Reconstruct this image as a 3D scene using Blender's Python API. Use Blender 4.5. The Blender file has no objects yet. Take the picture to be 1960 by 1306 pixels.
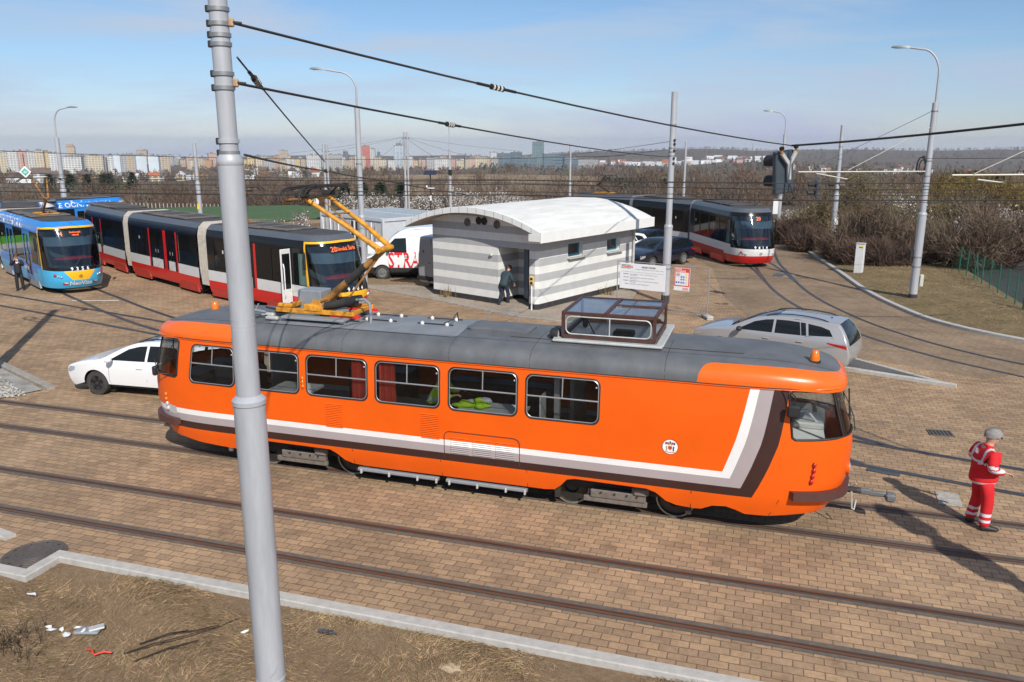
import bpy, bmesh, math, random
import numpy as np
from mathutils import Vector, Matrix
from mathutils.geometry import delaunay_2d_cdt

# ------------------------------------------------------------------ camera
SC = bpy.context.scene
COL = SC.collection
YAW, PITCH, ROLL = -0.306569, 0.238594, 0.000837
CAM = Vector((5.432, -14.4718, 6.5095))
_f = Vector((math.sin(YAW)*math.cos(PITCH), math.cos(YAW)*math.cos(PITCH), -math.sin(PITCH)))
_r = Vector((math.cos(YAW), -math.sin(YAW), 0))
_u = _r.cross(_f)
_r2 = _r*math.cos(ROLL) + _u*math.sin(ROLL)
_u2 = -_r*math.sin(ROLL) + _u*math.cos(ROLL)
cam = bpy.data.cameras.new('camera')
cam.sensor_width = 36
cam.lens = 1562.19/1960*36
cam.clip_start = 0.1
cam.clip_end = 30000
camo = bpy.data.objects.new('camera', cam)
COL.objects.link(camo)
mm = Matrix((_r2, _u2, -_f)).transposed().to_4x4()
mm.translation = CAM
camo.matrix_world = mm
SC.camera = camo

# ------------------------------------------------------------------ sky, sun, exposure
SUN_EL, SUN_AZ = math.radians(39.5), math.radians(143.7)      # azimuth clockwise from +Y
sun_dir = Vector((math.sin(SUN_AZ)*math.cos(SUN_EL), math.cos(SUN_AZ)*math.cos(SUN_EL), math.sin(SUN_EL)))
W = bpy.data.worlds.new('World')
SC.world = W
W.use_nodes = True
nt = W.node_tree
nt.nodes.clear()
sky = nt.nodes.new('ShaderNodeTexSky')
sky.sky_type = 'NISHITA'
sky.sun_disc = False
sky.sun_elevation = SUN_EL
sky.sun_rotation = SUN_AZ
sky.altitude = 300
sky.air_density = 1.0
sky.dust_density = 0.25
sky.ozone_density = 3.5
# thin high cloud streaks, mixed into the sky by direction
tc = nt.nodes.new('ShaderNodeTexCoord')
mp = nt.nodes.new('ShaderNodeMapping')
mp.inputs['Scale'].default_value = (1.3, 1.3, 9.0)
mp.inputs['Rotation'].default_value = (0.06, 0.10, 0.3)
nz = nt.nodes.new('ShaderNodeTexNoise')
nz.inputs['Scale'].default_value = 2.2
nz.inputs['Detail'].default_value = 7
nz.inputs['Roughness'].default_value = 0.58
nz.inputs['Distortion'].default_value = 0.4
rp = nt.nodes.new('ShaderNodeValToRGB')
rp.color_ramp.elements[0].position = 0.42
rp.color_ramp.elements[0].color = (0, 0, 0, 1)
rp.color_ramp.elements[1].position = 0.68
rp.color_ramp.elements[1].color = (1, 1, 1, 1)
mx = nt.nodes.new('ShaderNodeMix')
mx.data_type = 'RGBA'
mulc = nt.nodes.new('ShaderNodeMath'); mulc.operation = 'MULTIPLY'; mulc.inputs[1].default_value = 0.80
bgn = nt.nodes.new('ShaderNodeBackground')
bgn.inputs['Strength'].default_value = 0.102
out = nt.nodes.new('ShaderNodeOutputWorld')
L = nt.links.new
sx = nt.nodes.new('ShaderNodeSeparateXYZ'); L(tc.outputs['Generated'], sx.inputs['Vector'])
mxz = nt.nodes.new('ShaderNodeMath'); mxz.operation = 'MAXIMUM'; mxz.inputs[1].default_value = .015; L(sx.outputs['Z'], mxz.inputs[0])
cz_ = nt.nodes.new('ShaderNodeCombineXYZ'); L(sx.outputs['X'], cz_.inputs['X']); L(sx.outputs['Y'], cz_.inputs['Y']); L(mxz.outputs[0], cz_.inputs['Z'])
L(cz_.outputs['Vector'], sky.inputs['Vector'])
L(tc.outputs['Generated'], mp.inputs['Vector']); L(mp.outputs['Vector'], nz.inputs['Vector'])
L(nz.outputs['Fac'], rp.inputs['Fac']); L(rp.outputs['Color'], mulc.inputs[0])
L(mulc.outputs[0], mx.inputs['Factor'])
L(sky.outputs['Color'], mx.inputs['A'])
mx.inputs['B'].default_value = (6.0, 6.3, 6.8, 1)
tint = nt.nodes.new('ShaderNodeMix'); tint.data_type = 'RGBA'; tint.blend_type = 'MULTIPLY'
tint.inputs['Factor'].default_value = 1.0
L(mx.outputs['Result'], tint.inputs['A'])
# cooler towards the horizon, as through spring haze
hr_ = nt.nodes.new('ShaderNodeValToRGB')
hr_.color_ramp.elements[0].position = 0.0; hr_.color_ramp.elements[0].color = (.74, .77, 1.0, 1)
hr_.color_ramp.elements[1].position = .34; hr_.color_ramp.elements[1].color = (.90, .97, 1.02, 1)
e_ = hr_.color_ramp.elements.new(.10); e_.color = (.80, .88, 1.0, 1)
L(sx.outputs['Z'], hr_.inputs['Fac']); L(hr_.outputs['Color'], tint.inputs['B'])
L(tint.outputs['Result'], bgn.inputs['Color']); L(bgn.outputs['Background'], out.inputs['Surface'])

sl = bpy.data.lights.new('sun', 'SUN')
sl.energy = 4.6
sl.angle = math.radians(0.53)
sl.color = (1.0, 0.95, 0.87)
so = bpy.data.objects.new('sun', sl)
COL.objects.link(so)
so.rotation_euler = sun_dir.to_track_quat('Z', 'Y').to_euler()

SC.view_settings.view_transform = 'Standard'
SC.view_settings.look = 'None'
SC.view_settings.exposure = 0.08
SC.view_settings.gamma = 1.0
SC.cycles.max_bounces = 6
SC.cycles.transparent_max_bounces = 12
SC.cycles.use_adaptive_sampling = True

# ------------------------------------------------------------------ ground height
def depth(x, y):
    return (x-5.432)*math.sin(YAW) + (y+14.4718)*math.cos(YAW)
def gz(x, y):
    """the yard is level and falls off gently behind it"""
    d = depth(x, y)
    return -0.010*max(0.0, d-43)
def bearing(px):
    """compass direction of a column of the photograph, as a unit vector on the ground"""
    a = YAW + math.atan((px-980)/1562.19*math.cos(PITCH))
    return Vector((math.sin(a), math.cos(a)))
def far_pt(px, dist):
    b = bearing(px)
    return Vector((CAM.x+b.x*dist, CAM.y+b.y*dist))

# ------------------------------------------------------------------ mesh helpers
def rad(a): return math.radians(a)

class MB:
    """collects faces with materials and links them as one mesh object"""
    def __init__(s, M=None):
        s.v = []; s.f = []; s.mi = []; s.mats = []; s.M = M
    def mat(s, m):
        if m not in s.mats: s.mats.append(m)
        return s.mats.index(m)
    def add(s, vs, fs, m):
        o = len(s.v); k = s.mat(m)
        if s.M is not None: vs = [s.M @ Vector(v) for v in vs]
        s.v.extend([tuple(v) for v in vs])
        for f in fs:
            s.f.append([i+o for i in f]); s.mi.append(k)
    def box(s, c, d, m, bev=0.0, R=None):
        hx, hy, hz = d[0]/2, d[1]/2, d[2]/2
        if bev <= 0:
            vs = [Vector((sx*hx, sy*hy, sz*hz)) for sx in (-1, 1) for sy in (-1, 1) for sz in (-1, 1)]
            fs = [(0, 1, 3, 2), (4, 6, 7, 5), (0, 4, 5, 1), (2, 3, 7, 6), (0, 2, 6, 4), (1, 5, 7, 3)]
        else:
            b = min(bev, hx*.9, hy*.9, hz*.9)
            vs = []; idx = {}
            for sx in (-1, 1):
                for sy in (-1, 1):
                    for sz in (-1, 1):
                        for ax in range(3):
                            p = [sx*(hx-b), sy*(hy-b), sz*(hz-b)]
                            p[ax] += (sx, sy, sz)[ax]*b
                            idx[(sx, sy, sz, ax)] = len(vs); vs.append(Vector(p))
            fs = []
            for ax in range(3):
                o = [a for a in range(3) if a != ax]
                for sg in (-1, 1):
                    q = []
                    for (a, b2) in ((-1, -1), (1, -1), (1, 1), (-1, 1)):
                        k = [0, 0, 0]; k[ax] = sg; k[o[0]] = a; k[o[1]] = b2
                        q.append(idx[(k[0], k[1], k[2], ax)])
                    flip = (sg > 0) == (ax == 1)
                    fs.append(q[::-1] if flip else q)
            for ax in range(3):                      # edges along ax
                o = [a for a in range(3) if a != ax]
                for a in (-1, 1):
                    for b2 in (-1, 1):
                        q = []
                        for (sg, n) in ((-1, 0), (1, 0), (1, 1), (-1, 1)):
                            k = [0, 0, 0]; k[ax] = sg; k[o[0]] = a; k[o[1]] = b2
                            q.append(idx[(k[0], k[1], k[2], o[n])])
                        fs.append(q)
            for sx in (-1, 1):
                for sy in (-1, 1):
                    for sz in (-1, 1):
                        fs.append([idx[(sx, sy, sz, a)] for a in range(3)])
        if R is not None: vs = [R @ v for v in vs]
        c = Vector(c)
        s.add([v+c for v in vs], fs, m)
    def tube(s, pts, r, m, n=8, caps=True):
        P = [Vector(p) for p in pts]
        rs = r if isinstance(r, (list, tuple)) else [r]*len(P)
        vs = []; fs = []
        t0 = (P[1]-P[0]).normalized()
        a = Vector((0, 0, 1)) if abs(t0.z) < .9 else Vector((1, 0, 0))
        nrm = t0.cross(a).normalized()
        for i, p in enumerate(P):
            if i == 0: t = P[1]-P[0]
            elif i == len(P)-1: t = P[-1]-P[-2]
            else: t = (P[i+1]-p).normalized()+(p-P[i-1]).normalized()
            t.normalize()
            nrm = (nrm - t*nrm.dot(t))
            if nrm.length < 1e-6: nrm = t.orthogonal()
            nrm.normalize()
            bn = t.cross(nrm)
            for k in range(n):
                an = 2*math.pi*k/n
                vs.append(p + (nrm*math.cos(an)+bn*math.sin(an))*rs[i])
        for i in range(len(P)-1):
            for k in range(n):
                fs.append((i*n+k, i*n+(k+1) % n, (i+1)*n+(k+1) % n, (i+1)*n+k))
        if caps:
            fs.append(list(range(n))[::-1]); fs.append([(len(P)-1)*n+k for k in range(n)])
        s.add(vs, fs, m)
    def cyl(s, a, b, r, m, n=12, r2=None):
        s.tube([a, b], [r, r if r2 is None else r2], m, n)
    def lathe(s, prof, m, c=(0, 0, 0), axis='z', n=20, caps=True):
        """prof: list of (radius, height)"""
        vs = []; fs = []
        c = Vector(c)
        for (r, h) in prof:
            for k in range(n):
                an = 2*math.pi*k/n
                q = (r*math.cos(an), r*math.sin(an), h)
                if axis == 'y': q = (q[0], q[2], q[1])
                if axis == 'x': q = (q[2], q[0], q[1])
                vs.append(Vector(q)+c)
        for i in range(len(prof)-1):
            for k in range(n):
                q = (i*n+k, i*n+(k+1) % n, (i+1)*n+(k+1) % n, (i+1)*n+k)
                fs.append(q if axis != 'y' else q[::-1])
        if caps: fs.append(list(range(n))); fs.append([(len(prof)-1)*n+k for k in range(n)][::-1])
        s.add(vs, fs, m)
    def loft(s, secs, m, closed=True, caps=True):
        n = len(secs[0]); vs = [p for q in secs for p in q]; fs = []
        for i in range(len(secs)-1):
            for k in range(n if closed else n-1):
                fs.append((i*n+k, i*n+(k+1) % n, (i+1)*n+(k+1) % n, (i+1)*n+k))
        if caps and closed:
            fs.append(list(range(n))[::-1]); fs.append([(len(secs)-1)*n+k for k in range(n)])
        s.add(vs, fs, m)
    def prism(s, poly, fn, h, m):
        """poly in 2-D, fn(u, v, w) to 3-D, from w=0 to w=h"""
        n = len(poly)
        vs = [fn(u, v, 0) for u, v in poly]+[fn(u, v, h) for u, v in poly]
        fs = [list(range(n))[::-1], [n+k for k in range(n)]]
        for k in range(n): fs.append((k, (k+1) % n, n+(k+1) % n, n+k))
        s.add(vs, fs, m)
    def quad(s, a, b, c, d, m): s.add([a, b, c, d], [(0, 1, 2, 3)], m)
    def blob(s, c, r, m, n=10, k=6, jit=0.0, rng=random):
        """ellipsoid with radii r"""
        vs = []; fs = []
        c = Vector(c)
        for i in range(1, k):
            th = math.pi*i/k
            for j in range(n):
                ph = 2*math.pi*j/n
                q = 1+jit*(rng.random()-.5)
                vs.append(c+Vector((r[0]*math.sin(th)*math.cos(ph)*q, r[1]*math.sin(th)*math.sin(ph)*q, r[2]*math.cos(th)*q)))
        for i in range(k-2):
            for j in range(n):
                fs.append((i*n+j, (i+1)*n+j, (i+1)*n+(j+1) % n, i*n+(j+1) % n))
        t = len(vs); vs.append(c+Vector((0, 0, r[2]))); vs.append(c-Vector((0, 0, r[2])))
        for j in range(n):
            fs.append((t, j, (j+1) % n)); fs.append((t+1, (k-2)*n+(j+1) % n, (k-2)*n+j))
        s.add(vs, fs, m)
    def cdt(s, outer, fn, m, holes=(), regions=(), step=None, lines=(), flip=False):
        """triangulated sheet of polygon `outer` (2-D), less `holes`, with `regions` [(poly, material)] laid in, mapped by fn(u, v)"""
        pts = []; edges = []
        def addpoly(pl, close=True):
            if step:
                q = []
                for i in range(len(pl) if close else len(pl)-1):
                    a, b = pl[i], pl[(i+1) % len(pl)]
                    k = max(1, int(max(abs(b[0]-a[0])/step[0], abs(b[1]-a[1])/step[1])+.7))
                    q += [(a[0]+(b[0]-a[0])*j/k, a[1]+(b[1]-a[1])*j/k) for j in range(k)]
                pl = q if close else q+[pl[-1]]
            o = len(pts)
            pts.extend([Vector((float(a), float(b))) for a, b in pl])
            k = len(pl)
            for i in range(k if close else k-1): edges.append((o+i, o+(i+1) % k))
        addpoly(outer)
        for h in holes: addpoly(h)
        for r, _ in regions: addpoly(r)
        for l in lines: addpoly(l, False)
        if step:
            us = [a for a, b in outer]; vs_ = [b for a, b in outer]
            u0, u1, v0, v1 = min(us), max(us), min(vs_), max(vs_)
            nu = max(1, int(round((u1-u0)/step[0]))); nv = max(1, int(round((v1-v0)/step[1])))
            for i in range(nu+1):
                for j in range(nv+1):
                    pts.append(Vector((u0+(u1-u0)*i/nu, v0+(v1-v0)*j/nv)))
        V, E_, F, *_ = delaunay_2d_cdt(pts, edges, [], 0, 1e-4)
        cen = np.array([[(V[a].x+V[b].x+V[c].x)/3, (V[a].y+V[b].y+V[c].y)/3] for a, b, c in F])
        keep = pip(cen, outer)
        for h in holes: keep &= ~pip(cen, h)
        mi = np.full(len(F), s.mat(m))
        for r, rm in regions: mi[pip(cen, r)] = s.mat(rm)
        o = len(s.v)
        used = {}
        for t, (a, b, c) in enumerate(F):
            if not keep[t]: continue
            ids = []
            for i in (a, b, c):
                if i not in used:
                    used[i] = len(s.v)
                    q = Vector(fn(V[i].x, V[i].y))
                    s.v.append(tuple(s.M @ q if s.M is not None else q))
                ids.append(used[i])
            s.f.append(ids[::-1] if flip else ids); s.mi.append(int(mi[t]))
    def text(s, body, fn, size, m, align='CENTER', bold=0.0):
        """flat lettering; fn(u, v) maps the text plane to 3-D"""
        cu = bpy.data.curves.new('txt', 'FONT')
        cu.body = body; cu.size = size; cu.align_x = align; cu.resolution_u = 2
        cu.offset = bold
        o = bpy.data.objects.new('txt', cu); COL.objects.link(o)
        bpy.context.view_layer.update()
        me = bpy.data.meshes.new_from_object(o.evaluated_get(bpy.context.evaluated_depsgraph_get()))
        vs = [fn(v.co.x, v.co.y) for v in me.vertices]
        fs = [list(p.vertices) for p in me.polygons]
        bpy.data.objects.remove(o); bpy.data.curves.remove(cu); bpy.data.meshes.remove(me)
        s.add(vs, fs, m)
    def build(s, name, parent=None, smooth=35, loc=None, rotz=None, weld=False, sol=None):
        me = bpy.data.meshes.new(name)
        me.from_pydata(s.v, [], s.f)
        for m in s.mats: me.materials.append(m)
        me.polygons.foreach_set('material_index', s.mi)
        if weld:
            bm = bmesh.new(); bm.from_mesh(me)
            bmesh.ops.remove_doubles(bm, verts=bm.verts, dist=1e-4); bm.to_mesh(me); bm.free()
        if smooth:
            me.polygons.foreach_set('use_smooth', [True]*len(me.polygons))
            me.set_sharp_from_angle(angle=rad(smooth))
        me.update()
        o = bpy.data.objects.new(name, me)
        COL.objects.link(o)
        if sol:
            md = o.modifiers.new('thickness', 'SOLIDIFY'); md.thickness = sol; md.offset = -1
        if parent: o.parent = parent
        if loc is not None: o.location = loc
        if rotz is not None: o.rotation_euler = (0, 0, rotz)
        return o

def pip(P, poly):
    x, y = P[:, 0], P[:, 1]
    r = np.zeros(len(P), bool)
    n = len(poly)
    for i in range(n):
        x0, y0 = poly[i]; x1, y1 = poly[(i+1) % n]
        if y0 == y1: continue
        c = ((y0 > y) != (y1 > y)) & (x < (x1-x0)*(y-y0)/(y1-y0)+x0)
        r ^= c
    return r

def rrect(x0, z0, x1, z1, r, n=4):
    p = []
    for cx, cz, a0 in ((x1-r, z1-r, 0), (x0+r, z1-r, 90), (x0+r, z0+r, 180), (x1-r, z0+r, 270)):
        for k in range(n+1):
            a = rad(a0+90*k/n); p.append((cx+r*math.cos(a), cz+r*math.sin(a)))
    return p
def rect(x0, z0, x1, z1): return [(x0, z0), (x1, z0), (x1, z1), (x0, z1)]
def circle(cx, cy, r, n=20): return [(cx+r*math.cos(2*math.pi*k/n), cy+r*math.sin(2*math.pi*k/n)) for k in range(n)]
def lerp(tab, x):
    """piecewise linear table [(x, value)]"""
    if x <= tab[0][0]: return tab[0][1]
    for (a, va), (b, vb) in zip(tab, tab[1:]):
        if x <= b: return va+(vb-va)*(x-a)/(b-a)
    return tab[-1][1]
def catmull(P, n=8):
    P = [Vector(p) for p in P]
    out_ = []
    for i in range(len(P)-1):
        p0 = P[i-1] if i > 0 else P[i]*2-P[i+1]
        p1, p2 = P[i], P[i+1]
        p3 = P[i+2] if i+2 < len(P) else P[i+1]*2-P[i]
        for k in range(n):
            t = k/n
            out_.append(.5*((2*p1)+(p2-p0)*t+(2*p0-5*p1+4*p2-p3)*t*t+(3*p1-p0-3*p2+p3)*t**3))
    out_.append(P[-1])
    return out_

def tag(o, label=None, cat=None, group=None, kind=None):
    if label: o['label'] = label
    if cat: o['category'] = cat
    if group: o['group'] = group
    if kind: o['kind'] = kind
    return o
def empty(name, loc, rotz=0, label=None, cat=None, group=None):
    o = bpy.data.objects.new(name, None)
    COL.objects.link(o)
    o.location = loc; o.rotation_euler = (0, 0, rotz); o.empty_display_size = .2
    return tag(o, label, cat, group)
def copy_tree(o, parent=None):
    c = o.copy(); COL.objects.link(c); c.parent = parent
    for ch in list(o.children): copy_tree(ch, c)
    return c

# ------------------------------------------------------------------ materials
def mat(name, col, rough=.6, metal=0, var=.08, scale=6, bump=0, spec=.5, coat=0, emit=None, estr=1, stretch=None):
    m = bpy.data.materials.new(name)
    m.use_nodes = True
    t = m.node_tree; b = t.nodes['Principled BSDF']
    b.inputs['Roughness'].default_value = rough
    b.inputs['Metallic'].default_value = metal
    b.inputs['Specular IOR Level'].default_value = spec
    if coat: b.inputs['Coat Weight'].default_value = coat; b.inputs['Coat Roughness'].default_value = .05
    c = (col[0], col[1], col[2], 1)
    b.inputs['Base Color'].default_value = c
    if emit:
        b.inputs['Emission Color'].default_value = (*emit, 1); b.inputs['Emission Strength'].default_value = estr
    if var > 0 or bump > 0:
        g = t.nodes.new('ShaderNodeTexCoord'); n = t.nodes.new('ShaderNodeTexNoise')
        n.inputs['Scale'].default_value = scale; n.inputs['Detail'].default_value = 6
        n.inputs['Roughness'].default_value = .65
        src = g.outputs['Object']
        if stretch:
            mp_ = t.nodes.new('ShaderNodeMapping'); mp_.inputs['Scale'].default_value = stretch
            t.links.new(src, mp_.inputs['Vector']); src = mp_.outputs['Vector']
        t.links.new(src, n.inputs['Vector'])
        if var > 0:
            r = t.nodes.new('ShaderNodeMapRange')
            r.inputs['From Min'].default_value = .3; r.inputs['From Max'].default_value = .7
            r.inputs['To Min'].default_value = 1-var; r.inputs['To Max'].default_value = 1+var
            x = t.nodes.new('ShaderNodeMix'); x.data_type = 'RGBA'; x.blend_type = 'MULTIPLY'
            x.inputs['Factor'].default_value = 1; x.inputs['A'].default_value = c
            t.links.new(n.outputs['Fac'], r.inputs['Value']); t.links.new(r.outputs['Result'], x.inputs['B'])
            t.links.new(x.outputs['Result'], b.inputs['Base Color'])
            r2 = t.nodes.new('ShaderNodeMapRange')
            r2.inputs['To Min'].default_value = max(0, rough-.08); r2.inputs['To Max'].default_value = min(1, rough+.1)
            t.links.new(n.outputs['Fac'], r2.inputs['Value']); t.links.new(r2.outputs['Result'], b.inputs['Roughness'])
        if bump > 0:
            bp = t.nodes.new('ShaderNodeBump'); bp.inputs['Strength'].default_value = bump; bp.inputs['Distance'].default_value = .02
            t.links.new(n.outputs['Fac'], bp.inputs['Height']); t.links.new(bp.outputs['Normal'], b.inputs['Normal'])
    return m
def glass(name, tint=(.85, .9, .9), refl=.12, dark=0.0):
    """thin pane: clear or tinted transmission plus a mirror reflection that grows at grazing angles"""
    m = bpy.data.materials.new(name)
    m.use_nodes = True
    t = m.node_tree; t.nodes.clear()
    o = t.nodes.new('ShaderNodeOutputMaterial')
    tr = t.nodes.new('ShaderNodeBsdfTransparent'); tr.inputs['Color'].default_value = (*tint, 1)
    gl = t.nodes.new('ShaderNodeBsdfGlossy'); gl.inputs['Roughness'].default_value = .02
    gl.inputs['Color'].default_value = (1, 1, 1, 1)
    lw = t.nodes.new('ShaderNodeLayerWeight'); lw.inputs['Blend'].default_value = .25
    mr = t.nodes.new('ShaderNodeMapRange'); mr.inputs['To Min'].default_value = refl; mr.inputs['To Max'].default_value = .8
    mxx = t.nodes.new('ShaderNodeMixShader')
    t.links.new(lw.outputs['Fresnel'], mr.inputs['Value']); t.links.new(mr.outputs['Result'], mxx.inputs['Fac'])
    t.links.new(tr.outputs[0], mxx.inputs[1]); t.links.new(gl.outputs[0], mxx.inputs[2])
    t.links.new(mxx.outputs[0], o.inputs['Surface'])
    return m
# ------------------------------------------------------------------ ground materials
def paver_mat(name, c1, c2, mortar, bw=.26, bh=.155, rot=0.0, ms=.009, dirt=(.16, .10, .06)):
    m = bpy.data.materials.new(name); m.use_nodes = True
    t = m.node_tree; b = t.nodes['Principled BSDF']; n = t.nodes.new; l = t.links.new
    g = n('ShaderNodeNewGeometry'); mp_ = n('ShaderNodeMapping')
    mp_.inputs['Rotation'].default_value = (0, 0, rot)
    l(g.outputs['Position'], mp_.inputs['Vector'])
    wob = n('ShaderNodeTexNoise'); wob.inputs['Scale'].default_value = 1.3; wob.inputs['Detail'].default_value = 3
    l(g.outputs['Position'], wob.inputs['Vector'])
    wm = n('ShaderNodeVectorMath'); wm.operation = 'MULTIPLY_ADD'
    wm.inputs[1].default_value = (.035, .035, 0)
    l(wob.outputs['Color'], wm.inputs[0]); l(mp_.outputs['Vector'], wm.inputs[2])
    br = n('ShaderNodeTexBrick')
    br.inputs['Scale'].default_value = 1; br.inputs['Brick Width'].default_value = bw; br.inputs['Row Height'].default_value = bh
    br.inputs['Mortar Size'].default_value = ms; br.inputs['Mortar Smooth'].default_value = .35; br.inputs['Bias'].default_value = 0
    br.offset = .5
    br.inputs['Color1'].default_value = (*c1, 1); br.inputs['Color2'].default_value = (*c2, 1); br.inputs['Mortar'].default_value = (*mortar, 1)
    l(wm.outputs['Vector'], br.inputs['Vector'])
    # wear: broad pale and dark patches, small stains
    n1 = n('ShaderNodeTexNoise'); n1.inputs['Scale'].default_value = .35; n1.inputs['Detail'].default_value = 8; n1.inputs['Roughness'].default_value = .65
    n2 = n('ShaderNodeTexNoise'); n2.inputs['Scale'].default_value = 14; n2.inputs['Detail'].default_value = 6; n2.inputs['Roughness'].default_value = .7
    n3 = n('ShaderNodeTexNoise'); n3.inputs['Scale'].default_value = 1.7; n3.inputs['Detail'].default_value = 5
    for q in (n1, n2, n3): l(g.outputs['Position'], q.inputs['Vector'])
    def mr(src, a, bb, c, d):
        r = n('ShaderNodeMapRange'); r.inputs['From Min'].default_value = a; r.inputs['From Max'].default_value = bb
        r.inputs['To Min'].default_value = c; r.inputs['To Max'].default_value = d; l(src, r.inputs['Value']); return r.outputs['Result']
    def mul(a, f):
        x = n('ShaderNodeMix'); x.data_type = 'RGBA'; x.blend_type = 'MULTIPLY'; x.inputs['Factor'].default_value = 1
        l(a, x.inputs['A']); l(f, x.inputs['B']); return x.outputs['Result']
    c = mul(br.outputs['Color'], mr(n1.outputs['Fac'], .3, .7, .68, 1.25))
    c = mul(c, mr(n2.outputs['Fac'], .3, .7, .80, 1.18))
    x = n('ShaderNodeMix'); x.data_type = 'RGBA'; l(mr(n3.outputs['Fac'], .60, .76, 0, .7), x.inputs['Factor'])
    l(c, x.inputs['A']); x.inputs['B'].default_value = (*dirt, 1)
    # pale scuffed tracks of tyres
    n4 = n('ShaderNodeTexNoise'); n4.inputs['Scale'].default_value = .8; n4.inputs['Detail'].default_value = 9; n4.inputs['Roughness'].default_value = .75
    m4 = n('ShaderNodeMapping'); m4.inputs['Scale'].default_value = (.35, 1.6, 1); l(g.outputs['Position'], m4.inputs['Vector']); l(m4.outputs['Vector'], n4.inputs['Vector'])
    x2 = n('ShaderNodeMix'); x2.data_type = 'RGBA'; l(mr(n4.outputs['Fac'], .5, .8, 0, .45), x2.inputs['Factor'])
    l(x.outputs['Result'], x2.inputs['A']); x2.inputs['B'].default_value = (c1[0]*1.15, c1[1]*1.2, c1[2]*1.3, 1)
    l(x2.outputs['Result'], b.inputs['Base Color'])
    b.inputs['Roughness'].default_value = .85; b.inputs['Specular IOR Level'].default_value = .25
    bp = n('ShaderNodeBump'); bp.inputs['Strength'].default_value = .5; bp.inputs['Distance'].default_value = .012
    inv = n('ShaderNodeMath'); inv.operation = 'SUBTRACT'; inv.inputs[0].default_value = 1; l(br.outputs['Fac'], inv.inputs[1])
    ad = n('ShaderNodeMath'); ad.operation = 'MULTIPLY_ADD'; ad.inputs[1].default_value = .35; l(n2.outputs['Fac'], ad.inputs[0]); l(inv.outputs[0], ad.inputs[2])
    l(ad.outputs[0], bp.inputs['Height']); l(bp.outputs['Normal'], b.inputs['Normal'])
    return m
def ground_mat(name, cols, scales, rough=.95, bump=.6, stretch=None, dist=.05):
    """blend of colours by noises at several scales: cols = [base, c1, c2 ...]; scales = [(scale, lo, hi) ...]"""
    m = bpy.data.materials.new(name); m.use_nodes = True
    t = m.node_tree; b = t.nodes['Principled BSDF']; n = t.nodes.new; l = t.links.new
    g = n('ShaderNodeNewGeometry'); src = g.outputs['Position']
    if stretch:
        mp_ = n('ShaderNodeMapping'); mp_.inputs['Scale'].default_value = stretch; l(src, mp_.inputs['Vector']); src = mp_.outputs['Vector']
    prev = None
    for c, (sc, lo, hi) in zip(cols[1:], scales):
        q = n('ShaderNodeTexNoise'); q.inputs['Scale'].default_value = sc; q.inputs['Detail'].default_value = 9; q.inputs['Roughness'].default_value = .68
        l(src, q.inputs['Vector'])
        r = n('ShaderNodeMapRange'); r.inputs['From Min'].default_value = lo; r.inputs['From Max'].default_value = hi
        l(q.outputs['Fac'], r.inputs['Value'])
        x = n('ShaderNodeMix'); x.data_type = 'RGBA'; l(r.outputs['Result'], x.inputs['Factor'])
        if prev is None: x.inputs['A'].default_value = (*cols[0], 1)
        else: l(prev, x.inputs['A'])
        x.inputs['B'].default_value = (*c, 1); prev = x.outputs['Result']; last = q
    l(prev, b.inputs['Base Color']); b.inputs['Roughness'].default_value = rough; b.inputs['Specular IOR Level'].default_value = .15
    bp = n('ShaderNodeBump'); bp.inputs['Strength'].default_value = bump; bp.inputs['Distance'].default_value = dist
    l(last.outputs['Fac'], bp.inputs['Height']); l(bp.outputs['Normal'], b.inputs['Normal'])
    return m

PAVER = paver_mat('tan concrete pavers', (.405, .268, .158), (.28, .19, .12), (.16, .11, .072))
PAVER_R = paver_mat('tan pavers along the curve', (.285, .20, .128), (.23, .165, .11), (.16, .11, .072), rot=rad(58))
SIDEWALK = paver_mat('grey pavement slabs', (.36, .30, .24), (.31, .26, .21), (.2, .16, .12), bw=.3, bh=.15, rot=rad(24), ms=.006)
DARKPAVE = paver_mat('dark grey island pavers', (.14, .135, .13), (.115, .11, .11), (.07, .065, .06), bw=.2, bh=.1)
ASPHALT = ground_mat('asphalt', [(.055, .056, .06), (.075, .075, .078), (.04, .04, .042)], [(.6, .4, .7), (30, .4, .7)], bump=.25)
DRYGRASS = ground_mat('dry winter grass', [(.38, .265, .16), (.26, .172, .105), (.45, .335, .215), (.24, .17, .10), (.215, .14, .085)],
                      [(.9, .4, .65), (9, .45, .7), (.5, .6, .75), (40, .35, .75)], bump=1.0, stretch=(1, 1.4, 1))
TERRAIN = ground_mat('winter hillside', [(.105, .078, .058), (.145, .11, .075), (.075, .062, .05), (.11, .105, .06), (.18, .14, .09)],
                     [(.006, .42, .6), (.03, .45, .65), (.012, .55, .7), (.02, .58, .75)], bump=.3)
GREENFIELD = ground_mat('young green crop', [(.075, .13, .055), (.065, .11, .045), (.085, .14, .07)], [(.15, .4, .6), (3, .4, .7)], bump=.3)
BROWNFIELD = ground_mat('dry meadow', [(.25, .18, .115), (.19, .135, .085), (.30, .23, .15), (.12, .10, .07)], [(.01, .4, .6), (.05, .45, .65), (.09, .62, .75)], bump=.3)
BARESOIL = ground_mat('bare brown soil', [(.23, .155, .095), (.17, .115, .07)], [(.5, .4, .65)], bump=.5)
GRAVEL = ground_mat('pale gravel', [(.42, .40, .36), (.26, .245, .22), (.5, .48, .45)], [(1.2, .45, .6), (38, .5, .62)], bump=1.0)
KERBSTONE = mat('kerb concrete', (.42, .40, .37), .9, var=.15, scale=8, bump=.3)
KERBDARK = mat('weathered kerb concrete', (.30, .27, .235), .9, var=.2, scale=6, bump=.3)
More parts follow.
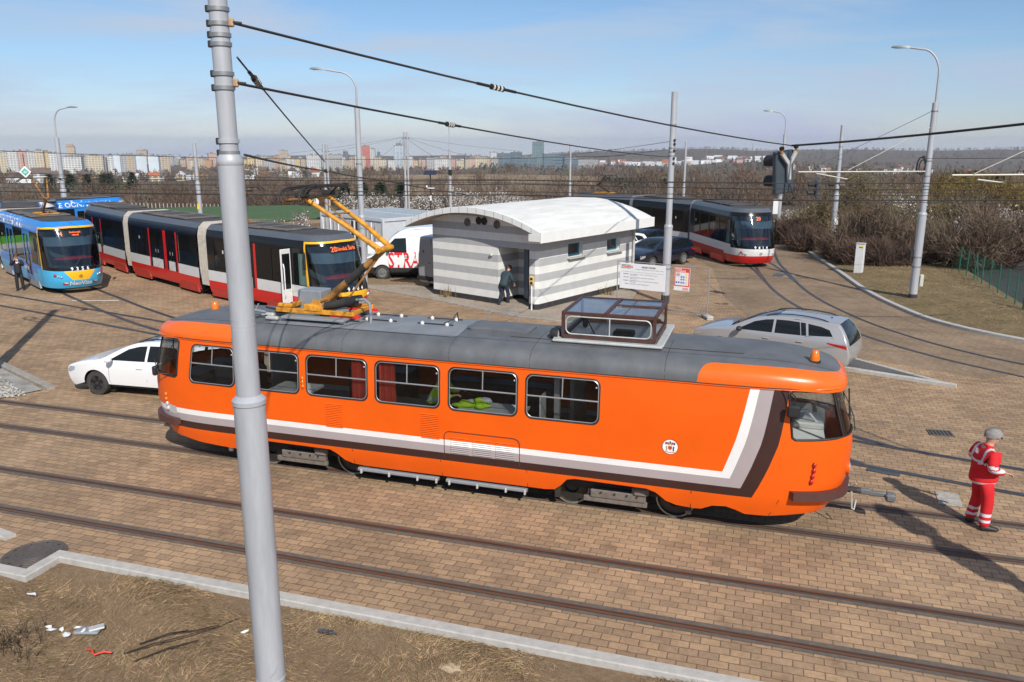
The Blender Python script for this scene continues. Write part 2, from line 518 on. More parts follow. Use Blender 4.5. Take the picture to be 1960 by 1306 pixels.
RUST = mat('rusty rail', (.17, .082, .045), .55, .35, var=.3, scale=3, stretch=(.4, 8, 1))
STEELRAIL = mat('worn rail steel', (.12, .125, .15), .38, .6, var=.2, scale=3)
GROOVE = mat('rail groove dirt', (.045, .035, .03), .95, var=.25)
MORTAR = mat('rail edge sealant', (.115, .095, .08), .95, var=.25, scale=10)

# ------------------------------------------------------------------ terrain out to the horizon
PROFILE = [(0, -.12), (43, -.12), (60, -.29), (75, -.44), (90, -.95), (128, -2.6), (145, -5.0), (200, -10.5), (300, -15), (420, -16), (520, -15.5), (700, -22), (1000, -34),
           (1500, -48), (2000, -57), (2600, -61), (3200, -49), (4000, -57), (5000, -74), (6500, -100), (9000, -141), (14000, -222)]
def terrain_z(x, y):
    dx, dy = x-CAM.x, y-CAM.y
    r = math.hypot(dx, dy)
    a = math.atan2(dx, dy)-YAW                       # 0 = straight ahead, + to the right
    if abs(a) > math.pi: a -= math.copysign(2*math.pi, a)
    d = depth(x, y)
    if r < 75 or d < 60:
        z = gz(x, y)-.12 if d > 0 else -.12
        if d < 43: z = -.12
        return z
    z = lerp(PROFILE, r)
    # the right-hand ridges stand higher than the plain on the left
    k = max(0, min(1, (a+.02)/.22))
    if r > 2600: z += k*.0078*r*min(1, (r-2600)/1500)
    if 900 < r <= 3200: z += k*10*math.sin((r-900)/2300*math.pi)
    if r > 700: z += 5*math.sin(a*19+r*.0011)*min(1, r/3000)+4*math.sin(a*41+1.3+r*.0007)*min(1, r/3500)
    # the round meadow hill in the middle distance
    z += 2.6*math.exp(-((a+.02)/.16)**2)*math.exp(-((r-500)/120)**2)
    z += .7*math.sin(x*.021+1)*math.sin(y*.017)*min(1, (r-75)/120)
    return z
mb = MB()
RR = [0, 8, 20, 40, 50, 60, 68, 75, 82, 90, 100, 115, 130, 150, 175, 200, 230, 265, 300, 340, 380, 420, 460, 500, 540, 590, 650, 720, 800, 900, 1020, 1160,
      1320, 1500, 1700, 1950, 2200, 2500, 2800, 3150, 3500, 3900, 4300, 4700, 5200, 5800, 6600]
NA = 260
AA = []
for i in range(NA):                                   # finer in front of the camera
    t = i/NA
    AA.append(YAW + (math.pi*2)*(t-.5 - .11*math.sin(2*math.pi*(t-.5))*-1*-1))
vs = []; fs = []
for r in RR[1:]:
    for a in AA:
        x, y = CAM.x+math.sin(a)*r, CAM.y+math.cos(a)*r
        vs.append((x, y, terrain_z(x, y)))
c0 = len(vs); vs.append((CAM.x, CAM.y, -.12))
nr = len(RR)-1
for k in range(NA): fs.append((c0, (k+1) % NA, k))
for i in range(nr-1):
    for k in range(NA):
        fs.append((i*NA+k, i*NA+(k+1) % NA, (i+1)*NA+(k+1) % NA, (i+1)*NA+k))
mb.add(vs, fs, TERRAIN)
tag(mb.build('terrain', smooth=180), kind='structure')

def sheet(name, poly, m, dz, step=4, zf=gz, regions=(), holes=()):
    b = MB()
    b.cdt(poly, lambda u, v: (u, v, zf(u, v)+dz), m, step=(step, step), regions=regions, holes=holes)
    return tag(b.build(name, smooth=60), kind='structure')

def dense(path, n):
    o = []
    for a, b in zip(path, path[1:]):
        for k in range(n): o.append((a[0]+(b[0]-a[0])*k/n, a[1]+(b[1]-a[1])*k/n))
    return o+[path[-1]]
# ---- yard paving, right-hand curve, pavements, islands
KR = [(2.0, 66), (5.2, 56), (6.66, 47.5), (8.0, 36.9), (8.98, 29.9), (9.72, 24.7), (10.57, 21.2), (11.65, 18.45), (13.8, 16.15), (18, 13.3), (26, 10)]
KRS = [tuple(p) for p in catmull([Vector((a, b, 0)) for a, b in KR], 5)]
KRS = [(p[0], p[1]) for p in KRS]
NEAR_Y = -5.16
road_poly = [(-45, NEAR_Y-.6), (-5.15, NEAR_Y-.6), (-5.15, NEAR_Y), (26, NEAR_Y)]+KRS[::-1]+[(-12, 66), (-32, 52), (-62, 44), (-62, -5)]
curve_poly = [p for p in KRS if 12 < p[1] < 60]
curve_poly = [(5.9, 13.4), (3.6, 22), (2.6, 30), (-1, 41), (-9, 50), (-12, 60)]+[p for p in KRS if 14 < p[1] < 62]+[(11.5, 10.8)]
sheet('paved_yard', road_poly, PAVER, 0.0, 5)
sheet('curved_track_paving', curve_poly, PAVER_R, .004, 4)
def kerb_dist(x, y):
    return min(math.hypot(x-a, y-b) for a, b in dense(KRS, 4))
side_poly = [(-13.1, 19.25), (-8.2, 17.2), (-3.44, 14.87), (-1.6, 14.55), (-.55, 15.1), (.1, 17.6), (-.2, 24.6), (-3.5, 25.2), (-8.6, 19.6), (-10.4, 20.0)]
sheet('pavement', side_poly, SIDEWALK, .05, 3)
sheet('asphalt_lot', [(14.6, 20), (15, 30), (14.2, 39), (16, 44), (44, 40), (44, 12), (24, 11)], ASPHALT, -.02, 5)
sheet('traffic_island', [(10.45, 9.72), (8.2, 11.75), (6.0, 13.8), (4.2, 13.4), (4.3, 11.7), (8.1, 10.6)], DARKPAVE, .03, 2)
sheet('gravel_island', [(-13.0, 1.8), (-16.5, 3.35), (-21, 5.4), (-30, 5), (-30, .9), (-13.4, .86)], GRAVEL, .03, 2)
sheet('grass_patch', [(-12.9, 19.3), (-10.4, 20.1), (-8.9, 20.0), (-6.5, 30), (-17, 32), (-18.5, 22.2)], DRYGRASS, .03, 2)
VERGEGRASS = ground_mat('verge grass', [(.25, .185, .10), (.15, .11, .06), (.32, .25, .14), (.14, .14, .055), (.17, .115, .065)],
                        [(.9, .4, .65), (5, .45, .7), (.6, .55, .7), (30, .4, .75)], bump=1.0)
sheet('grass_verge', [(a+.12, b) for a, b in KRS if 13.5 < b < 62]+[(24.5, 10.5), (24, 12.6), (15.3, 20.4), (15.1, 30), (14.6, 39), (15.2, 45), (13, 62)], VERGEGRASS, .07, 1.2,
      zf=lambda x, y: gz(x, y)+.22*math.sin(min(1, max(0, kerb_dist(x, y)-.15)/4.2)*math.pi*.75))
near_grass = [(-45, NEAR_Y-.72), (-5.25, NEAR_Y-.72), (-5.25, NEAR_Y-.12), (26, NEAR_Y-.12), (26, -14), (-45, -14)]
rg = random.Random(5)
sheet('near_grass', near_grass, DRYGRASS, -.07, .35, zf=lambda x, y: .05*math.sin(x*1.9+y)*math.sin(y*2.3-x*.4)*min(1, max(0, (-5.4-y)/.5)))
def t2(px, r): p = far_pt(px, r); return (p.x, p.y)
sheet('soil_strip', [t2(-250, 66), t2(0, 60), t2(430, 62), t2(650, 58), t2(1000, 78), t2(1200, 88), t2(1000, 110), t2(650, 74), t2(430, 70), t2(200, 70), t2(-250, 72)], BARESOIL, .12, 6, zf=terrain_z)
sheet('green_field', [t2(-300, 78), t2(0, 76), t2(200, 72), t2(420, 70), t2(600, 78), t2(640, 100), t2(560, 122), t2(300, 128), t2(150, 140), t2(-300, 118)], GREENFIELD, .22, 8, zf=terrain_z)
sheet('meadow_hill', [t2(440, 300), t2(700, 260), t2(1010, 250), t2(1240, 330), t2(1260, 440), t2(1150, 520), t2(900, 560), t2(620, 545), t2(470, 420)], BROWNFIELD, .6, 14, zf=terrain_z)
sheet('far_field', [t2(1290, 800), t2(1560, 760), t2(1640, 900), t2(1420, 1000)], BROWNFIELD, 1.2, 30, zf=terrain_z)
sheet('far_pasture', [t2(100, 1050), t2(330, 980), t2(360, 1120), t2(120, 1200)], ground_mat('pale pasture', [(.13, .13, .07), (.17, .15, .09)], [(.02, .4, .6)]), 1.4, 30, zf=terrain_z)

# ---- kerbs
def kerb(name, path, w, h, m, label, zb=-.12):
    P = [Vector((a, b)) for a, b in path]
    secs = []
    for i, p in enumerate(P):
        if i == 0: t = P[1]-P[0]
        elif i == len(P)-1: t = P[-1]-P[-2]
        else: t = (P[i+1]-p).normalized()+(p-P[i-1]).normalized()
        t.normalize(); nn = Vector((-t.y, t.x))
        k = 1.0
        if 0 < i < len(P)-1:
            k = 1/max(.5, abs(nn.dot(Vector((-(P[i+1]-p).normalized().y, (P[i+1]-p).normalized().x)))))
        z = gz(p.x, p.y)
        a, b = p+nn*w/2*k, p-nn*w/2*k
        a2, b2 = p+nn*(w/2-.015)*k, p-nn*(w/2-.015)*k
        secs.append([(a.x, a.y, z+zb), (a.x, a.y, z+h-.015), (a2.x, a2.y, z+h), (b2.x, b2.y, z+h), (b.x, b.y, z+h-.015), (b.x, b.y, z+zb)])
    b = MB(); b.loft(secs, m)
    return tag(b.build(name, smooth=20), kind='structure', label=label, cat='kerb')
kerb('kerb', [(-45, NEAR_Y-.68), (-5.2, NEAR_Y-.68), (-5.2, NEAR_Y-.04), (26, NEAR_Y-.1)], .2, .035, KERBSTONE, 'light concrete kerb along the dry grass in front, stepping back at the manhole')
kerb('kerb', [(-9, -4.55), (-6.45, -5.0)], .2, .06, KERBSTONE, 'short light kerb end beside the manhole cover')
kerb('kerb', [p for p in KRS if 13.5 < p[1] < 64], .22, .12, KERBSTONE, 'long curved concrete kerb between the paved track and the grass verge')
kerb('kerb', [(-21, 5.5), (-16.5, 3.5), (-12.85, 1.95)], .22, .09, KERBDARK, 'pointed kerb edging the gravel triangle near the white estate car')
kerb('kerb', [(4.3, 11.55), (8.1, 10.5), (10.56, 9.6)], .16, .10, KERBSTONE, 'low kerb along the front edge of the dark island behind the orange tram')
kerb('kerb', [(6.0, 14.0), (8.23, 11.86), (10.54, 9.66)], .12, .06, KERBSTONE, 'thin kerb along the back edge of the dark island behind the silver car')
kerb('kerb', [(-13.1, 19.2), (-8.2, 17.12), (-3.44, 14.8), (-1.6, 14.45), (-.5, 15.0)], .14, .062, KERBDARK, 'low brown kerb edging the pavement in front of the striped hut')

# ---- tram tracks: rail head, groove and sealant strips laid in the paving
def track(name, center, rail_m, label, z0=.008):
    P = [Vector((a, b)) for a, b in center]
    b = MB()
    for side in (-1, 1):
        def rib(o0, o1, m, dz, dz2=None):
            vs = []; fs = []
            for i, p in enumerate(P):
                if i == 0: t = P[1]-P[0]
                elif i == len(P)-1: t = P[-1]-P[-2]
                else: t = (P[i+1]-p).normalized()+(p-P[i-1]).normalized()
                t.normalize(); nn = Vector((-t.y, t.x))*side
                for k, o in enumerate((o0, o1)):
                    q = p+nn*o
                    vs.append((q.x, q.y, gz(q.x, q.y)+z0+(dz if k == 0 or dz2 is None else dz2)))
                if i: fs.append((2*i-2, 2*i-1, 2*i+1, 2*i) if side > 0 else (2*i, 2*i+1, 2*i-1, 2*i-2))
            b.add(vs, fs, m)
        rib(.560 if rail_m is RUST else .635, .660, MORTAR, .000)
        rib(.660, .682, rail_m, .005)
        rib(.682, .7175, GROOVE, .001)
        rib(.7175, .775, rail_m, .008)
        rib(.775, .850 if rail_m is RUST else .80, MORTAR, .000)
    return tag(b.build(name, smooth=0), kind='structure', label=label)
track('tram_track', dense([(-60, 0), (40, 0)], 40), RUST, 'rusty track under the orange tram')
D = 3.448
track('tram_track', dense([(-60, -D), (40, -D)], 40), RUST, 'rusty track in the foreground along the kerb')
yt = lambda x: 3.62-.239*(x-7.4)
track('tram_track', dense([(-45, yt(-45)), (22, yt(22))], 40), STEELRAIL, 'polished track running behind the orange tram', .012)
track('tram_track', catmull([Vector(p) for p in [(-40, 24.0), (-32.5, 19), (-23.88, 14.07), (-21.4, 12.7), (-18.64, 11.16), (-15.4, 9.6), (-11, 8.05), (-7, 7.06)]], 6), STEELRAIL, 'polished track in front of the blue tram', .016)
track('tram_track', catmull([Vector(p) for p in [(-32.5, 25.0), (-25, 20.2), (-17.7, 16.2), (-10, 13.2), (-3, 10), (3, 6.6), (8, 3.5)]], 6), STEELRAIL, 'track under the left-hand red and white tram', .020)
track('tram_track', catmull([Vector(p) for p in [(-12, 46), (-5, 43), (1, 39.5), (4.2, 34.5), (5.3, 30.6), (5.98, 26.8), (6.45, 24.0), (7.05, 21.5), (7.75, 19.4), (8.6, 17.3), (9.75, 15.3), (10.95, 13.75), (12.3, 12.5), (14.5, 11), (19, 8.6)]], 6), STEELRAIL, 'curving track ahead of the right-hand tram', .012)
track('tram_track', catmull([Vector(p) for p in [(5.0, 52), (4.9, 42), (5.2, 34), (5.62, 30), (6.05, 26.4)]], 6), STEELRAIL, 'second track merging ahead of the right-hand tram', .016)
# ------------------------------------------------------------------ shared vehicle materials
ORANGE = mat('orange tram paint', (.80, .108, .003), .36, var=.07, scale=.8, spec=.4, coat=.08)
ORANGE2 = mat('faded orange visor paint', (.82, .135, .008), .3, var=.06, scale=2, coat=.2)
STRIPE_W = mat('white stripe paint', (.78, .76, .74), .4, var=.04, scale=2)
STRIPE_G = mat('mauve grey stripe paint', (.38, .325, .325), .4, var=.04, scale=2)
STRIPE_B = mat('dark brown stripe paint', (.045, .018, .014), .4, var=.1, scale=2)
ROOFGREY = mat('weathered grey roof paint', (.115, .12, .128), .55, var=.22, scale=2.2, bump=.05, stretch=(1, 1, .35))
ROOFPALE = mat('pale roof walkway', (.20, .215, .235), .6, var=.16, scale=1.6)
BROWNFRAME = mat('brown painted steel', (.075, .03, .022), .5, var=.2)
BUMPER = mat('brown bumper', (.085, .035, .03), .45, var=.1)
RUBBER = mat('black rubber', (.018, .018, .018), .6, var=.1)
ALU = mat('aluminium trim', (.46, .46, .46), .35, .7, var=.05)
DARKMETAL = mat('dark grimy metal', (.04, .036, .033), .7, .3, var=.3)
GRIME = mat('grey brown bogie grime', (.15, .125, .105), .85, var=.3, scale=9)
WHEELSTEEL = mat('wheel steel', (.055, .05, .045), .5, .5, var=.25)
TYRESTEEL = mat('worn wheel tread', (.30, .26, .21), .45, .5, var=.15)
COUPG = mat('grey coupler paint', (.15, .155, .16), .6, .2, var=.15)
GREYBOX = mat('grey metal box', (.27, .29, .31), .5, .2, var=.1)
PALEGREY = mat('pale grey metal', (.50, .50, .48), .5, .2, var=.12)
YELLOWP = mat('pantograph yellow', (.58, .25, .02), .55, var=.5, scale=7)
RUSTYEL = mat('rusty yellow tube', (.30, .14, .035), .7, var=.55, scale=4)
REDINS = mat('red insulator bar', (.75, .03, .02), .4, var=.05)
WHITEINS = mat('white porcelain', (.75, .73, .68), .3, var=.06)
BROWNINS = mat('brown porcelain', (.08, .04, .035), .25, var=.1)
AMBER = mat('amber plastic', (.75, .17, .01), .2, var=.05, coat=.5)
REDLENS = mat('red lens', (.45, .01, .01), .2, coat=.6, var=.05)
CLEARLENS = mat('clear lamp lens', (.7, .7, .7), .1, .3, coat=.8, var=.03)
INTERIOR = mat('tram interior lining', (.36, .35, .32), .6, var=.08)
INTDARK = mat('dark interior', (.035, .035, .04), .7, var=.2)
INTWHITE = mat('white laminate', (.66, .66, .64), .5, var=.04)
WOODTRIM = mat('varnished wood trim', (.30, .10, .03), .4, var=.15)
CURTAIN = mat('red curtain', (.62, .085, .055), .85, var=.15, scale=20)
HIVIS = mat('fluorescent yellow green fabric', (.55, .85, .03), .8, var=.1)
REFLECT = mat('silver reflective tape', (.62, .63, .66), .4, var=.06)
BLUECLOTH = mat('blue cloth', (.03, .10, .30), .9, var=.2)
GLASS = glass('tram window glass', (.80, .83, .83), .02)
GLASS_CLEAR = glass('clear windscreen', (.82, .85, .85), .035)
GLASS_DARK = glass('dark tinted glass', (.16, .18, .19), .06)
PLEXI = glass('grey roof pane', (.45, .46, .50), .25)
WHITEP = mat('white paint', (.80, .80, .80), .4, var=.02, scale=3)

class Shell:
    """body surface of a tram: straight sides and superelliptic ends.
       s runs along the outline (0 = middle of the near side, +S = middle of the front end), z is height"""
    def __init__(s, xs, n, wt, lt, back=True, xb=None):
        s.xs, s.n, s.wt, s.lt, s.back = xs, n, wt, lt, back
        s.xb = -xs if xb is None else xb                    # start of the rear end
        zr = 1.2
        a, w = lerp(lt, zr)-xs, lerp(wt, zr)
        K = 240; acc = [0]; q0 = (0, w)
        for k in range(1, K+1):
            th = math.pi/2*k/K
            q = (a*math.sin(th)**(2/n), w*max(0, math.cos(th))**(2/n))
            acc.append(acc[-1]+math.hypot(q[0]-q0[0], q[1]-q0[1])); q0 = q
        s.tab = [(v, math.pi/2*k/K) for k, v in enumerate(acc)]
        s.E = acc[-1]
        s.S = xs+s.E
        s.Sb = -s.xb+s.E if back else -s.xb
    def pt(s, u, z, off=0.0, w=None, L_=None):
        flip = 1
        if u > s.S: u = 2*s.S-u; flip = -1
        elif u < -s.Sb and s.back: u = -2*s.Sb-u; flip = -1
        W_ = lerp(s.wt, z) if w is None else w
        W_ += off
        if s.xb <= u <= s.xs or (not s.back and u <= s.xs): return Vector((u, -W_*flip, z))
        LL = (lerp(s.lt, z) if L_ is None else L_)+off
        if u > s.xs: th = lerp(s.tab, u-s.xs); sg = 1; base = s.xs; a = LL-s.xs
        else: th = lerp(s.tab, s.xb-u); sg = -1; base = s.xb; a = LL-s.xs
        sn, cs = max(0, math.sin(th)), max(0, math.cos(th))
        return Vector((base+sg*a*sn**(2/s.n), -W_*cs**(2/s.n)*flip, z))
    def s_at_x(s, x, z=1.2):
        """outline coordinate where the near side reaches x"""
        lo, hi = (s.xs, s.S) if x > 0 else (s.xb, -s.Sb)
        if s.xb <= x <= s.xs: return x
        for _ in range(40):
            m = (lo+hi)/2
            if abs(s.pt(m, z).x) < abs(x): lo = m
            else: hi = m
        return lo

# ------------------------------------------------------------------ the orange service tram
WT = [(.36, 1.13), (.5, 1.19), (.75, 1.235), (1.0, 1.25), (1.75, 1.25), (2.2, 1.235), (2.65, 1.19), (2.7, 1.185)]
LT = [(.36, 6.56), (.5, 6.71), (.75, 6.86), (1.0, 6.95), (1.3, 7.0), (1.7, 7.0), (1.8, 6.98), (2.6, 6.73), (2.7, 6.71)]
T3 = Shell(4.4, 3.6, WT, LT)
tram = empty('service_tram', (0, 0, 0), 0, 'orange service tram with grey roof, white and brown stripes and a glass roof lookout', 'tram')

def t3sheet(b, outer, m, holes=(), regions=(), off=0.0, step=(.16, .2), far=False, lines=()):
    if far: b.cdt(outer, lambda u, v: (lambda p: Vector((p.x, -p.y, p.z)))(T3.pt(u, v, off)), m, holes, regions, step, lines, flip=True)
    else: b.cdt(outer, lambda u, v: T3.pt(u, v, off), m, holes, regions, step, lines)

S6 = T3.s_at_x(5.93, 2.2); SE = T3.S; SP = T3.s_at_x(6.70, 2.2)
W_OPEN = [(-5.66, -4.56), (-4.38, -3.09), (-2.92, -1.62), (-1.45, -.15), (.03, 1.34), (1.5, 2.82)]
skirt_near = [(-SE, .52), (-S6-.2, .50), (-S6+.2, .44), (-4.9, .40), (-4.42, .40), (-4.22, .46), (-4.05, .62), (-3.9, .68), (-2.5, .67), (-2.36, .60), (-2.2, .47), (-2.05, .41), (-1.8, .385),
              (1.85, .385), (2.03, .41), (2.15, .52), (2.27, .66), (2.42, .69), (3.68, .675), (3.85, .62), (4.02, .48), (4.2, .41), (4.5, .39), (4.66, .40), (4.85, .50), (5.1, .52), (5.3, .47), (5.5, .40),
              (5.95, .40), (S6+.4, .46), (SE, .53)]
outer = skirt_near+[(SE, 2.66), (-SE, 2.66)]
corner_r = [(S6, 1.86), (S6+.05, 1.82), (SP-.02, 1.84), (SP-.02, 2.6), (S6+.13, 2.62), (S6+.04, 2.56)]
front_r = [(SP+.025, 1.84), (SE+.3, 1.84), (SE+.3, 2.6), (SP+.025, 2.6)]
def mirror(p): return [(-a, b) for a, b in p][::-1]
corner_l = mirror(corner_r); front_l = mirror(front_r)
holes_near = [rrect(a, 1.76, b, 2.55, .12) for a, b in W_OPEN]+[corner_r, front_r, corner_l, front_l]
holes_far = [rrect(a, 1.76, b, 2.55, .12) for a, b in W_OPEN if a > -5]+[rrect(3.0, 1.3, 3.7, 2.5, .06), rrect(4.4, 1.76, 5.5, 2.55, .12), rrect(-5.6, 1.3, -4.7, 2.5, .06)]+[corner_r, front_r, corner_l, front_l]
# livery: three bands along the side that turn up to the roof near the front
z0, z1, z2, z3 = .745, .895, 1.05, 1.16
sl_ = lambda x0, z, za=1.16: x0+(z-za)*.235                     # slanted edges
def band(zb, zt, xb, xt):
    return [(-SE-.2, zb), (xb, zb), (xb+(2.65-zb)*.31, 2.66), (xt+(2.65-zt)*.31, 2.66), (xt, zt), (-SE-.2, zt)]
band_w = band(z2, z3, 5.07, 4.94)
band_g = band(z1, z2, 5.27, 5.07)
band_b = band(z0, z1, 5.49, 5.27)
body = MB()
t3sheet(body, outer, ORANGE, holes_near, [(band_w, STRIPE_W), (band_g, STRIPE_G), (band_b, STRIPE_B)])
t3sheet(body, outer, ORANGE, holes_far, [([(-SE-.2, z2), (SE+.2, z2), (SE+.2, z3), (-SE-.2, z3)], STRIPE_W), ([(-SE-.2, z1), (SE+.2, z1), (SE+.2, z2), (-SE-.2, z2)], STRIPE_G), ([(-SE-.2, z0), (SE+.2, z0), (SE+.2, z1), (-SE-.2, z1)], STRIPE_B)], far=True)
# panel joints in the skirt, thin dark lines proud of the paint
def on(u, z, o=.004): return T3.pt(u, z, o)
for x, za, zb in ((-.16, .39, .745), (1.52, .39, .745), (4.42, .40, .745), (5.95, .41, .745), (-2.0, .42, .745)):
    body.quad(on(x-.005, za), on(x+.005, za), on(x+.005, zb), on(x-.005, zb), RUBBER)
for k in range(26):
    u0, u1 = S6-.45-.0+(k*.03)-.0, S6-.45+(k+1)*.03
# access-hatch outline and gutter line
body.tube([on(-.07, .80), on(-.07, 1.24), on(-.04, 1.30), on(.02, 1.33), on(1.28, 1.33), on(1.36, 1.30), on(1.39, 1.24), on(1.39, .80)], .008, BUMPER, 5)
body.tube([on(-S6-.25+i*(2*S6+.5)/60, 2.655, .012) for i in range(61)], .011, DARKMETAL, 5)
body.tube([on(-S6-.3+i*(2*S6+.6)/60, 2.635, .010) for i in range(61)], .010, ORANGE, 5)
bo = body.build('body', tram, 30, weld=True)
# louvred grilles
def grille(x0, x1, za, zb, n, up=None):
    b = MB()
    for k in range(n):
        z = za+(zb-za)*(k+.5)/n; h = (zb-za)/n
        m = ORANGE if z > z3 else (STRIPE_W if z > z2 else STRIPE_G)
        secs = []
        for x in (x0, x1):
            p = T3.pt(x, z, 0)
            secs.append([(x, p.y-.002, z+h*.38), (x, p.y-.020, z-h*.12), (x, p.y-.018, z-h*.2), (x, p.y-.002, z-h*.24)])
        b.loft(secs, m)
        b.quad((x0, p.y-.003, z-h*.24), (x1, p.y-.003, z-h*.24), (x1, p.y-.003, z-h*.46), (x0, p.y-.003, z-h*.46), DARKMETAL)
    b.build('grille', tram, 20)
grille(-2.53, -2.17, 1.15, 1.64, 14); grille(-.52, -.16, 1.15, 1.64, 14)
for x in (.06, .50, .94): grille(x, x+.36, .91, 1.235, 9)
# windows: pane, rubber and aluminium frame, slider bars
def window(x0, x1, za, zb, far=False, bars=True, rr=.12):
    sg = -1 if not far else 1
    f = MB()
    def ring(d, m, r, o):
        q = rrect(x0+d, za+d, x1-d, zb-d, rr, 5)
        P = [(lambda p: Vector((p.x, p.y if not far else -p.y, p.z)))(T3.pt(u, v, o)) for u, v in q]
        f.tube(P+[P[0], P[1]], r, m, 6, False)
    ring(-.003, RUBBER, .013, .004); ring(.018, ALU, .0085, .006)
    if bars:
        zm = za+(zb-za)*.52
        g = lambda u, v, o=.004: (lambda p: Vector((p.x, p.y if not far else -p.y, p.z)))(T3.pt(u, v, o))
        f.tube([g(x0+.02, zm), g(x1-.02, zm)], .015, ALU, 6)
        f.tube([g((x0+x1)/2, zm), g((x0+x1)/2, zb-.02)], .012, ALU, 6)
        for xx in (x1-.06,):
            q = g(xx, zb-.14, .0); f.blob(q, (.018, .012, .018), PALEGREY, 6, 4)
    w = f.build('window', tram, 40)
    p = MB(); t3sheet(p, rrect(x0, za, x1, zb, rr), GLASS, off=-.012, step=None, far=far)
    p.build('pane', w, 0)
for a, b_ in W_OPEN: window(a, b_, 1.76, 2.55)
for a, b_ in W_OPEN:
    if a > -5: window(a, b_, 1.76, 2.55, far=True)
for a, b_, za in ((3.0, 3.7, 1.3), (-5.6, -4.7, 1.3), (4.4, 5.5, 1.76)): window(a, b_, za, 2.52, far=True, bars=False, rr=.06)
def screen(poly, far, name, clip=None):
    f = MB()
    pl = poly if clip is None else [(max(-SE, min(SE, a)), b) for a, b in poly]
    fl = lambda p: Vector((p.x, -p.y if far else p.y, p.z))
    P = []
    for (a, b), (c, d) in zip(pl, pl[1:]+pl[:1]):
        if clip and abs(abs(a)-SE) < 1e-6 and abs(abs(c)-SE) < 1e-6: P.append(None); continue
        for k in range(6): P.append(fl(T3.pt(a+(c-a)*k/6, b+(d-b)*k/6, .004)))
    if None in P:
        i = P.index(None); P = P[i+1:]+P[:i]
        f.tube(P, .017, RUBBER, 6); f.tube([q+Vector((0, 0, 0)) for q in P], .010, ALU, 6)
    else:
        f.tube(P+P[:2], .018, RUBBER, 6, False)
    w = f.build(name, tram, 40)
    p = MB(); t3sheet(p, pl, GLASS_CLEAR, off=-.012, step=(.12, .3), far=far); p.build('pane', w, 60)
for far in (False, True):
    for c in (corner_r, corner_l): screen(c, far, 'corner_window')
    for c in (front_r, front_l): screen(c, far, 'windscreen', True)
# roof
RP = [(0, 1.195, 2.655, 6.82), (.12, 1.19, 2.76, 6.84), (.25, 1.15, 2.86, 6.80), (.38, 1.06, 2.935, 6.66), (.5, .93, 2.975, 6.40), (.65, .70, 3.015, 6.0), (.8, .42, 3.045, 5.6), (1.0, 0.0, 3.06, 5.2)]
def roof_pt(u, t, off=0.0):
    w = lerp([(a, b) for a, b, c, d in RP], t); z = lerp([(a, c) for a, b, c, d in RP], t); l = lerp([(a, d) for a, b, c, d in RP], t)
    p = T3.pt(u, 1.2, 0, w=w, L_=l); p.z = z+off
    if p.x > 5.2 or p.x < -5.2: p.z -= .10*((abs(p.x)-5.2)/1.6)**2
    return p
def visor(sg):
    e = 4.40; T = .46
    p = [(e, -.1)]+[(e+.02+.36*(1-math.cos(rad(a))), .10+(T-.10)*math.sin(rad(a))) for a in range(0, 91, 15)]+[(S6+.3, T), (SE-.5, .36), (SE+.2, .30), (SE+.2, -.1)]
    return p if sg > 0 else mirror(p)
panel = [(-4.0, .60), (-.10, .60), (.02, .66), (.02, .80), (-.05, 1.01), (-4.0, 1.01)]
rb = MB()
for far in (False, True):
    fl = (lambda p: Vector((p.x, -p.y, p.z))) if far else (lambda p: p)
    rb.cdt([(-SE, 0), (SE, 0), (SE, 1), (-SE, 1)], lambda u, v: fl(roof_pt(u, v)), ROOFGREY, (), [(visor(1), ORANGE2), (visor(-1), ORANGE2), (panel, ROOFPALE)], (.2, .06), flip=far)
ro = rb.build('roof', tram, 50, weld=True)
# seams of the roof sheets
sb = MB()
for x in (-4.6, -2.15, .02, 1.55, 3.9):
    sb.tube([roof_pt(x, t/12, .002) for t in range(0, 13)], .0035, DARKMETAL, 4)
for y_t in (.60,):
    sb.tube([roof_pt(-4.0+i*.2, y_t, .004) for i in range(21)], .006, DARKMETAL, 4)
for x in (-3.4, -2.75, -1.3): sb.tube([roof_pt(x, .6+.1*t, .005) for t in range(5)], .006, GREYBOX, 4)
sb.tube([roof_pt(1.0+i*.3, .74, .004) for i in range(17)], .008, DARKMETAL, 4)
sb.build('roof_seams', tram, 40)
vb = MB()                                     # visor lips over the windscreens
for sg in (1, -1):
    secs = []
    for k in range(25):
        u = sg*(S6+.35+(SE-S6-.35)*2*k/24) if k <= 24 else 0
        a = T3.pt(u, 2.655, -.02); e_ = math.sin(math.pi*k/24)**.5; b1 = T3.pt(u, 2.70, -.01+.13*e_); b2 = T3.pt(u, 2.72, -.01+.10*e_); c = T3.pt(u, 2.80, -.0)
        secs.append([tuple(a), (b1.x, b1.y, 2.645), (b2.x, b2.y, 2.675), tuple(c)])
    vb.loft(secs, ORANGE2)
vb.build('visor', tram, 50)
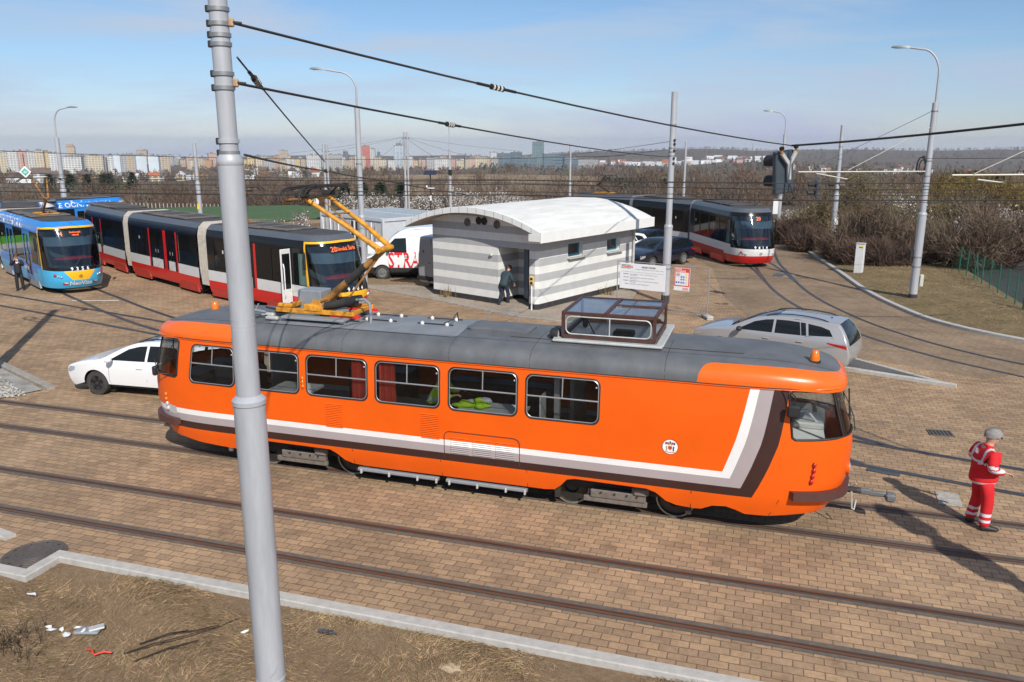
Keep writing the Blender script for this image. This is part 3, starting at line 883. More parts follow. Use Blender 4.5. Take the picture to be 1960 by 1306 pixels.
# lower structure and interior
ib = MB()
ib.box((0, 0, .86), (13.0, 2.2, .06), INTDARK)
ib.box((3.6, .0, 1.55), (.05, 2.2, 1.3), INTERIOR); ib.box((2.05, .55, 1.7), (.08, 1.1, 1.6), INTERIOR)
ib.box((1.95, -.75, 1.75), (.10, .08, 1.7), INTERIOR); ib.box((1.72, -.9, 1.5), (.03, .35, 1.2), INTWHITE)
ib.box((-4.5, .55, 1.6), (.05, 1.2, 1.5), INTERIOR)
ib.box((.75, -.82, 1.70), (1.25, .6, .04), INTWHITE); ib.box((-.9, -.85, 1.66), (1.05, .5, .04), INTDARK); ib.box((-3.5, -.75, 1.68), (.9, .7, .05), INTWHITE)
ib.box((-2.3, .8, 1.35), (1.4, .5, .9), INTDARK); ib.box((.4, .85, 1.3), (2.2, .4, .85), INTDARK)
ib.box((-5.1, -.6, 1.45), (.55, .5, 1.15), INTDARK, .08); ib.box((-5.3, .4, 1.3), (.5, .5, .9), INTDARK, .08)
ib.box((-5.15, -.2, 1.75), (.35, .35, .45), BLUECLOTH, .08)
ib.box((5.3, 0, 1.25), (.06, 2.1, .8), INTWHITE)
ib.box((-6.1, 0, 1.45), (.8, 1.7, .6), INTDARK, .1)
ib.build('cabin_fittings', tram, 30)
c2 = MB()                                     # rear driving desk behind the right-hand corner window
c2.box((6.05, -.1, 1.62), (1.0, 1.7, .05), INTWHITE); c2.box((6.3, .3, 1.70), (.5, .7, .12), PALEGREY, .03)
c2.tube([(5.75, -.6, 1.66), (6.0, -.2, 1.98), (6.25, .0, 1.98), (6.5, .1, 1.66)], .022, PALEGREY, 6)
c2.box((5.86, -1.06, 2.1), (.05, .07, 1.0), WOODTRIM); c2.box((6.15, .93, 1.35), (1.0, .04, .95), INTWHITE); c2.box((5.45, .1, 2.05), (.03, 1.5, .9), INTERIOR)
c2.tube([(5.9, 1.02, 1.86), (6.4, .92, 1.84), (6.7, .6, 1.84)], .03, WOODTRIM, 6)
c2.build('driving_desk', tram, 30)
cb = MB()
for x0, x1 in ((-2.0, -1.66), (-1.42, -1.08)):
    secs = []
    n = 40
    for z in (1.72, 2.0, 2.35, 2.56):
        secs.append([(x0+(x1-x0)*k/n*(1 if z > 1.9 else 1.04), -1.13+.03*math.sin(k*1.35)+.006*math.sin(k*.7+z*3), z) for k in range(n+1)])
    cb.loft(secs, CURTAIN, closed=False)
    cb.build('curtain', tram, 60); cb = MB()
# hatch on the roof, walkway rails and insulators
hb = MB(); hb.loft([[(x, y, z) for x, y in rrect(.66-.62+d, -.34+d, .66+.62-d, .34-d, .14)] for d, z in ((0, 3.03), (0, 3.09), (.03, 3.115), (.10, 3.12))], ROOFGREY)
hb.build('roof_hatch', tram, 40)
for x in (-1.05, ):
    pass
ins = MB()
for x0 in (-2.25, -1.05):
    for y in (-.12, .38):
        ins = MB()
        ins.tube([(x0, y, 3.075), (x0+.75, y, 3.075)], .012, DARKMETAL, 6)
        for xx in (x0+.1, x0+.62):
            ins.lathe([(.03, 3.04), (.04, 3.055), (.04, 3.085), (.022, 3.10), (.012, 3.105), (.012, 3.115)], WHITEINS, (xx, y, 0), n=10)
        ins.build('insulator_bar', tram, 40)
ins = MB()
ins.tube([(-.5, -.12, 3.1), (-.35, -.05, 3.16), (-.3, .1, 3.28), (-.32, .2, 3.1)], .012, RUBBER, 6)
ins.build('roof_cable', tram, 40)
hr = MB()
hr.tube([(.05, .95, 2.96), (.05, .95, 3.12), (.12, .97, 3.16), (.62, .97, 3.16), (.68, .95, 3.12), (.68, .95, 2.96)], .012, GREYBOX, 6)
hr.build('grab_rail', tram, 40)
h2 = MB()
h2.box((-5.35, .25, 3.16), (.42, .2, .015), PALEGREY)
for xx in (-5.5, -5.22): h2.tube([(xx, .25, 3.0), (xx, .25, 3.16)], .01, DARKMETAL, 5)
h2.tube([(-5.0, .2, 2.99), (-4.92, .2, 3.1), (-4.85, .15, 3.17)], .012, PALEGREY, 5)
h2.build('roof_bracket', tram, 30)
# beacons
for x, y, z in ((-5.95, .15, 2.95), (6.28, -.32, 2.93)):
    b = MB()
    b.lathe([(.10, 0), (.10, .03), (.085, .035)], RUBBER, (x, y, z), n=18)
    b.lathe([(.082, .03), (.078, .10), (.06, .19), (.045, .205), (0.001, .21)], AMBER, (x, y, z), n=18)
    b.build('beacon', tram, 50)
# lookout of glass on the roof
lk = empty('roof_lookout', (0, 0, 0)); lk.parent = tram
lb = MB()
X0, X1, Y0, Y1, ZB, ZT = 1.98, 3.62, -.52, 1.02, 3.10, 3.545
for (a, b_, c, d) in ((X0, X1, Y0, Y0), (X0, X1, Y1, Y1), (X0, X0, Y0, Y1), (X1, X1, Y0, Y1)):
    for z, m, t_ in ((ZB+.03, BROWNFRAME, .055), (ZT, BROWNFRAME, .05)):
        lb.box(((a+b_)/2, (c+d)/2, z), (max(.055, b_-a), max(.055, d-c), t_), m)
for x in (X0, X1):
    for y in (Y0, Y1): lb.box((x, y, (ZB+ZT)/2), (.05, .05, ZT-ZB-.05), BROWNFRAME)
lb.box(((X0+X1)/2-.05, (Y0+Y1)/2, ZT+.027), (.06, Y1-Y0, .02), BROWNFRAME)
lb.box(((X0+X1)/2+.4, (Y0+Y1)/2+.1, ZT+.027), ((X1-X0)/2, .05, .02), BROWNFRAME)
lb.build('frame', lk, 30)
gb = MB()
gb.quad((X0, Y0, ZT+.012), (X1, Y0, ZT+.012), (X1, Y1, ZT+.012), (X0, Y1, ZT+.012), PLEXI)
gb.build('roof_pane', lk, 0)
for a, b_ in (((X0, Y0), (X1, Y0)), ((X0, Y1), (X1, Y1)), ((X0, Y0), (X0, Y1)), ((X1, Y0), (X1, Y1))):
    g2 = MB()
    g2.quad((a[0], a[1], ZB+.05), (b_[0], b_[1], ZB+.05), (b_[0], b_[1], ZT-.02), (a[0], a[1], ZT-.02), GLASS_CLEAR)
    pn = g2.build('side_pane', lk, 0)
tr = MB()
q = rrect(X0+.06, ZB+.075, X1-.06, ZT-.05, .10, 5)
P = [Vector((u, Y0-.03, v)) for u, v in q]; tr.tube(P+P[:2], .012, PALEGREY, 6, False)
tr.tube([(2.83, Y0-.03, ZB+.07), (2.83, Y0-.03, ZT-.05)], .012, PALEGREY, 6)
tr.build('window_trim', lk, 40)
cu = MB()
for (a, b_, c, d) in ((X0-.1, X1+.1, Y0-.1, Y0-.1), (X0-.1, X1+.1, Y1+.1, Y1+.1)):
    cu.box(((a+b_)/2, (c+d)/2, 3.065), (b_-a+.12, .14, .05), PALEGREY, .015)
for x in (X0-.1, X1+.1): cu.box((x, (Y0+Y1)/2, 3.066), (.14, Y1-Y0+.1, .05), PALEGREY, .015)
cu.box(((X0+X1)/2, (Y0+Y1)/2, 3.02), (X1-X0+.3, Y1-Y0+.3, .05), DARKMETAL)
cu.build('curb', lk, 30)
li = MB()
li.box(((X0+X1)/2, (Y0+Y1)/2, 3.055), (X1-X0, Y1-Y0, .02), INTWHITE)
li.box((3.0, .0, 3.12), (.38, .25, .12), RUBBER, .03); li.box((2.2, .35, 3.2), (.1, .1, .2), RUBBER, .03)
li.box((2.8, .9, 3.18), (1.5, .03, .12), WOODTRIM)
li.tube([(2.35, -.1, 3.32), (2.5, -.2, 3.1)], .012, RUBBER, 5); li.tube([(2.77, -.3, 3.5), (2.72, -.4, 3.12)], .012, PALEGREY, 5)
li.build('instruments', lk, 30)
hl = MB()
hl.lathe([(.03, 0), (.10, .02), (.115, .10), (.11, .16)], RUBBER, (1.72, -.42, 3.12), axis='x', n=14)
hl.lathe([(.105, .155), (.06, .172), (0.001, .18)], CLEARLENS, (1.72, -.42, 3.12), axis='x', n=14)
hl.box((1.82, -.32, 3.14), (.22, .3, .16), mat('dark teal cover', (.02, .05, .07), .5), .05)
hl.build('spotlight', tram, 40)
# pantograph
pg = empty('pantograph', (0, 0, 0)); pg.parent = tram
b = MB()
for y in (-.42, .42): b.box((-3.15, y, 3.22), (1.75, .08, .09), YELLOWP, .01)
for x in (-3.95, -3.1, -2.35): b.box((x, 0, 3.22), (.09, .9, .09), YELLOWP, .01)
b.box((-3.2, -.42, 3.30), (.35, .12, .14), YELLOWP, .02); b.box((-3.85, -.35, 3.3), (.35, .10, .08), YELLOWP, .02)
b.prism([(-3.24, 3.26), (-2.96, 3.26), (-3.04, 3.46), (-3.16, 3.46)], lambda u, v, w: (u, -.47+w, v), .06, YELLOWP)
b.prism([(-3.24, 3.26), (-2.96, 3.26), (-3.04, 3.46), (-3.16, 3.46)], lambda u, v, w: (u, .40+w, v), .06, YELLOWP)
b.build('base_frame', pg, 30)
b = MB()
b.box((-3.1, -.5, 3.11), (1.4, .3, .05), GREYBOX, .01); b.box((-3.1, .5, 3.11), (1.4, .3, .05), GREYBOX, .01)
b.box((-2.5, -.38, 3.16), (.65, .07, .05), REDINS); b.box((-2.5, .38, 3.16), (.65, .07, .05), REDINS); b.box((-2.95, -.38, 3.165), (.2, .06, .05), RUBBER)
for x in (-3.8, -2.5):
    for y in (-.5, .5): b.lathe([(.05, 3.03), (.075, 3.05), (.045, 3.075), (.07, 3.09), (.04, 3.11)], WHITEINS, (x, y, 0), n=10)
b.build('insulated_bed', pg, 30)
b = MB()
b.lathe([(.06, 0), (.16, .02), (.13, .06), (.05, .10), (.04, .15)], BROWNINS, (-4.05, -.2, 3.1), n=14); b.lathe([(.06, 0), (.16, .02), (.13, .06), (.05, .10), (.04, .15)], BROWNINS, (-4.05, .2, 3.1), n=14)
for x, y in ((-4.28, -.35), (-4.0, -.62)): b.box((x, y, 3.08), (.3, .12, .08), PALEGREY, .03)
b.tube([(-4.6, -.55, 2.99), (-4.58, -.5, 3.12), (-4.5, -.45, 3.18), (-4.3, -.4, 3.14)], .025, GREYBOX, 6)
b.tube([(-4.55, -.65, 2.97), (-4.5, -.6, 3.05), (-4.2, -.5, 3.1)], .016, RUBBER, 5)
b.tube([(-4.35, -.3, 3.22), (-3.9, -.42, 3.2)], .02, RUBBER, 5)
b.build('cable_terminals', pg, 40)
b = MB(); b.box((-3.72, .55, 3.28), (.55, .45, .42), GREYBOX, .015); b.build('control_box', pg, 30)
b = MB()
b.tube([(-3.08, 0, 3.42), (-2.75, 0, 3.68), (-2.1, 0, 4.2), (-1.77, 0, 4.47)], [.085, .075, .062, .055], RUSTYEL, 10)
b.cyl((-3.08, -.46, 3.42), (-3.08, .46, 3.42), .045, RUSTYEL, 10)
b.cyl((-1.77, -.30, 4.48), (-1.77, .30, 4.48), .06, YELLOWP, 10)
b.tube([(-2.62, .0, 3.78), (-2.2, 0, 4.12)], .078, DARKMETAL, 10)
b.tube([(-2.60, -.14, 3.40), (-1.80, -.10, 4.40)], .022, RUSTYEL, 6)
b.build('lower_arm', pg, 40)
b = MB()
b.tube([(-1.75, -.24, 4.49), (-2.3, -.34, 4.88), (-3.27, -.46, 5.50)], [.058, .048, .040], YELLOWP, 10)
b.tube([(-1.78, .24, 4.50), (-2.3, .34, 4.86), (-3.22, .46, 5.44)], [.058, .048, .040], YELLOWP, 10)
b.tube([(-2.75, -.4, 5.16), (-2.7, .4, 5.13)], .02, RUSTYEL, 6)
b.tube([(-1.9, 0, 4.40), (-3.1, .1, 5.36)], .016, RUSTYEL, 6)
b.tube([(-3.2, -.46, 5.46), (-3.2, .46, 5.42)], .03, RUSTYEL, 6)
b.build('upper_arm', pg, 40)
b = MB()
for x, z in ((-3.46, 5.64), (-3.02, 5.66)):
    P = [(x, -.98, z-.22), (x, -.92, z-.08), (x, -.8, z-.01), (x, -.6, z+.02), (x, 0, z+.03), (x, .6, z+.02), (x, .8, z-.01), (x, .92, z-.08), (x, .98, z-.22)]
    b.tube(P, .022, DARKMETAL, 6); b.tube([(q[0]+.04, q[1], q[2]-.03) for q in P[1:-1]], .014, DARKMETAL, 5)
for y in (-.5, .5):
    b.tube([(-3.46, y, 5.63), (-3.25, y, 5.45), (-3.02, y, 5.65)], .018, DARKMETAL, 5)
    b.tube([(-3.25, y, 5.45), (-3.62, y, 5.42), (-3.70, y*.9, 5.36)], .025, RUSTYEL, 6)
    b.box((-3.24, y, 5.52), (.3, .09, .1), DARKMETAL, .02)
b.tube([(-3.72, -.5, 5.38), (-3.72, .5, 5.38)], .022, DARKMETAL, 6)
b.build('collector_head', pg, 40)
b = MB(); b.lathe([(.001, 0), (.075, .003), (.075, .012), (.001, .015)], WHITEP, (-3.06, -.32, 5.38), axis='y', n=18); b.cyl((-3.06, -.31, 5.38), (-3.06, -.31, 5.5), .012, RUBBER, 5)
b.build('marker_disc', pg, 30)
b = MB()
b.tube([(-2.98, -.28, 3.32), (-2.5, -.26, 3.42)], .085, DARKMETAL, 12); b.tube([(-2.5, -.26, 3.42), (-2.3, -.26, 3.46)], .10, RUBBER, 12)
b.build('spring_drum', pg, 40); b = MB()
b.tube([(-2.98, .22, 3.34), (-2.45, .24, 3.42)], .07, DARKMETAL, 10); b.build('damper', pg, 40); b = MB()
b.tube([(-2.3, -.26, 3.48), (-2.12, -.26, 3.50), (-2.0, -.27, 3.42), (-1.97, -.3, 3.2), (-1.97, -.32, 3.04)], .03, GREYBOX, 8)
b.build('cable_duct', pg, 40)
# old collector horns folded behind on the roof line
# bumpers, lamps, mirrors, wipers, coupler
for sg in (1, -1):
    b = MB()
    secs = []
    n = 30
    u0 = T3.s_at_x(6.02, .85)
    for k in range(n+1):
        u = u0+(2*SE-2*u0)*k/n
        a = T3.pt(u*1.0, .85, .005); c = T3.pt(u, .85, .11)
        a.x *= sg; c.x *= sg
        secs.append([(a.x, a.y, .80), (c.x, c.y, .785), (c.x, c.y, .935), (a.x, a.y, .925)])
    b.loft(secs, BUMPER); b.build('bumper', tram, 25)
    for far in (-1, 1):
        b = MB()
        u = T3.s_at_x(6.32, 1.2)
        for z in (1.10, 1.20, 1.30, 1.40):
            p = T3.pt(u, z, .012); q_ = T3.pt(u+.07, z, .02); p.x *= sg; q_.x *= sg; p.y *= far*-1*-1 if far == 1 else -1; q_.y *= 1 if far == 1 else -1
            c = (p+q_)/2
            b.blob(c, (.035, .028, .048), REDLENS if sg > 0 else (AMBER if z > 1.25 else CLEARLENS), 8, 5)
        b.build('marker_lamp', tram, 50)
        b = MB()
        c = Vector((sg*6.93, .55*far, 1.22))
        b.lathe([(.11, -.05), (.125, .0), (.12, .03)], ORANGE, c, axis='x', n=18)
        b.lathe([(.105, .03*sg), (.06, .055*sg), (.001, .06*sg)], CLEARLENS, c, axis='x', n=16)
        b.build('headlight', tram, 50)
b = MB()                                      # coupler at the right-hand end
b.tube([(6.6, 0, .62), (7.25, 0, .60)], .06, DARKMETAL, 8); b.box((7.28, 0, .60), (.24, .10, .10), COUPG, .02); b.box((7.52, 0, .58), (.30, .09, .09), COUPG, .02); b.box((7.72, -.03, .56), (.16, .20, .14), COUPG, .03)
b.tube([(7.05, -.45, .75), (7.08, -.45, .45), (7.12, -.4, .40), (7.15, -.32, .55)], .014, PALEGREY, 6)
b.tube([(7.0, .4, .7), (7.12, .4, .45), (7.2, .3, .6)], .014, PALEGREY, 6)
b.build('coupler', tram, 40)
b = MB(); b.tube([(-6.6, 0, .62), (-7.3, 0, .60)], .06, DARKMETAL, 8); b.box((-7.4, 0, .60), (.25, .2, .14), GREYBOX, .02); b.build('coupler', tram, 40)
b = MB()
p = T3.pt(T3.s_at_x(5.78, 2.6), 2.63, .02)
b.tube([p, p+Vector((.12, -.10, .01)), p+Vector((.2, -.16, -.04)), p+Vector((.2, -.16, -.18))], .010, RUBBER, 6)
b.box(p+Vector((.19, -.15, -.29)), (.20, .09, .20), RUBBER, .03)
b.build('mirror', tram, 40)
b = MB()
p = T3.pt(-T3.s_at_x(6.2, 1.8), 1.86, .02)
b.tube([p, p+Vector((-.2, -.08, .02)), p+Vector((-.25, -.1, .35))], .011, RUBBER, 6); b.box(p+Vector((-.26, -.1, .08)), (.1, .12, .2), RUBBER, .03)
b.build('mirror', tram, 40)
for sg in (1, -1):
    for y in (-.35, .35):
        b = MB()
        a = T3.pt(SE+y, 1.80, .04); c = T3.pt(SE+y+.22, 2.25, .04); a.x *= sg; c.x *= sg
        b.tube([a, (a+c)/2+Vector((sg*.04, 0, 0)), c], .010, RUBBER, 5); b.tube([c+Vector((0, .0, .22)), c-Vector((sg*-.05, 0, .26))], .014, RUBBER, 5)
        b.build('wiper', tram, 40)
b = MB(); a = T3.pt(-3.02, 2.02, .0)           # small amber indicator between two windows
for z in (1.92, 2.0, 2.08): b.blob((-3.0, -1.262, z), (.035, .022, .045), AMBER, 8, 5)
b.build('indicator_lamp', tram, 50)
b = MB(); cx, cz = 4.06, 1.50                  # round white badge with a small coat of arms
pl = lambda u, v, w=0.0: Vector((cx+u, T3.pt(cx, cz).y-.006-w, cz+v))
def disc(u, v, r, m, w):
    q = circle(u, v, r, 28); b.add([pl(a, c, w) for a, c in q], [list(range(28))], m)
disc(0, 0, .135, STRIPE_B, .0); disc(0, 0, .128, WHITEP, .002)
SHRED = mat('badge red', (.5, .03, .03), .5, var=0); SHGOLD = mat('badge gold', (.45, .28, .05), .5, var=0); SHBLK = mat('badge dark', (.05, .04, .04), .5, var=0)
b.add([pl(u, v, .004) for u, v in ((-.032, .015), (.032, .015), (.032, -.03), (0, -.07), (-.032, -.03))], [(0, 1, 2, 3, 4)], SHRED)
b.add([pl(u, v, .005) for u, v in ((-.02, -.035), (.02, -.035), (.012, -.055), (0, -.064), (-.012, -.055))], [(0, 1, 2, 3, 4)], SHGOLD)
for u in (-.055, .055):
    b.add([pl(u*k+x, v, .004) for k, x, v in ((1, 0, .02), (1.35, 0, .0), (1.2, 0, -.03), (1.3, 0, -.07), (.85, 0, -.07), (.8, 0, -.02))], [(0, 1, 2, 3, 4, 5)], SHGOLD if u < 0 else SHBLK)
for u, v, m_ in ((-.04, .06, SHRED), (0, .075, SHBLK), (.04, .06, SHRED), (-.02, .045, SHGOLD), (.02, .045, SHGOLD), (-.07, .055, SHBLK), (.07, .055, SHBLK)):
    b.add([pl(u+a, v+c, .0045) for a, c in ((-.012, -.015), (.012, -.015), (.014, .02), (0, .03), (-.014, .02))], [(0, 1, 2, 3, 4)], m_)
b.tube([pl(-.08, -.085, .004), pl(0, -.1, .004), pl(.08, -.085, .004)], .006, SHRED, 4)
b.build('badge', tram, 30)
b = MB()                                      # door sticker and number sheet at the left-hand end
q = T3.pt(-T3.s_at_x(6.25, 1.1), 1.1, .006)
u = -T3.s_at_x(6.3, 1.1)
b.add([T3.pt(u-.0, 1.02, .008), T3.pt(u+.22, 1.0, .008), T3.pt(u+.22, 1.18, .008), T3.pt(u, 1.2, .008)], [(0, 1, 2, 3)], PALEGREY)
b.build('notice_sticker', tram, 0)
# bogies
for xc in (-3.2, 3.2):
    bg = empty('bogie', (xc, 0, 0)); bg.parent = tram
    b = MB()
    for y in (-.95, .95):
        b.box((-.05, y, .36), (1.0, .12, .16), GRIME, .02); b.box((.35, y-.02 if y < 0 else y+.02, .50), (.30, .16, .22), GRIME, .06)
        b.box((-.1, y, .24), (1.15, .07, .10), GRIME, .01)
        for k in (-.35, -.1, .12, .3): b.cyl((k, y*1.07, .40), (k, y*1.09, .40), .02, DARKMETAL, 6)
    b.box((0, 0, .45), (2.4, 1.6, .22), DARKMETAL, .03); b.box((0, 0, .68), (1.6, 1.7, .25), DARKMETAL)
    b.box((-1.15, -.98, .35), (.10, .08, .3), DARKMETAL); b.box((1.2, -.98, .35), (.10, .08, .3), DARKMETAL)
    b.build('bogie_frame', bg, 30)
    for x in (-.95, .95):
        for y in (-1, 1):
            w = MB()
            o = y*.70
            w.lathe([(.05, -.02*1), (.12, .0), (.15, .06), (.24, .045), (.30, .03), (.315, .07), (.345, .07), (.35, .0), (.35, -.06), (.37, -.07), (.37, -.10), (.1, -.1)] if y > 0 else
                    [(.05, .02), (.12, .0), (.15, -.06), (.24, -.045), (.30, -.03), (.315, -.07), (.345, -.07), (.35, 0), (.35, .06), (.37, .07), (.37, .10), (.1, .1)], WHEELSTEEL, (x, o, .35), axis='y', n=36)
            w.lathe([(.318, .072*y), (.348, .073*y), (.3515, .0), (.3515, -.05*y)], TYRESTEEL, (x, o, .35), axis='y', n=36, caps=False)
            w.build('wheel', bg, 40)
b = MB()                                      # under-frame boxes, steps
b.box((0, 0, .62), (4.2, 1.9, .35), DARKMETAL); b.box((5.3, 0, .62), (2.2, 1.7, .3), DARKMETAL); b.box((-5.3, 0, .62), (2.2, 1.7, .3), DARKMETAL)
b.build('underframe', tram, 0)
for x0, x1 in ((-1.95, -.25), (-.10, 1.5)):
    b = MB(); b.box(((x0+x1)/2, -1.11, .30), (x1-x0, .10, .07), GREYBOX, .015); b.box(((x0+x1)/2, -1.07, .27), (x1-x0, .05, .04), DARKMETAL)
    for k in (.05, .4, .75, .98): b.box((x0+(x1-x0)*k, -1.16, .27), (.035, .06, .09), PALEGREY, .01)
    b.build('step_board', tram, 30)
b = MB(); b.box((-5.0, -.95, .35), (.10, .05, .22), PALEGREY, .01); b.build('rail_guard', tram, 30)
# jacket left lying on the table inside
jk = MB(); rj = random.Random(3)
for k in range(16): jk.blob((.1+rj.random()*.5, -1.0+rj.random()*.3, 1.74+rj.random()*.08), (.10+rj.random()*.07, .07, .035+rj.random()*.03), HIVIS if k % 5 else REFLECT, 8, 5, .3, rj)
tag(jk.build('jacket', None, 60), 'bright yellow jacket lying on the white table inside the orange tram', 'jacket')
# ------------------------------------------------------------------ modern articulated trams
CREAMYEL = mat('yellow front paint', (.85, .45, .015), .3, coat=.4, var=.03)
TBLUE = mat('blue advert paint', (.02, .21, .62), .35, coat=.3, var=.05)
TBLUE2 = mat('pale blue advert paint', (.05, .42, .72), .35, coat=.3, var=.05)
TRED = mat('red tram paint', (.62, .012, .012), .35, coat=.3, var=.05)
TRED2 = mat('dusty red tram skirt', (.40, .035, .022), .5, var=.2)
TWHITE = mat('white tram panel', (.62, .62, .61), .4, var=.06)
TBLACK = mat('glossy black band', (.010, .010, .011), .18, spec=.3, var=0)
TGREY = mat('grey roof edge', (.085, .097, .115), .4, var=.1, coat=.2)
TROOF = mat('dark tram roof', (.055, .05, .05), .75, var=.35, scale=1.2)
TROOF2 = mat('brown grey roof box', (.12, .105, .095), .75, var=.3, scale=2)
BELLOWS = mat('grey bellows', (.42, .38, .33), .9, var=.15)
BELLOWSD = mat('dark bellows', (.14, .15, .165), .9, var=.15)
TGLASS = mat('dark tram side glass', (.008, .009, .010), .05, spec=.35, var=0)
GREENG = mat('green shaded glass', (.09, .17, .15), .08, spec=.6, var=.15, scale=1)
LED = mat('amber matrix display', (.02, .01, .005), .5, var=0, emit=(1, .16, .03), estr=1.6)
DISPLAY = mat('display backing', (.012, .012, .012), .4, var=0)
SCREEN = glass('tinted tram windscreen', (.42, .52, .55), .07)
DASH = mat('red dashboard', (.55, .02, .03), .5, var=.05)
DASHG = mat('grey cab lining', (.10, .14, .17), .7, var=.1)
BLIND = mat('grey sun blind', (.16, .20, .25), .8, var=.05)
TGREEN = mat('green advert paint', (.10, .42, .03), .4, coat=.2, var=.04)
TLIGHTS = mat('silver lamp', (.6, .62, .64), .15, .6, var=.1)
FLAGB = mat('flag blue', (.02, .07, .3), .5, var=0)

TW = [(.2, 1.13), (.35, 1.20), (.8, 1.23), (2.55, 1.215), (2.75, 1.20), (2.92, 1.15), (3.04, 1.04), (3.13, .92)]
TL = [(.2, 1.45), (.32, 1.62), (.6, 1.80), (.95, 1.86), (1.2, 1.82), (1.6, 1.66), (2.2, 1.42), (2.92, 1.10), (3.13, .9)]
def segment(parent, name, Ls, doors, wins, liv, nose=0, number=None, route=None, dest=None, advert=None, narrow=False):
    """one articulated section. local x forward, origin at its rear end (nose=1: round front at x=Ls; nose=-1: round end at x=0)"""
    xs = Ls-1.86 if nose == 1 else Ls
    lt = [(z, xs+v) for z, v in TL]
    sh = Shell(xs, 2.6, TW, lt, back=False, xb=0.0)
    seg = empty(name, (0, 0, 0)); seg.parent = parent
    mir = (nose == -1)
    def P(u, z, o=0.0, far=False):
        p = sh.pt(u, z, o)
        if far: p.y = -p.y
        if mir: p.x = Ls-p.x; p.y = p.y
        return p
    if mir:
        xs = Ls-1.86; sh = Shell(xs, 2.6, TW, [(z, xs+v) for z, v in TL], back=False, xb=0.0)
    rnd = nose != 0
    SE_ = sh.S if rnd else Ls
    top = 2.93
    side = liv['side']
    # coordinates along the side: flip for a mirrored section so that doors are still given from its rear end
    def fx(a, b): return (Ls-b, Ls-a) if mir else (a, b)
    bod = MB()
    for far in (False, True):
        reg = []
        reg.append((rect(-1, .2, SE_+1, .78), liv['skirt']))
        reg.append((rect(-1, 1.22, SE_+1, 2.64), liv['band']))
        reg.append((rect(-1, 2.64, SE_+1, 2.95), liv['top']))
        for a, b in doors:
            a, b = fx(a, b)
            if liv.get('posts'):
                reg.append((rect(a-.14, .36, b+.14, 2.62), TBLACK))
                reg.append((rect(a-.15, .36, a, 2.60), liv['door'])); reg.append((rect(b, .36, b+.15, 2.60), liv['door']))
                reg.append((rect(a, .36, b, .80), liv['skirt'])); reg.append((rect(a+.16, .80, b-.16, 1.22), TWHITE))
            else: reg.append((rect(a-.12, .36, b+.12, 2.62), liv['door']))
        holes = []
        for a, b in wins:
            a, b = fx(a, b); holes.append(rrect(a, 1.25, b, 2.52, .05, 2))
        for a, b in doors:
            a, b = fx(a, b); mid = (a+b)/2
            zd = 1.25 if liv.get('posts') else .62
            for c, d in ((a, mid-.03), (mid+.03, b)): holes.append(rrect(c+.04, zd, d-.04, 2.45, .05, 2))
        if rnd:
            u0, u1 = xs+.62, SE_+.5
            if liv.get('arch'): reg.append(([(u0-.14, .95), (u0-.08, 2.90), (u1, 2.935), (u1, .78), (u0+.4, .78)], liv['arch']))
            reg.append(([(u0-.02, 1.0), (u0+.04, 2.82), (u1, 2.86), (u1, 1.0)], TBLACK))
            if liv.get('mask'): reg.append(([(xs-.2, .66), (xs-.2, 1.06), (u1, 1.06), (u1, .70)], liv['mask']))
            if liv.get('mask'): reg.append(([(u0-.02, 1.06), (u0+.04, 2.82), (u1, 2.86), (u1, 1.06)], TBLACK))
            if liv.get('chin'): reg.append(([(SE_-.65, 1.05), (u1, 1.05), (u1, .62), (SE_-.30, .62)], liv['chin']))
            if liv.get('bumper'): reg.append(([(xs+.2, .2), (xs+.2, .62), (u1, .66), (u1, .2)], liv['bumper']))
            holes.append([(u0+.10, 1.22), (u0+.14, 2.72), (u1, 2.78), (u1, 1.18)])
            if nose == 1: holes.append([(xs+.02, 1.25), (xs+.02, 2.45), (xs+.48, 2.45), (xs+.48, 1.25)])
        arch = []
        out_ = [(0, .25)]+[(SE_, .25 if not rnd else .28), (SE_, top), (0, top)]
        bod.cdt(out_, lambda u, v: P(u, v, 0, far), side, [h for h in holes], reg, (.3 if not rnd else .16, .25), flip=far != mir)
    # closed rear wall of the section
    for x in ((Ls,) if mir else (0.0,)) + ((Ls if not mir else 0.0,) if not rnd else ()):
        bod.box((x, 0, 1.6), (.03, 2.3, 2.6), TBLACK)
    bod.build('body', seg, 35, weld=True)
    # sloping roof edge and flat roof
    rf = MB()
    N = 24
    for far in (False, True):
        secs = []
        for i in range(N+1):
            u = SE_*i/N
            secs.append([tuple(P(u, z, 0, far)) for z in (2.925, 2.98, 3.04, 3.09, 3.13)])
        n = len(secs[0])
        rf.loft(secs, liv['roofedge'], closed=False)
        secs = []
        for i in range(N+1):
            u = SE_*i/N; q = P(u, 3.13, 0, far); c = Vector((q.x, 0, 3.15))
            secs.append([tuple(q), ((q.x+c.x)/2, q.y/2, 3.147), tuple(c)])
        rf.loft(secs, TROOF, closed=False)
    rf.build('roof', seg, 30)
    rr = random.Random(int(Ls*100)+len(doors))
    x = .6
    while x < Ls-1.8-(1.2 if rnd else 0):
        l = 1.0+rr.random()*1.3
        if x+l > Ls-.7-(1.0 if rnd else 0): break
        b = MB(); b.box((x+l/2, 0, 3.18), (l-.1, 1.45+rr.random()*.3, .08), TROOF2 if rr.random() < .6 else TROOF, .03)
        b.box((x+l/2, 0, 3.225), (l*.6, .9, .02), TROOF, .005)
        b.build('roof_box', seg, 30); x += l
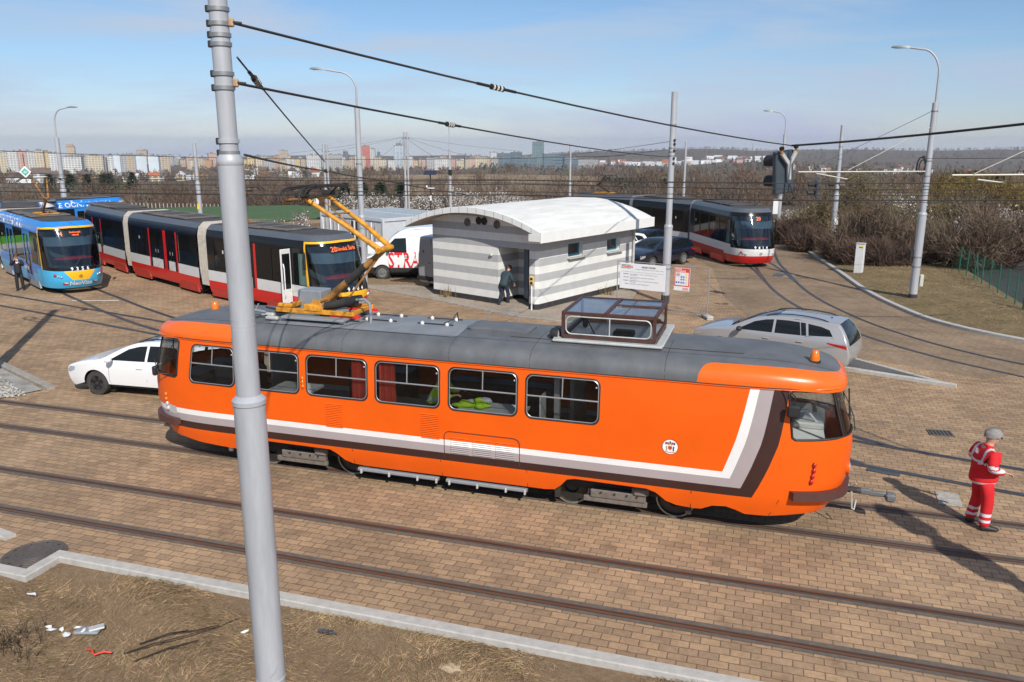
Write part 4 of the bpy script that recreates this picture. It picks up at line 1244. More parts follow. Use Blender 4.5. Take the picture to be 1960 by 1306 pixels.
    # glazing
    for far in (False, True):
        for a, b in wins:
            a, b = fx(a, b)
            g = MB(); g.cdt(rrect(a, 1.25, b, 2.52, .05, 2), lambda u, v: P(u, v, -.012, far), TGLASS, step=(.4, .5), flip=far != mir)
            g.build('window', seg, 60)
        for a, b in doors:
            a, b = fx(a, b); mid = (a+b)/2
            for c, d in ((a, mid-.03), (mid+.03, b)):
                g = MB()
                g.cdt(rrect(c+.04, 1.25 if liv.get('posts') else .62, d-.04, 2.45, .05, 2), lambda u, v: P(u, v, -.015, far), TGLASS, step=(.4, .5), flip=far != mir)
                for z in (1.1, 1.5):
                    e = d-.1 if c == a else c+.1
                    g.add([P(e-.02, z, .004, far), P(e+.02, z, .004, far), P(e+.02, z+.16, .004, far), P(e-.02, z+.16, .004, far)], [(0, 1, 2, 3)], TWHITE)
                g.build('door', seg, 60)
    if not rnd or True:
        b = MB()
        for a, b2 in wins[::2]:
            a, b2 = fx(a, b2)
            c = (a+b2)/2
            b.add([P(c-.05, 2.0, .004), P(c+.05, 2.0, .004), P(c+.05, 2.14, .004), P(c-.05, 2.14, .004)], [(0, 1, 2, 3)], TWHITE)
        if wins: b.build('sticker', seg, 0)
    # bogie covers under the floor
    bx = [1.1, Ls-3.1] if rnd and nose == 1 else ([3.1, Ls-1.1] if rnd else [1.2, Ls-1.2])
    for x in bx:
        b = MB()
        b.box((x, 0, .25), (1.9, 1.9, .34), DARKMETAL)
        for y in (-1.1, 1.1):
            b.prism([(-1.0, .12), (1.0, .12), (.8, .55), (-.8, .55)], lambda u, v, w: (x+u, y*1.03+math.copysign(w, y), v), .07, liv['cover'])
            for k in (-.55, .55): b.lathe([(.10, -.04), (.30, -.04), (.30, .04), (.10, .04)], WHEELSTEEL, (x+k, y*.66, .30), axis='y', n=20)
        b.build('bogie', seg, 30)
    if rnd:
        sg = -1 if mir else 1
        # windscreen with what shows behind it
        wn = MB()
        u0, u1 = xs+.62, SE_
        for far in (False, True):
            wn.cdt([(u0+.10, 1.22), (u0+.14, 2.72), (u1, 2.78), (u1, 1.18)], lambda u, v: P(u, v, -.012, far), SCREEN, step=(.12, .2), flip=far != mir)
        w = wn.build('windscreen', seg, 80, weld=True)
        def X(x): return Ls-x if mir else x
        xe = xs+1.86
        ins_ = MB()
        ins_.box((X(xs-.35), 0, 1.75), (.05, 2.1, 1.8), DASHG)
        ins_.box((X(xs+.4), 0, 1.06), (1.5, 1.9, .06), DASHG)
        for far in (False, True):
            ins_.cdt([(u0+.16, 2.10), (u0+.18, 2.48), (u1, 2.50), (u1, 2.10)], lambda u, v: P(u, v, -.07, far), BLIND, step=(.15, .2), flip=far != mir)
        ins_.build('cab_lining', w, 40)
        d = MB(); d.blob((X(xs+.95), 0, 1.50), (.30, .82, .10), DASH, 20, 8); d.build('dashboard', w, 60)
        d = MB(); d.box((X(xs+.1), .35, 1.6), (.3, .5, .8), INTDARK, .08); d.build('seat', w, 40)
        if nose == 1:
            g = MB(); g.cdt([(xs+.02, 1.25), (xs+.02, 2.45), (xs+.48, 2.45), (xs+.48, 1.25)], lambda u, v: P(u, v, -.012), GREENG, step=(.2, .4))
            g.build('cab_side_window', seg, 60); g = MB()
            g.cdt([(xs+.02, 1.25), (xs+.02, 2.45), (xs+.48, 2.45), (xs+.48, 1.25)], lambda u, v: P(u, v, -.012, True), GREENG, step=(.2, .4), flip=True)
            g.build('cab_side_window', seg, 60)
        if route or dest:
            dp = MB()
            for far in (False, True):
                dp.cdt([(SE_-.66, 2.48), (SE_-.66, 2.72), (SE_, 2.76), (SE_, 2.50)], lambda u, v: P(u, v, -.03, far), DISPLAY, step=(.15, .2), flip=far)
            f = lambda uc, zc: (lambda u, v: P(SE_+uc+u, zc+v, .001) if True else None)
            if route: dp.text(route, f(-.46 if dest else 0, 2.53), .26, LED, bold=.004)
            if dest:
                lines = dest.split('\n')
                for i, t_ in enumerate(lines): dp.text(t_, f(.12, (2.55 if len(lines) == 1 else 2.64-.11*i)), .19 if len(lines) == 1 else .10, LED, bold=.003)
            dp.build('destination_display', seg, 0)
        if number:
            nb = MB()
            nb.text('  '.join(number), lambda u, v: P(SE_+u, 1.075+v, .006), .20, WHITEP, bold=.006)
            nb.build('fleet_number', seg, 0)
        for y in (-1, 1):
            lm = MB()
            for k, (uu, zz, r_) in enumerate(((SE_-1.06, .88, .075), (SE_-.92, .83, .06), (SE_-.78, .80, .065))):
                q = P(uu, zz, .0, y > 0)
                lm.blob(q, (r_, r_, r_*.8), TLIGHTS if k else REDLENS, 10, 6)
            lm.build('headlight', seg, 60)
            mr = MB(); q = P(xs+.55, 2.5, .02, y > 0); o = Vector((.18*sg, .10*y, 0))
            mr.tube([q, q+o], .02, RUBBER, 6); mr.box(q+o+Vector((0, .04*y, -.32)), (.12, .10, .62), RUBBER, .03)
            mr.build('mirror', seg, 40)
        wp = MB()
        a = P(SE_-.25, 1.2, .03); c = P(SE_+.28, 1.75, .03)
        wp.tube([a, (a+c)/2, c], .012, RUBBER, 5); wp.build('wiper', seg, 40)
        em = MB(); q = [P(SE_+.07*math.cos(t*math.pi/9), .80+.07*math.sin(t*math.pi/9), .005) for t in range(18)]
        em.tube(q+q[:2], .009, RUBBER, 4, False); em.add([P(SE_-.04, .77, .006), P(SE_+.04, .80, .006), P(SE_-.0, .86, .006)], [(0, 1, 2)], RUBBER)
        em.build('emblem', seg, 30)
    return seg, P, SE_
def bellows(parent, a, b, ha, hb, m):
    """concertina between two section ends; a, b points on the joint, ha, hb headings"""
    bl = MB()
    secs = []
    n = 9
    for k in range(n):
        t = k/(n-1)
        p = a.lerp(b, t); h = ha.lerp(hb, t).normalized(); nn = Vector((-h.y, h.x, 0))
        e = .03 if k % 2 else -.015
        prof = [(-1.13-e, .5), (-1.19-e, 1.2), (-1.18-e, 2.65), (-1.10-e, 2.98), (-.9, 3.16+e), (.9, 3.16+e), (1.10+e, 2.98), (1.18+e, 2.65), (1.19+e, 1.2), (1.13+e, .5)]
        secs.append([tuple(p+nn*y+Vector((0, 0, z))) for y, z in prof])
    bl.loft(secs, m)
    bl.build('bellows', parent, 0)
def thin_pantograph(parent, loc, rotz, up=1.0, m=None):
    p = empty('pantograph', loc, rotz); p.parent = parent
    m = m or RUSTYEL
    b = MB()
    for y in (-.4, .4): b.box((0, y, .12), (1.3, .06, .07), YELLOWP)
    for x in (-.6, .5): b.box((x, 0, .12), (.07, .85, .07), YELLOWP)
    for x in (-.6, .5):
        for y in (-.4, .4): b.cyl((x, y, 0), (x, y, .1), .04, WHITEINS, 8)
    b.build('base_frame', p, 30)
    b = MB(); b.tube([(.4, 0, .18), (-.55, 0, .2+.75*up)], .055, m, 8); b.tube([(.3, .12, .18), (-.45, .08, .2+.7*up)], .02, m, 6); b.build('lower_arm', p, 40)
    b = MB(); b.tube([(-.55, -.08, .2+.75*up), (.25, -.30, .2+1.75*up)], .04, m, 8); b.tube([(-.55, .08, .2+.75*up), (.25, .30, .2+1.75*up)], .04, m, 8); b.build('upper_arm', p, 40)
    b = MB()
    for x in (.1, .42):
        b.tube([(x, -.95, 1.75*up+.12), (x, -.75, 1.75*up+.26), (x, .75, 1.75*up+.26), (x, .95, 1.75*up+.12)], .022, DARKMETAL, 6)
    b.tube([(.1, -.4, 1.75*up+.24), (.42, -.4, 1.75*up+.24)], .02, DARKMETAL, 5); b.tube([(.1, .4, 1.75*up+.24), (.42, .4, 1.75*up+.24)], .02, DARKMETAL, 5)
    b.build('collector_head', p, 40)
    return p
def place(seg, a, b, zoff=0.0):
    """put a section with its rear end at a and its front end at b (ground points of the centre line)"""
    h = (b-a).normalized()
    seg.rotation_euler = (0, 0, math.atan2(h.y, h.x))
    seg.location = (a.x, a.y, zoff)
    return Vector((h.x, h.y, 0))
def v2(x, y): return Vector((x, y))

RED_L = dict(posts=True, side=TWHITE, skirt=TRED, band=TBLACK, top=TBLACK, door=TRED, roofedge=TGREY, arch=CREAMYEL, bumper=TWHITE, chin=CREAMYEL, cover=TRED2)
BLUE_L = dict(side=TBLUE, skirt=TBLUE2, band=TBLACK, top=TBLUE, door=TBLUE, roofedge=TBLUE, arch=CREAMYEL, bumper=TBLUE2, chin=CREAMYEL, cover=GREYBOX, mask=TBLUE2)
RIGHT_L = dict(side=TWHITE, skirt=TRED2, band=TBLACK, top=TBLACK, door=TBLACK, roofedge=TGREY, arch=None, bumper=TRED, mask=TWHITE, cover=TRED)
GREEN_L = dict(side=TGREEN, skirt=TWHITE, band=TBLACK, top=TWHITE, door=TGREEN, roofedge=TWHITE, arch=None, bumper=TWHITE, mask=None, cover=GREYBOX)

def articulated(name, label, pts, liv, bell, wins, doors, **kw):
    """pts: joint points of the centre line from the tail to the nose"""
    t = empty(name, (pts[0].x, pts[0].y, 0), 0, label, 'tram')
    o = Vector((pts[0].x, pts[0].y, 0))
    out_ = []
    for i in range(3):
        a, b = pts[i], pts[i+1]
        h = (b-a).normalized()
        a2 = a+h*(.0 if i == 0 else .35); b2 = b-h*(.0 if i == 2 else .35)
        Ls = (b2-a2).length
        k = dict(kw) if i == 2 else {}
        sg, P, SE_ = segment(t, 'rear_section' if i == 0 else ('front_section' if i == 2 else 'middle_section'), Ls, doors[i], wins[i], liv, nose=(-1, 0, 1)[i], **k)
        z = (gz(a.x, a.y)+gz(b.x, b.y))/2
        hh = place(sg, a2-pts[0], b2-pts[0], z)
        out_.append((sg, P, SE_, a2, b2, hh, z))
    for i in (0, 1):
        a = out_[i]; b = out_[i+1]
        bellows(t, Vector((a[4].x, a[4].y, a[6]))-o, Vector((b[3].x, b[3].y, b[6]))-o, a[5], b[5], bell)
    return t, out_
# ---- red and white tram in the middle of the yard
p_tail, p_j1, p_j2, p_nose = v2(-31.6, 23.6), v2(-24.55, 19.55), v2(-17.25, 15.85), v2(-9.35, 12.75)
red, RS = articulated('articulated_tram', 'red and white tram with yellow framed windscreen standing behind the big grey pole', [p_tail, p_j1, p_j2, p_nose], RED_L, BELLOWS,
    [[(1.9, 2.7), (4.5, 6.2)], [(.6, 2.0), (5.6, 7.1)], [(.55, 1.9), (4.6, 5.3)]], [[(2.95, 4.15)], [(2.5, 4.0), (4.3, 5.3)], [(2.2, 3.4)]], number='9404', route='20', dest='Divoká Šárka')
sgF, PF, SEF = RS[2][0], RS[2][1], RS[2][2]
# white panels under the windows, open cab door with hand rails
b = MB()
for i, (sg, P, SE_, *_r) in enumerate(RS): pass
b = MB()
dx = (p_nose-p_j2).length-.35-1.86
b.box((dx-.42, -1.47, 1.55), (.05, .46, 2.1), TWHITE, .02); b.box((dx-.42, -1.47, 1.75), (.058, .34, 1.35), TGLASS)
b.tube([(dx-.36, -1.62, .75), (dx-.26, -1.66, .9), (dx-.26, -1.66, 1.9), (dx-.36, -1.62, 2.05)], .022, WHITEP, 6)
b.build('open_cab_door', sgF, 30)
thin_pantograph(sgF, (.9, 0, 3.09), 0, .75, RUSTYEL)
# ---- blue tram with the advert, coming round the loop from the left
b0, b1, b2_, b3 = v2(-35.9, 30.6), v2(-37.2, 23.4), v2(-31.75, 18.55), v2(-23.25, 13.6)
blue, BS = articulated('articulated_tram', 'blue advert tram with yellow windscreen frame at the left edge of the yard', [b0, b1, b2_, b3], BLUE_L, BELLOWS,
    [[(.9, 2.2), (5.9, 7.4)], [(.6, 1.8), (4.2, 5.6)], [(.5, 1.5), (3.7, 5.2)]], [[(3.2, 4.6)], [(2.4, 3.7)], [(2.0, 3.3), (5.4, 6.5)]], number='9356', route='4', dest='Smíchovské\nnádraží')
sgB, PB, SEB = BS[2][0], BS[2][1], BS[2][2]
b = MB()
def edge_text(bb, P, txt, x0, size, m, z0=2.62, stretch=1.0):
    # lettering on the sloping roof edge
    bb.text(txt, lambda u, v: P(x0+u*stretch, z0+v*.85, .006), size, m, align='LEFT', bold=.006)
edge_text(b, PB, 'OPERACE ŠEDÉHO ZÁKALU', .45, .56, WHITEP, 2.70, .72)
b.text('NeoVize', lambda u, v: PB(SEB+u, .42+v, .008), .26, WHITEP, bold=.008)
b.text('NeoVize', lambda u, v: PB(5.4+u*.8, .80+v, .006), .34, WHITEP, bold=.006)
b.build('advert_lettering', sgB, 0)
b = MB()
for u in (SEB-.62, SEB+.62):
    b.add([PB(u-.1, .44, .007), PB(u+.1, .44, .007), PB(u+.1, .5, .007), PB(u-.1, .5, .007)], [(0, 1, 2, 3)], TRED)
    b.add([PB(u-.1, .5, .0075), PB(u+.1, .5, .0075), PB(u+.1, .56, .0075), PB(u-.1, .56, .0075)], [(0, 1, 2, 3)], WHITEP)
    b.add([PB(u-.1, .44, .008), PB(u, .5, .008), PB(u-.1, .56, .008)], [(0, 1, 2)], FLAGB)
b.build('flag_sticker', sgB, 0)
sgR, PR, SER = BS[0][0], BS[0][1], BS[0][2]
LR = (BS[0][4]-BS[0][3]).length
b = MB(); Lx = LR-.4
b.text('NEOVIZE OČNÍ KLINIKA', lambda u, v: (lambda p: Vector((p.x, -p.y, p.z)))(PR(LR-(1.9+(-u+5.6)*1.0), 2.72+v*.80, .006)), .50, WHITEP, align='LEFT', bold=.006)
b.build('advert_lettering', sgR, 0)
thin_pantograph(sgB, (4.7, 0, 3.12), math.pi, .85, RUSTYEL)
# ---- tram on the right
r0, r1, r2, r3 = v2(-8.5, 43.9), v2(-3.0, 41.6), v2(1.6, 37.6), v2(5.0, 30.6)
rt, TS = articulated('articulated_tram', 'red, white and black tram with white front coming round the right-hand curve', [r0, r1, r2, r3], RIGHT_L, BELLOWSD,
    [[(.9, 2.3), (2.5, 4.0), (4.2, 5.2)], [(.6, 1.9), (2.1, 3.4), (3.6, 4.9)], [(.4, 1.5), (1.7, 2.9), (3.1, 4.4), (4.55, 5.3)]], [[], [], []], number='9414', route='20')
thin_pantograph(TS[0][0], (2.8, 0, 3.12), 0, .6, DARKMETAL)
# ---- green and white tram behind, only its roof edge shows
g0, g1, g2, g3 = v2(-33.6, 31.8), v2(-37.6, 27.0), v2(-40.4, 22.5), v2(-42, 15)
gr = empty('articulated_tram', (g0.x, g0.y, 0), 0, 'green and white tram of which the roof edge shows behind the blue tram', 'tram')
sg, P, SE_ = segment(gr, 'rear_section', 8.5, [(3.4, 4.6)], [(.8, 2.6), (5.2, 7.6)], GREEN_L, nose=-1)
h = v2(-.70, -.71); a = far_pt(116, 57)
place(sg, a-g0, a+h*8.5-g0, gz(a.x, a.y))
# ------------------------------------------------------------------ striped hut with a vaulted roof
HWHITE = mat('white render', (.70, .70, .67), .85, var=.07, scale=2.5, bump=.05)
HGREY = mat('grey render', (.40, .405, .41), .85, var=.07, scale=2.5, bump=.05)
PLINTH = mat('black plinth tiles', (.03, .03, .033), .4, var=.2, scale=5)
GROUT = mat('tile joint', (.12, .12, .12), .8, var=0)
HROOF = mat('white corrugated roof', (.60, .60, .585), .55, var=.12, scale=1.2, stretch=(2.5, .5, 1))
HFASCIA = mat('white fascia sheet', (.74, .74, .72), .5, var=.06, scale=2)
HSOFFIT = mat('beige soffit boards', (.42, .38, .32), .8, var=.12)
TEAL = mat('turquoise window frame', (.03, .22, .33), .45, var=.08)
WINGLASS = mat('dark window glass', (.03, .035, .04), .06, spec=.7, var=.1)
hut = empty('striped_hut', (-8.5, 18.17, 0), math.atan2(-.367, .93), 'white and grey striped hut with a curved white roof', 'hut')
HW, HD = 5.7, 7.2
def arc(x):                                     # underside of the vault
    R = 9.0; c = 2.72
    return 3.98-.22-R+math.sqrt(R*R-(x-c)**2)
stripes = lambda x0, x1: [(rect(x0, .27+.3*k, x1, .27+.3*(k+1)), HWHITE if k % 2 == 0 else HGREY) for k in range(13)]
top_line = [(x, arc(x)-.02) for x in [HW-i*HW/16 for i in range(17)]]
wb = MB()
front = [(0, .27), (3.70, .27), (3.70, 2.42), (5.30, 2.42), (5.30, .27), (HW-.12, .27), (HW-.12, arc(HW-.12)-.02)]+[q for q in top_line if q[0] < HW-.13]
wb.cdt(front, lambda u, v: (u, 0, v), HWHITE, regions=stripes(-1, 9))
wb.cdt([(0, .27), (HD, .27), (HD, 3.0), (0, 3.0)], lambda u, v: (HW, .12+u*(HD-.12)/HD, v), HWHITE, regions=stripes(-1, 9), holes=[rect(1.95, 1.92, 3.05, 2.50), rect(4.95, 1.86, 6.05, 2.42)])
wb.cdt([(0, .27), (.17, .27), (.17, 3.0), (0, 3.0)], lambda u, v: (HW-.12+u*.12/.17, u*.12/.17, v), HWHITE, regions=stripes(-1, 9))
wb.cdt([(0, .27), (HD, .27), (HD, arc(0)-.02), (0, arc(0)-.02)], lambda u, v: (0, u, v), HWHITE, regions=stripes(-1, 9), flip=True)
wb.cdt([(0, .27), (HW, .27)]+top_line, lambda u, v: (u, HD, v), HWHITE, regions=stripes(-1, 9), flip=True)
# entrance recess
wb.cdt(rect(0, .27, 1.3, 2.42), lambda u, v: (3.70, u, v), HWHITE, regions=stripes(-1, 9))
wb.cdt(rect(3.70, .27, 5.30, 2.42), lambda u, v: (u, 1.3, v), HWHITE, regions=stripes(-1, 9))
wb.cdt(rect(0, .27, 1.3, 2.42), lambda u, v: (5.30, u, v), HWHITE, regions=stripes(-1, 9), flip=True)
wb.quad((3.7, 0, 2.42), (5.3, 0, 2.42), (5.3, 1.3, 2.42), (3.7, 1.3, 2.42), HSOFFIT)
for (y0_, y1_, za, zb) in ((2.07, 3.17, 1.92, 2.50), (5.01, 6.1, 1.86, 2.42)):
    wb.box((HW-.16, (y0_+y1_)/2, zb-.0), (.30, y1_-y0_, .02), HWHITE); wb.box((HW-.16, (y0_+y1_)/2, za-.01), (.30, y1_-y0_, .02), HWHITE)
    for y in (y0_-.01, y1_+.01): wb.box((HW-.16, y, (za+zb)/2), (.30, .02, zb-za), HWHITE)
wb.build('wall', hut, 0)
pb = MB()
for (a, b_) in (((.0, -.012), (3.72, -.012)), ((5.28, -.012), (HW-.12, -.012)), ((HW-.12, -.012), (HW+.012, .12)), ((HW+.012, .12), (HW+.012, HD)), ((-.012, 0), (-.012, HD)), ((3.712, 0), (3.712, 1.3)), ((3.70, 1.288), (5.3, 1.288)), ((5.288, 1.3), (5.288, 0))):
    A, B = Vector((*a, 0)), Vector((*b_, 0)); n_ = max(1, int((B-A).length/.42))
    pb.quad(A+Vector((0, 0, -.1)), B+Vector((0, 0, -.1)), B+Vector((0, 0, .272)), A+Vector((0, 0, .272)), PLINTH)
    nn = (B-A).normalized().cross(Vector((0, 0, 1)))*.003
    for k in range(1, n_):
        q = A.lerp(B, k/n_)+nn; t = (B-A).normalized()*.006
        pb.quad(q-t, q+t, q+t+Vector((0, 0, .27)), q-t+Vector((0, 0, .27)), GROUT)
pb.build('plinth', hut, 0)
rf = MB()
XL, XR, YF, YB = -.98, 6.42, -.75, 7.75
ys = []
nx = 44
secs = []
ncor = 110
for j in range(ncor*2+1):                       # corrugations run over the vault, one wave every 0.155 m along the hut
    y = YF+.12+(YB-YF-.24)*j/(ncor*2)
    e = .024 if j % 2 else -.024
    secs.append([(x, y, arc(x)+.20+e) for x in [XL+.04+(XR-XL-.08)*i/nx for i in range(nx+1)]])
rf.loft(secs, HROOF, closed=False)
rf.build('roof_sheet', hut, 20)
fb = MB()
for y in (YF, YB):                              # curved verge fascias
    sec = []
    for i in range(nx+1):
        x = XL+(XR-XL)*i/nx
        zt = arc(x)+.225; zb = arc(x)-.0
        sec.append([(x, y, zb), (x, y, zt), (x, y+.14*(1 if y < 0 else -1), zt+.012), (x, y+.14*(1 if y < 0 else -1), zb)])
    fb.loft(sec, HFASCIA)
for i in range(1, 16):
    x = XL+(XR-XL)*i/16
    fb.box((x, YF-.002, arc(x)+.11), (.012, .006, .23), GROUT)
for x, sgn in ((XR, 1), (XL, -1)):              # eaves
    z = arc(x)
    fb.box((x, (YF+YB)/2, z+(.06 if sgn > 0 else .1)), (.05, YB-YF+.03, .42 if sgn > 0 else .22), HFASCIA, .008)
    if sgn > 0: fb.box((x-.30, YF+.02, z+.03), (.58, .05, .28), HFASCIA, .008)
fb.build('fascia', hut, 30)
so_ = MB()
so_.loft([[(x, y, arc(x)) for x in [XL+.03+(XR-XL-.06)*i/20 for i in range(21)]] for y in (YF+.02, YB-.02)], HSOFFIT, closed=False)
so_.build('soffit', hut, 60)
for (y0_, y1_, za, zb) in ((2.07, 3.17, 1.92, 2.50), (5.01, 6.1, 1.86, 2.42)):
    f = MB()
    x = HW-.24
    for z in (za+.04, zb-.04): f.box((x, (y0_+y1_)/2, z), (.07, y1_-y0_-.02, .085), TEAL, .008)
    for y in (y0_+.045, y1_-.045): f.box((x, y, (za+zb)/2), (.066, .085, zb-za-.02), TEAL, .008)
    w = f.build('window', hut, 30)
    g = MB(); g.box((x, (y0_+y1_)/2, (za+zb)/2), (.02, y1_-y0_-.1, zb-za-.1), WINGLASS); g.build('pane', w, 0)
    s_ = MB(); s_.box((HW-.02, (y0_+y1_)/2, za-.035), (.36, y1_-y0_+.12, .05), KERBSTONE, .01); s_.build('sill', w, 30)
for x, r_ in ((2.05, .15), (2.68, .14), (2.98, .14), (3.65, .15)):
    v = MB(); v.lathe([(r_, -.01), (r_+.02, -.04), (r_-.01, -.06), (r_-.03, -.03), (.001, -.03)], DARKMETAL if r_ < .15 else GRIME, (x, 0, 3.40 if r_ < .15 else 3.30), axis='y', n=20)
    v.build('wall_vent', hut, 40)
d = MB(); d.box((4.85, .62, 1.30), (.06, 1.1, 2.05), mat('blue grey door', (.12, .15, .19), .4), .01, Matrix.Rotation(rad(62), 3, 'Z')); d.build('door', hut, 30)
d = MB(); d.box((5.25, .10, 1.3), (.09, .14, 2.2), DARKMETAL, .01); d.build('door_frame', hut, 30)
d = MB(); d.tube([(HW+.10, 7.1, .1), (HW+.10, 7.1, 2.9)], .055, PALEGREY, 10); d.build('downpipe', hut, 40)
d = MB(); d.blob((3.35, -.05, 2.05), (.09, .06, .06), PALEGREY, 10, 6); d.build('wall_lamp', hut, 40)
d = MB(); d.blob((4.75, 1.24, 2.2), (.09, .06, .06), DARKMETAL, 10, 6); d.build('wall_lamp', hut, 40)
d = MB(); d.box((4.85, 1.27, 1.4), (.2, .05, .26), mat('brown notice', (.4, .25, .13), .6), .01); d.build('notice', hut, 0)
st = MB(); st.box((4.5, .55, .06), (1.56, 1.3, .14), SIDEWALK, .01); st.build('doorstep', hut, 20)
mH = Matrix.Translation((-8.5, 18.17, 0)) @ Matrix.Rotation(math.atan2(-.367, .93), 4, 'Z')
def hp(x, y, z): return mH @ Vector((x, y, z))
q = hp(4.62, .95, .13)
bn = MB(); bn.lathe([(.15, 0), (.16, .02), (.17, .62), (.14, .62), (.13, .1)], mat('black bin', (.02, .02, .022), .4), (q.x, q.y, q.z), n=20)
tag(bn.build('waste_bin', None, 40), 'black cylindrical bin in the doorway of the striped hut', 'bin')
q = hp(5.5, -.10, .05)
po = MB(); po.cyl((q.x, q.y, q.z), (q.x, q.y, 1.05), .03, WHITEP, 8)
pp = empty('push_button_post', (q.x, q.y, 0), 0, 'thin white post with a yellow two-button box beside the hut corner', 'post')
po = MB(); po.cyl((0, 0, .05), (0, 0, 1.05), .03, WHITEP, 8); po.build('post', pp, 40)
po = MB(); po.box((0, 0, 1.22), (.20, .12, .36), mat('yellow button box', (.62, .42, .16), .5), .03)
po.build('control_box', pp, 30)
po = MB()
for z in (1.14, 1.30): po.lathe([(.001, -.08), (.05, -.075), (.06, -.06)], RUBBER, (0, 0, z), axis='y', n=12)
po.build('button', pp, 40)

# ------------------------------------------------------------------ site cabins behind the vans
CABIN = mat('grey white cabin sheet', (.52, .54, .56), .6, var=.06, scale=3)
CABROOF = mat('blue grey cabin roof', (.34, .38, .41), .55, var=.12, scale=1.5)
ha = v2(-5.2, 2.7).normalized(); cabin_rot = math.atan2(-ha.y, -ha.x)
def cabin(k, label):
    o = Vector((-19.2, 27.0, 0))+Vector((.46, .888, 0))*2.55*k
    c = empty('site_cabin', (o.x, o.y, 0), cabin_rot, label, 'cabin', 'site cabins side by side')
    b = MB()
    Lc, Wc, Hc = 6.0, 2.45, 2.66
    b.box((Lc/2, Wc/2, 1.35), (Lc-.1, Wc-.1, 2.4), CABIN)
    for x in (.06, Lc-.06):
        for y in (.06, Wc-.06): b.box((x, y, 1.33), (.14, .14, 2.66), CABIN, .02)
    for z in (.12, Hc-.09):
        for y in (.04, Wc-.04): b.box((Lc/2, y, z), (Lc-.28, .10, .18), CABIN, .01)
        for x in (.04, Lc-.04): b.box((x, Wc/2, z), (.10, Wc-.28, .18), CABIN, .01)
    b.build('cabin_walls', c, 30)
    r = MB()
    r.loft([[(.05+.18*i, .06, Hc-.01+(.02 if i % 2 else 0)) for i in range(34)], [(.05+.18*i, Wc-.06, Hc-.01+(.02 if i % 2 else 0)) for i in range(34)]], CABROOF, closed=False)
    r.build('roof', c, 20)
    w = MB()
    for i in range(14):
        if i in (5, 6): continue
        w.box((.35+i*.39, -.06, 1.85), (.10, .05, 1.1), PALEGREY if i % 2 else WHITEP, .01)
    w.build('rack_bars', c, 30)
    w = MB(); w.box((3.6, -.02, 1.9), (1.3, .03, .9), WINGLASS); w.build('window', c, 0)
    return c
cabin(0, 'grey site cabin with white racks on its front, nearer of the two behind the vans')
cabin(1, 'grey site cabin with flat blue grey roof, farther of the two behind the vans')
LOGORED = mat('red lettering', (.62, .012, .02), .5, var=0)
INK = mat('black print', (.03, .03, .03), .6, var=0)
LGREEN = mat('dark green print', (.02, .16, .08), .6, var=0)
BANNERW = mat('white banner', (.74, .74, .76), .6, var=.03)
ba, bb_ = Vector((-14.35, 23.35, 0)), Vector((-11.55, 24.35, 0))
bt = (bb_-ba).normalized(); bnn = Vector((bt.y, -bt.x, 0))
bo_ = empty('banner_board', tuple(ba), math.atan2(bt.y, bt.x), 'white banner board with big red letters beside the white van', 'sign')
b = MB(); b.box((1.48, .02, .82), (2.96, .03, 1.4), BANNERW); b.text('STRABAG', lambda u, v: (1.5+u, .0, .78+v), .50, LOGORED, bold=.012); b.build('banner', bo_, 0)
b = MB()
for x in (.05, 2.9): b.box((x, .06, .8), (.05, .05, 1.6), GREYBOX)
b.build('frame', bo_, 0)

# ------------------------------------------------------------------ cars and vans
TYRE = mat('tyre rubber', (.045, .042, .038), .85, var=.25)
RIMDARK = mat('black wheel rim', (.07, .07, .075), .25, .5, var=.1)
RIMSILVER = mat('silver wheel rim', (.52, .53, .55), .3, .6, var=.05)
CARGLASS = mat('dark car glass', (.009, .011, .012), .04, spec=.4, var=0)
CARBLACK = mat('black plastic trim', (.02, .02, .02), .6, var=.1)
PLATE = mat('number plate', (.72, .74, .78), .4, var=0)
class CarBody:
    def __init__(s, top, wheels, rw, width, belt, roof_w, sill=.2, edge=.05, nose=.16, tail=.10, ztop=None):
        s.top = [Vector((a, b)) for a, b in top]; s.wheels, s.rw, s.wd, s.belt, s.roof_w, s.sill, s.edge = wheels, rw, width, belt, roof_w, sill, edge
        s.nose, s.tail = nose, tail
        s.xf, s.xr = max(p[0] for p in top), min(p[0] for p in top)
        s.zt = max(p[1] for p in top)
    def f(s, x, z):
        w = s.wd/2
        k = 0
        if x > s.xf-1.0: k = ((x-s.xf+1.0)/1.0)**2.4*s.nose
        if x < s.xr+.9: k = ((s.xr+.9-x)/.9)**2.4*s.tail
        w *= 1-k
        if z > s.belt: w -= (s.wd/2-s.roof_w/2)*((z-s.belt)/(s.zt-s.belt))**1.15
        if z < .5: w -= .06*((.5-z)/.3)**2
        if .55 < z < s.belt: w += .012*math.sin((z-.55)/(s.belt-.55)*math.pi)
        return w
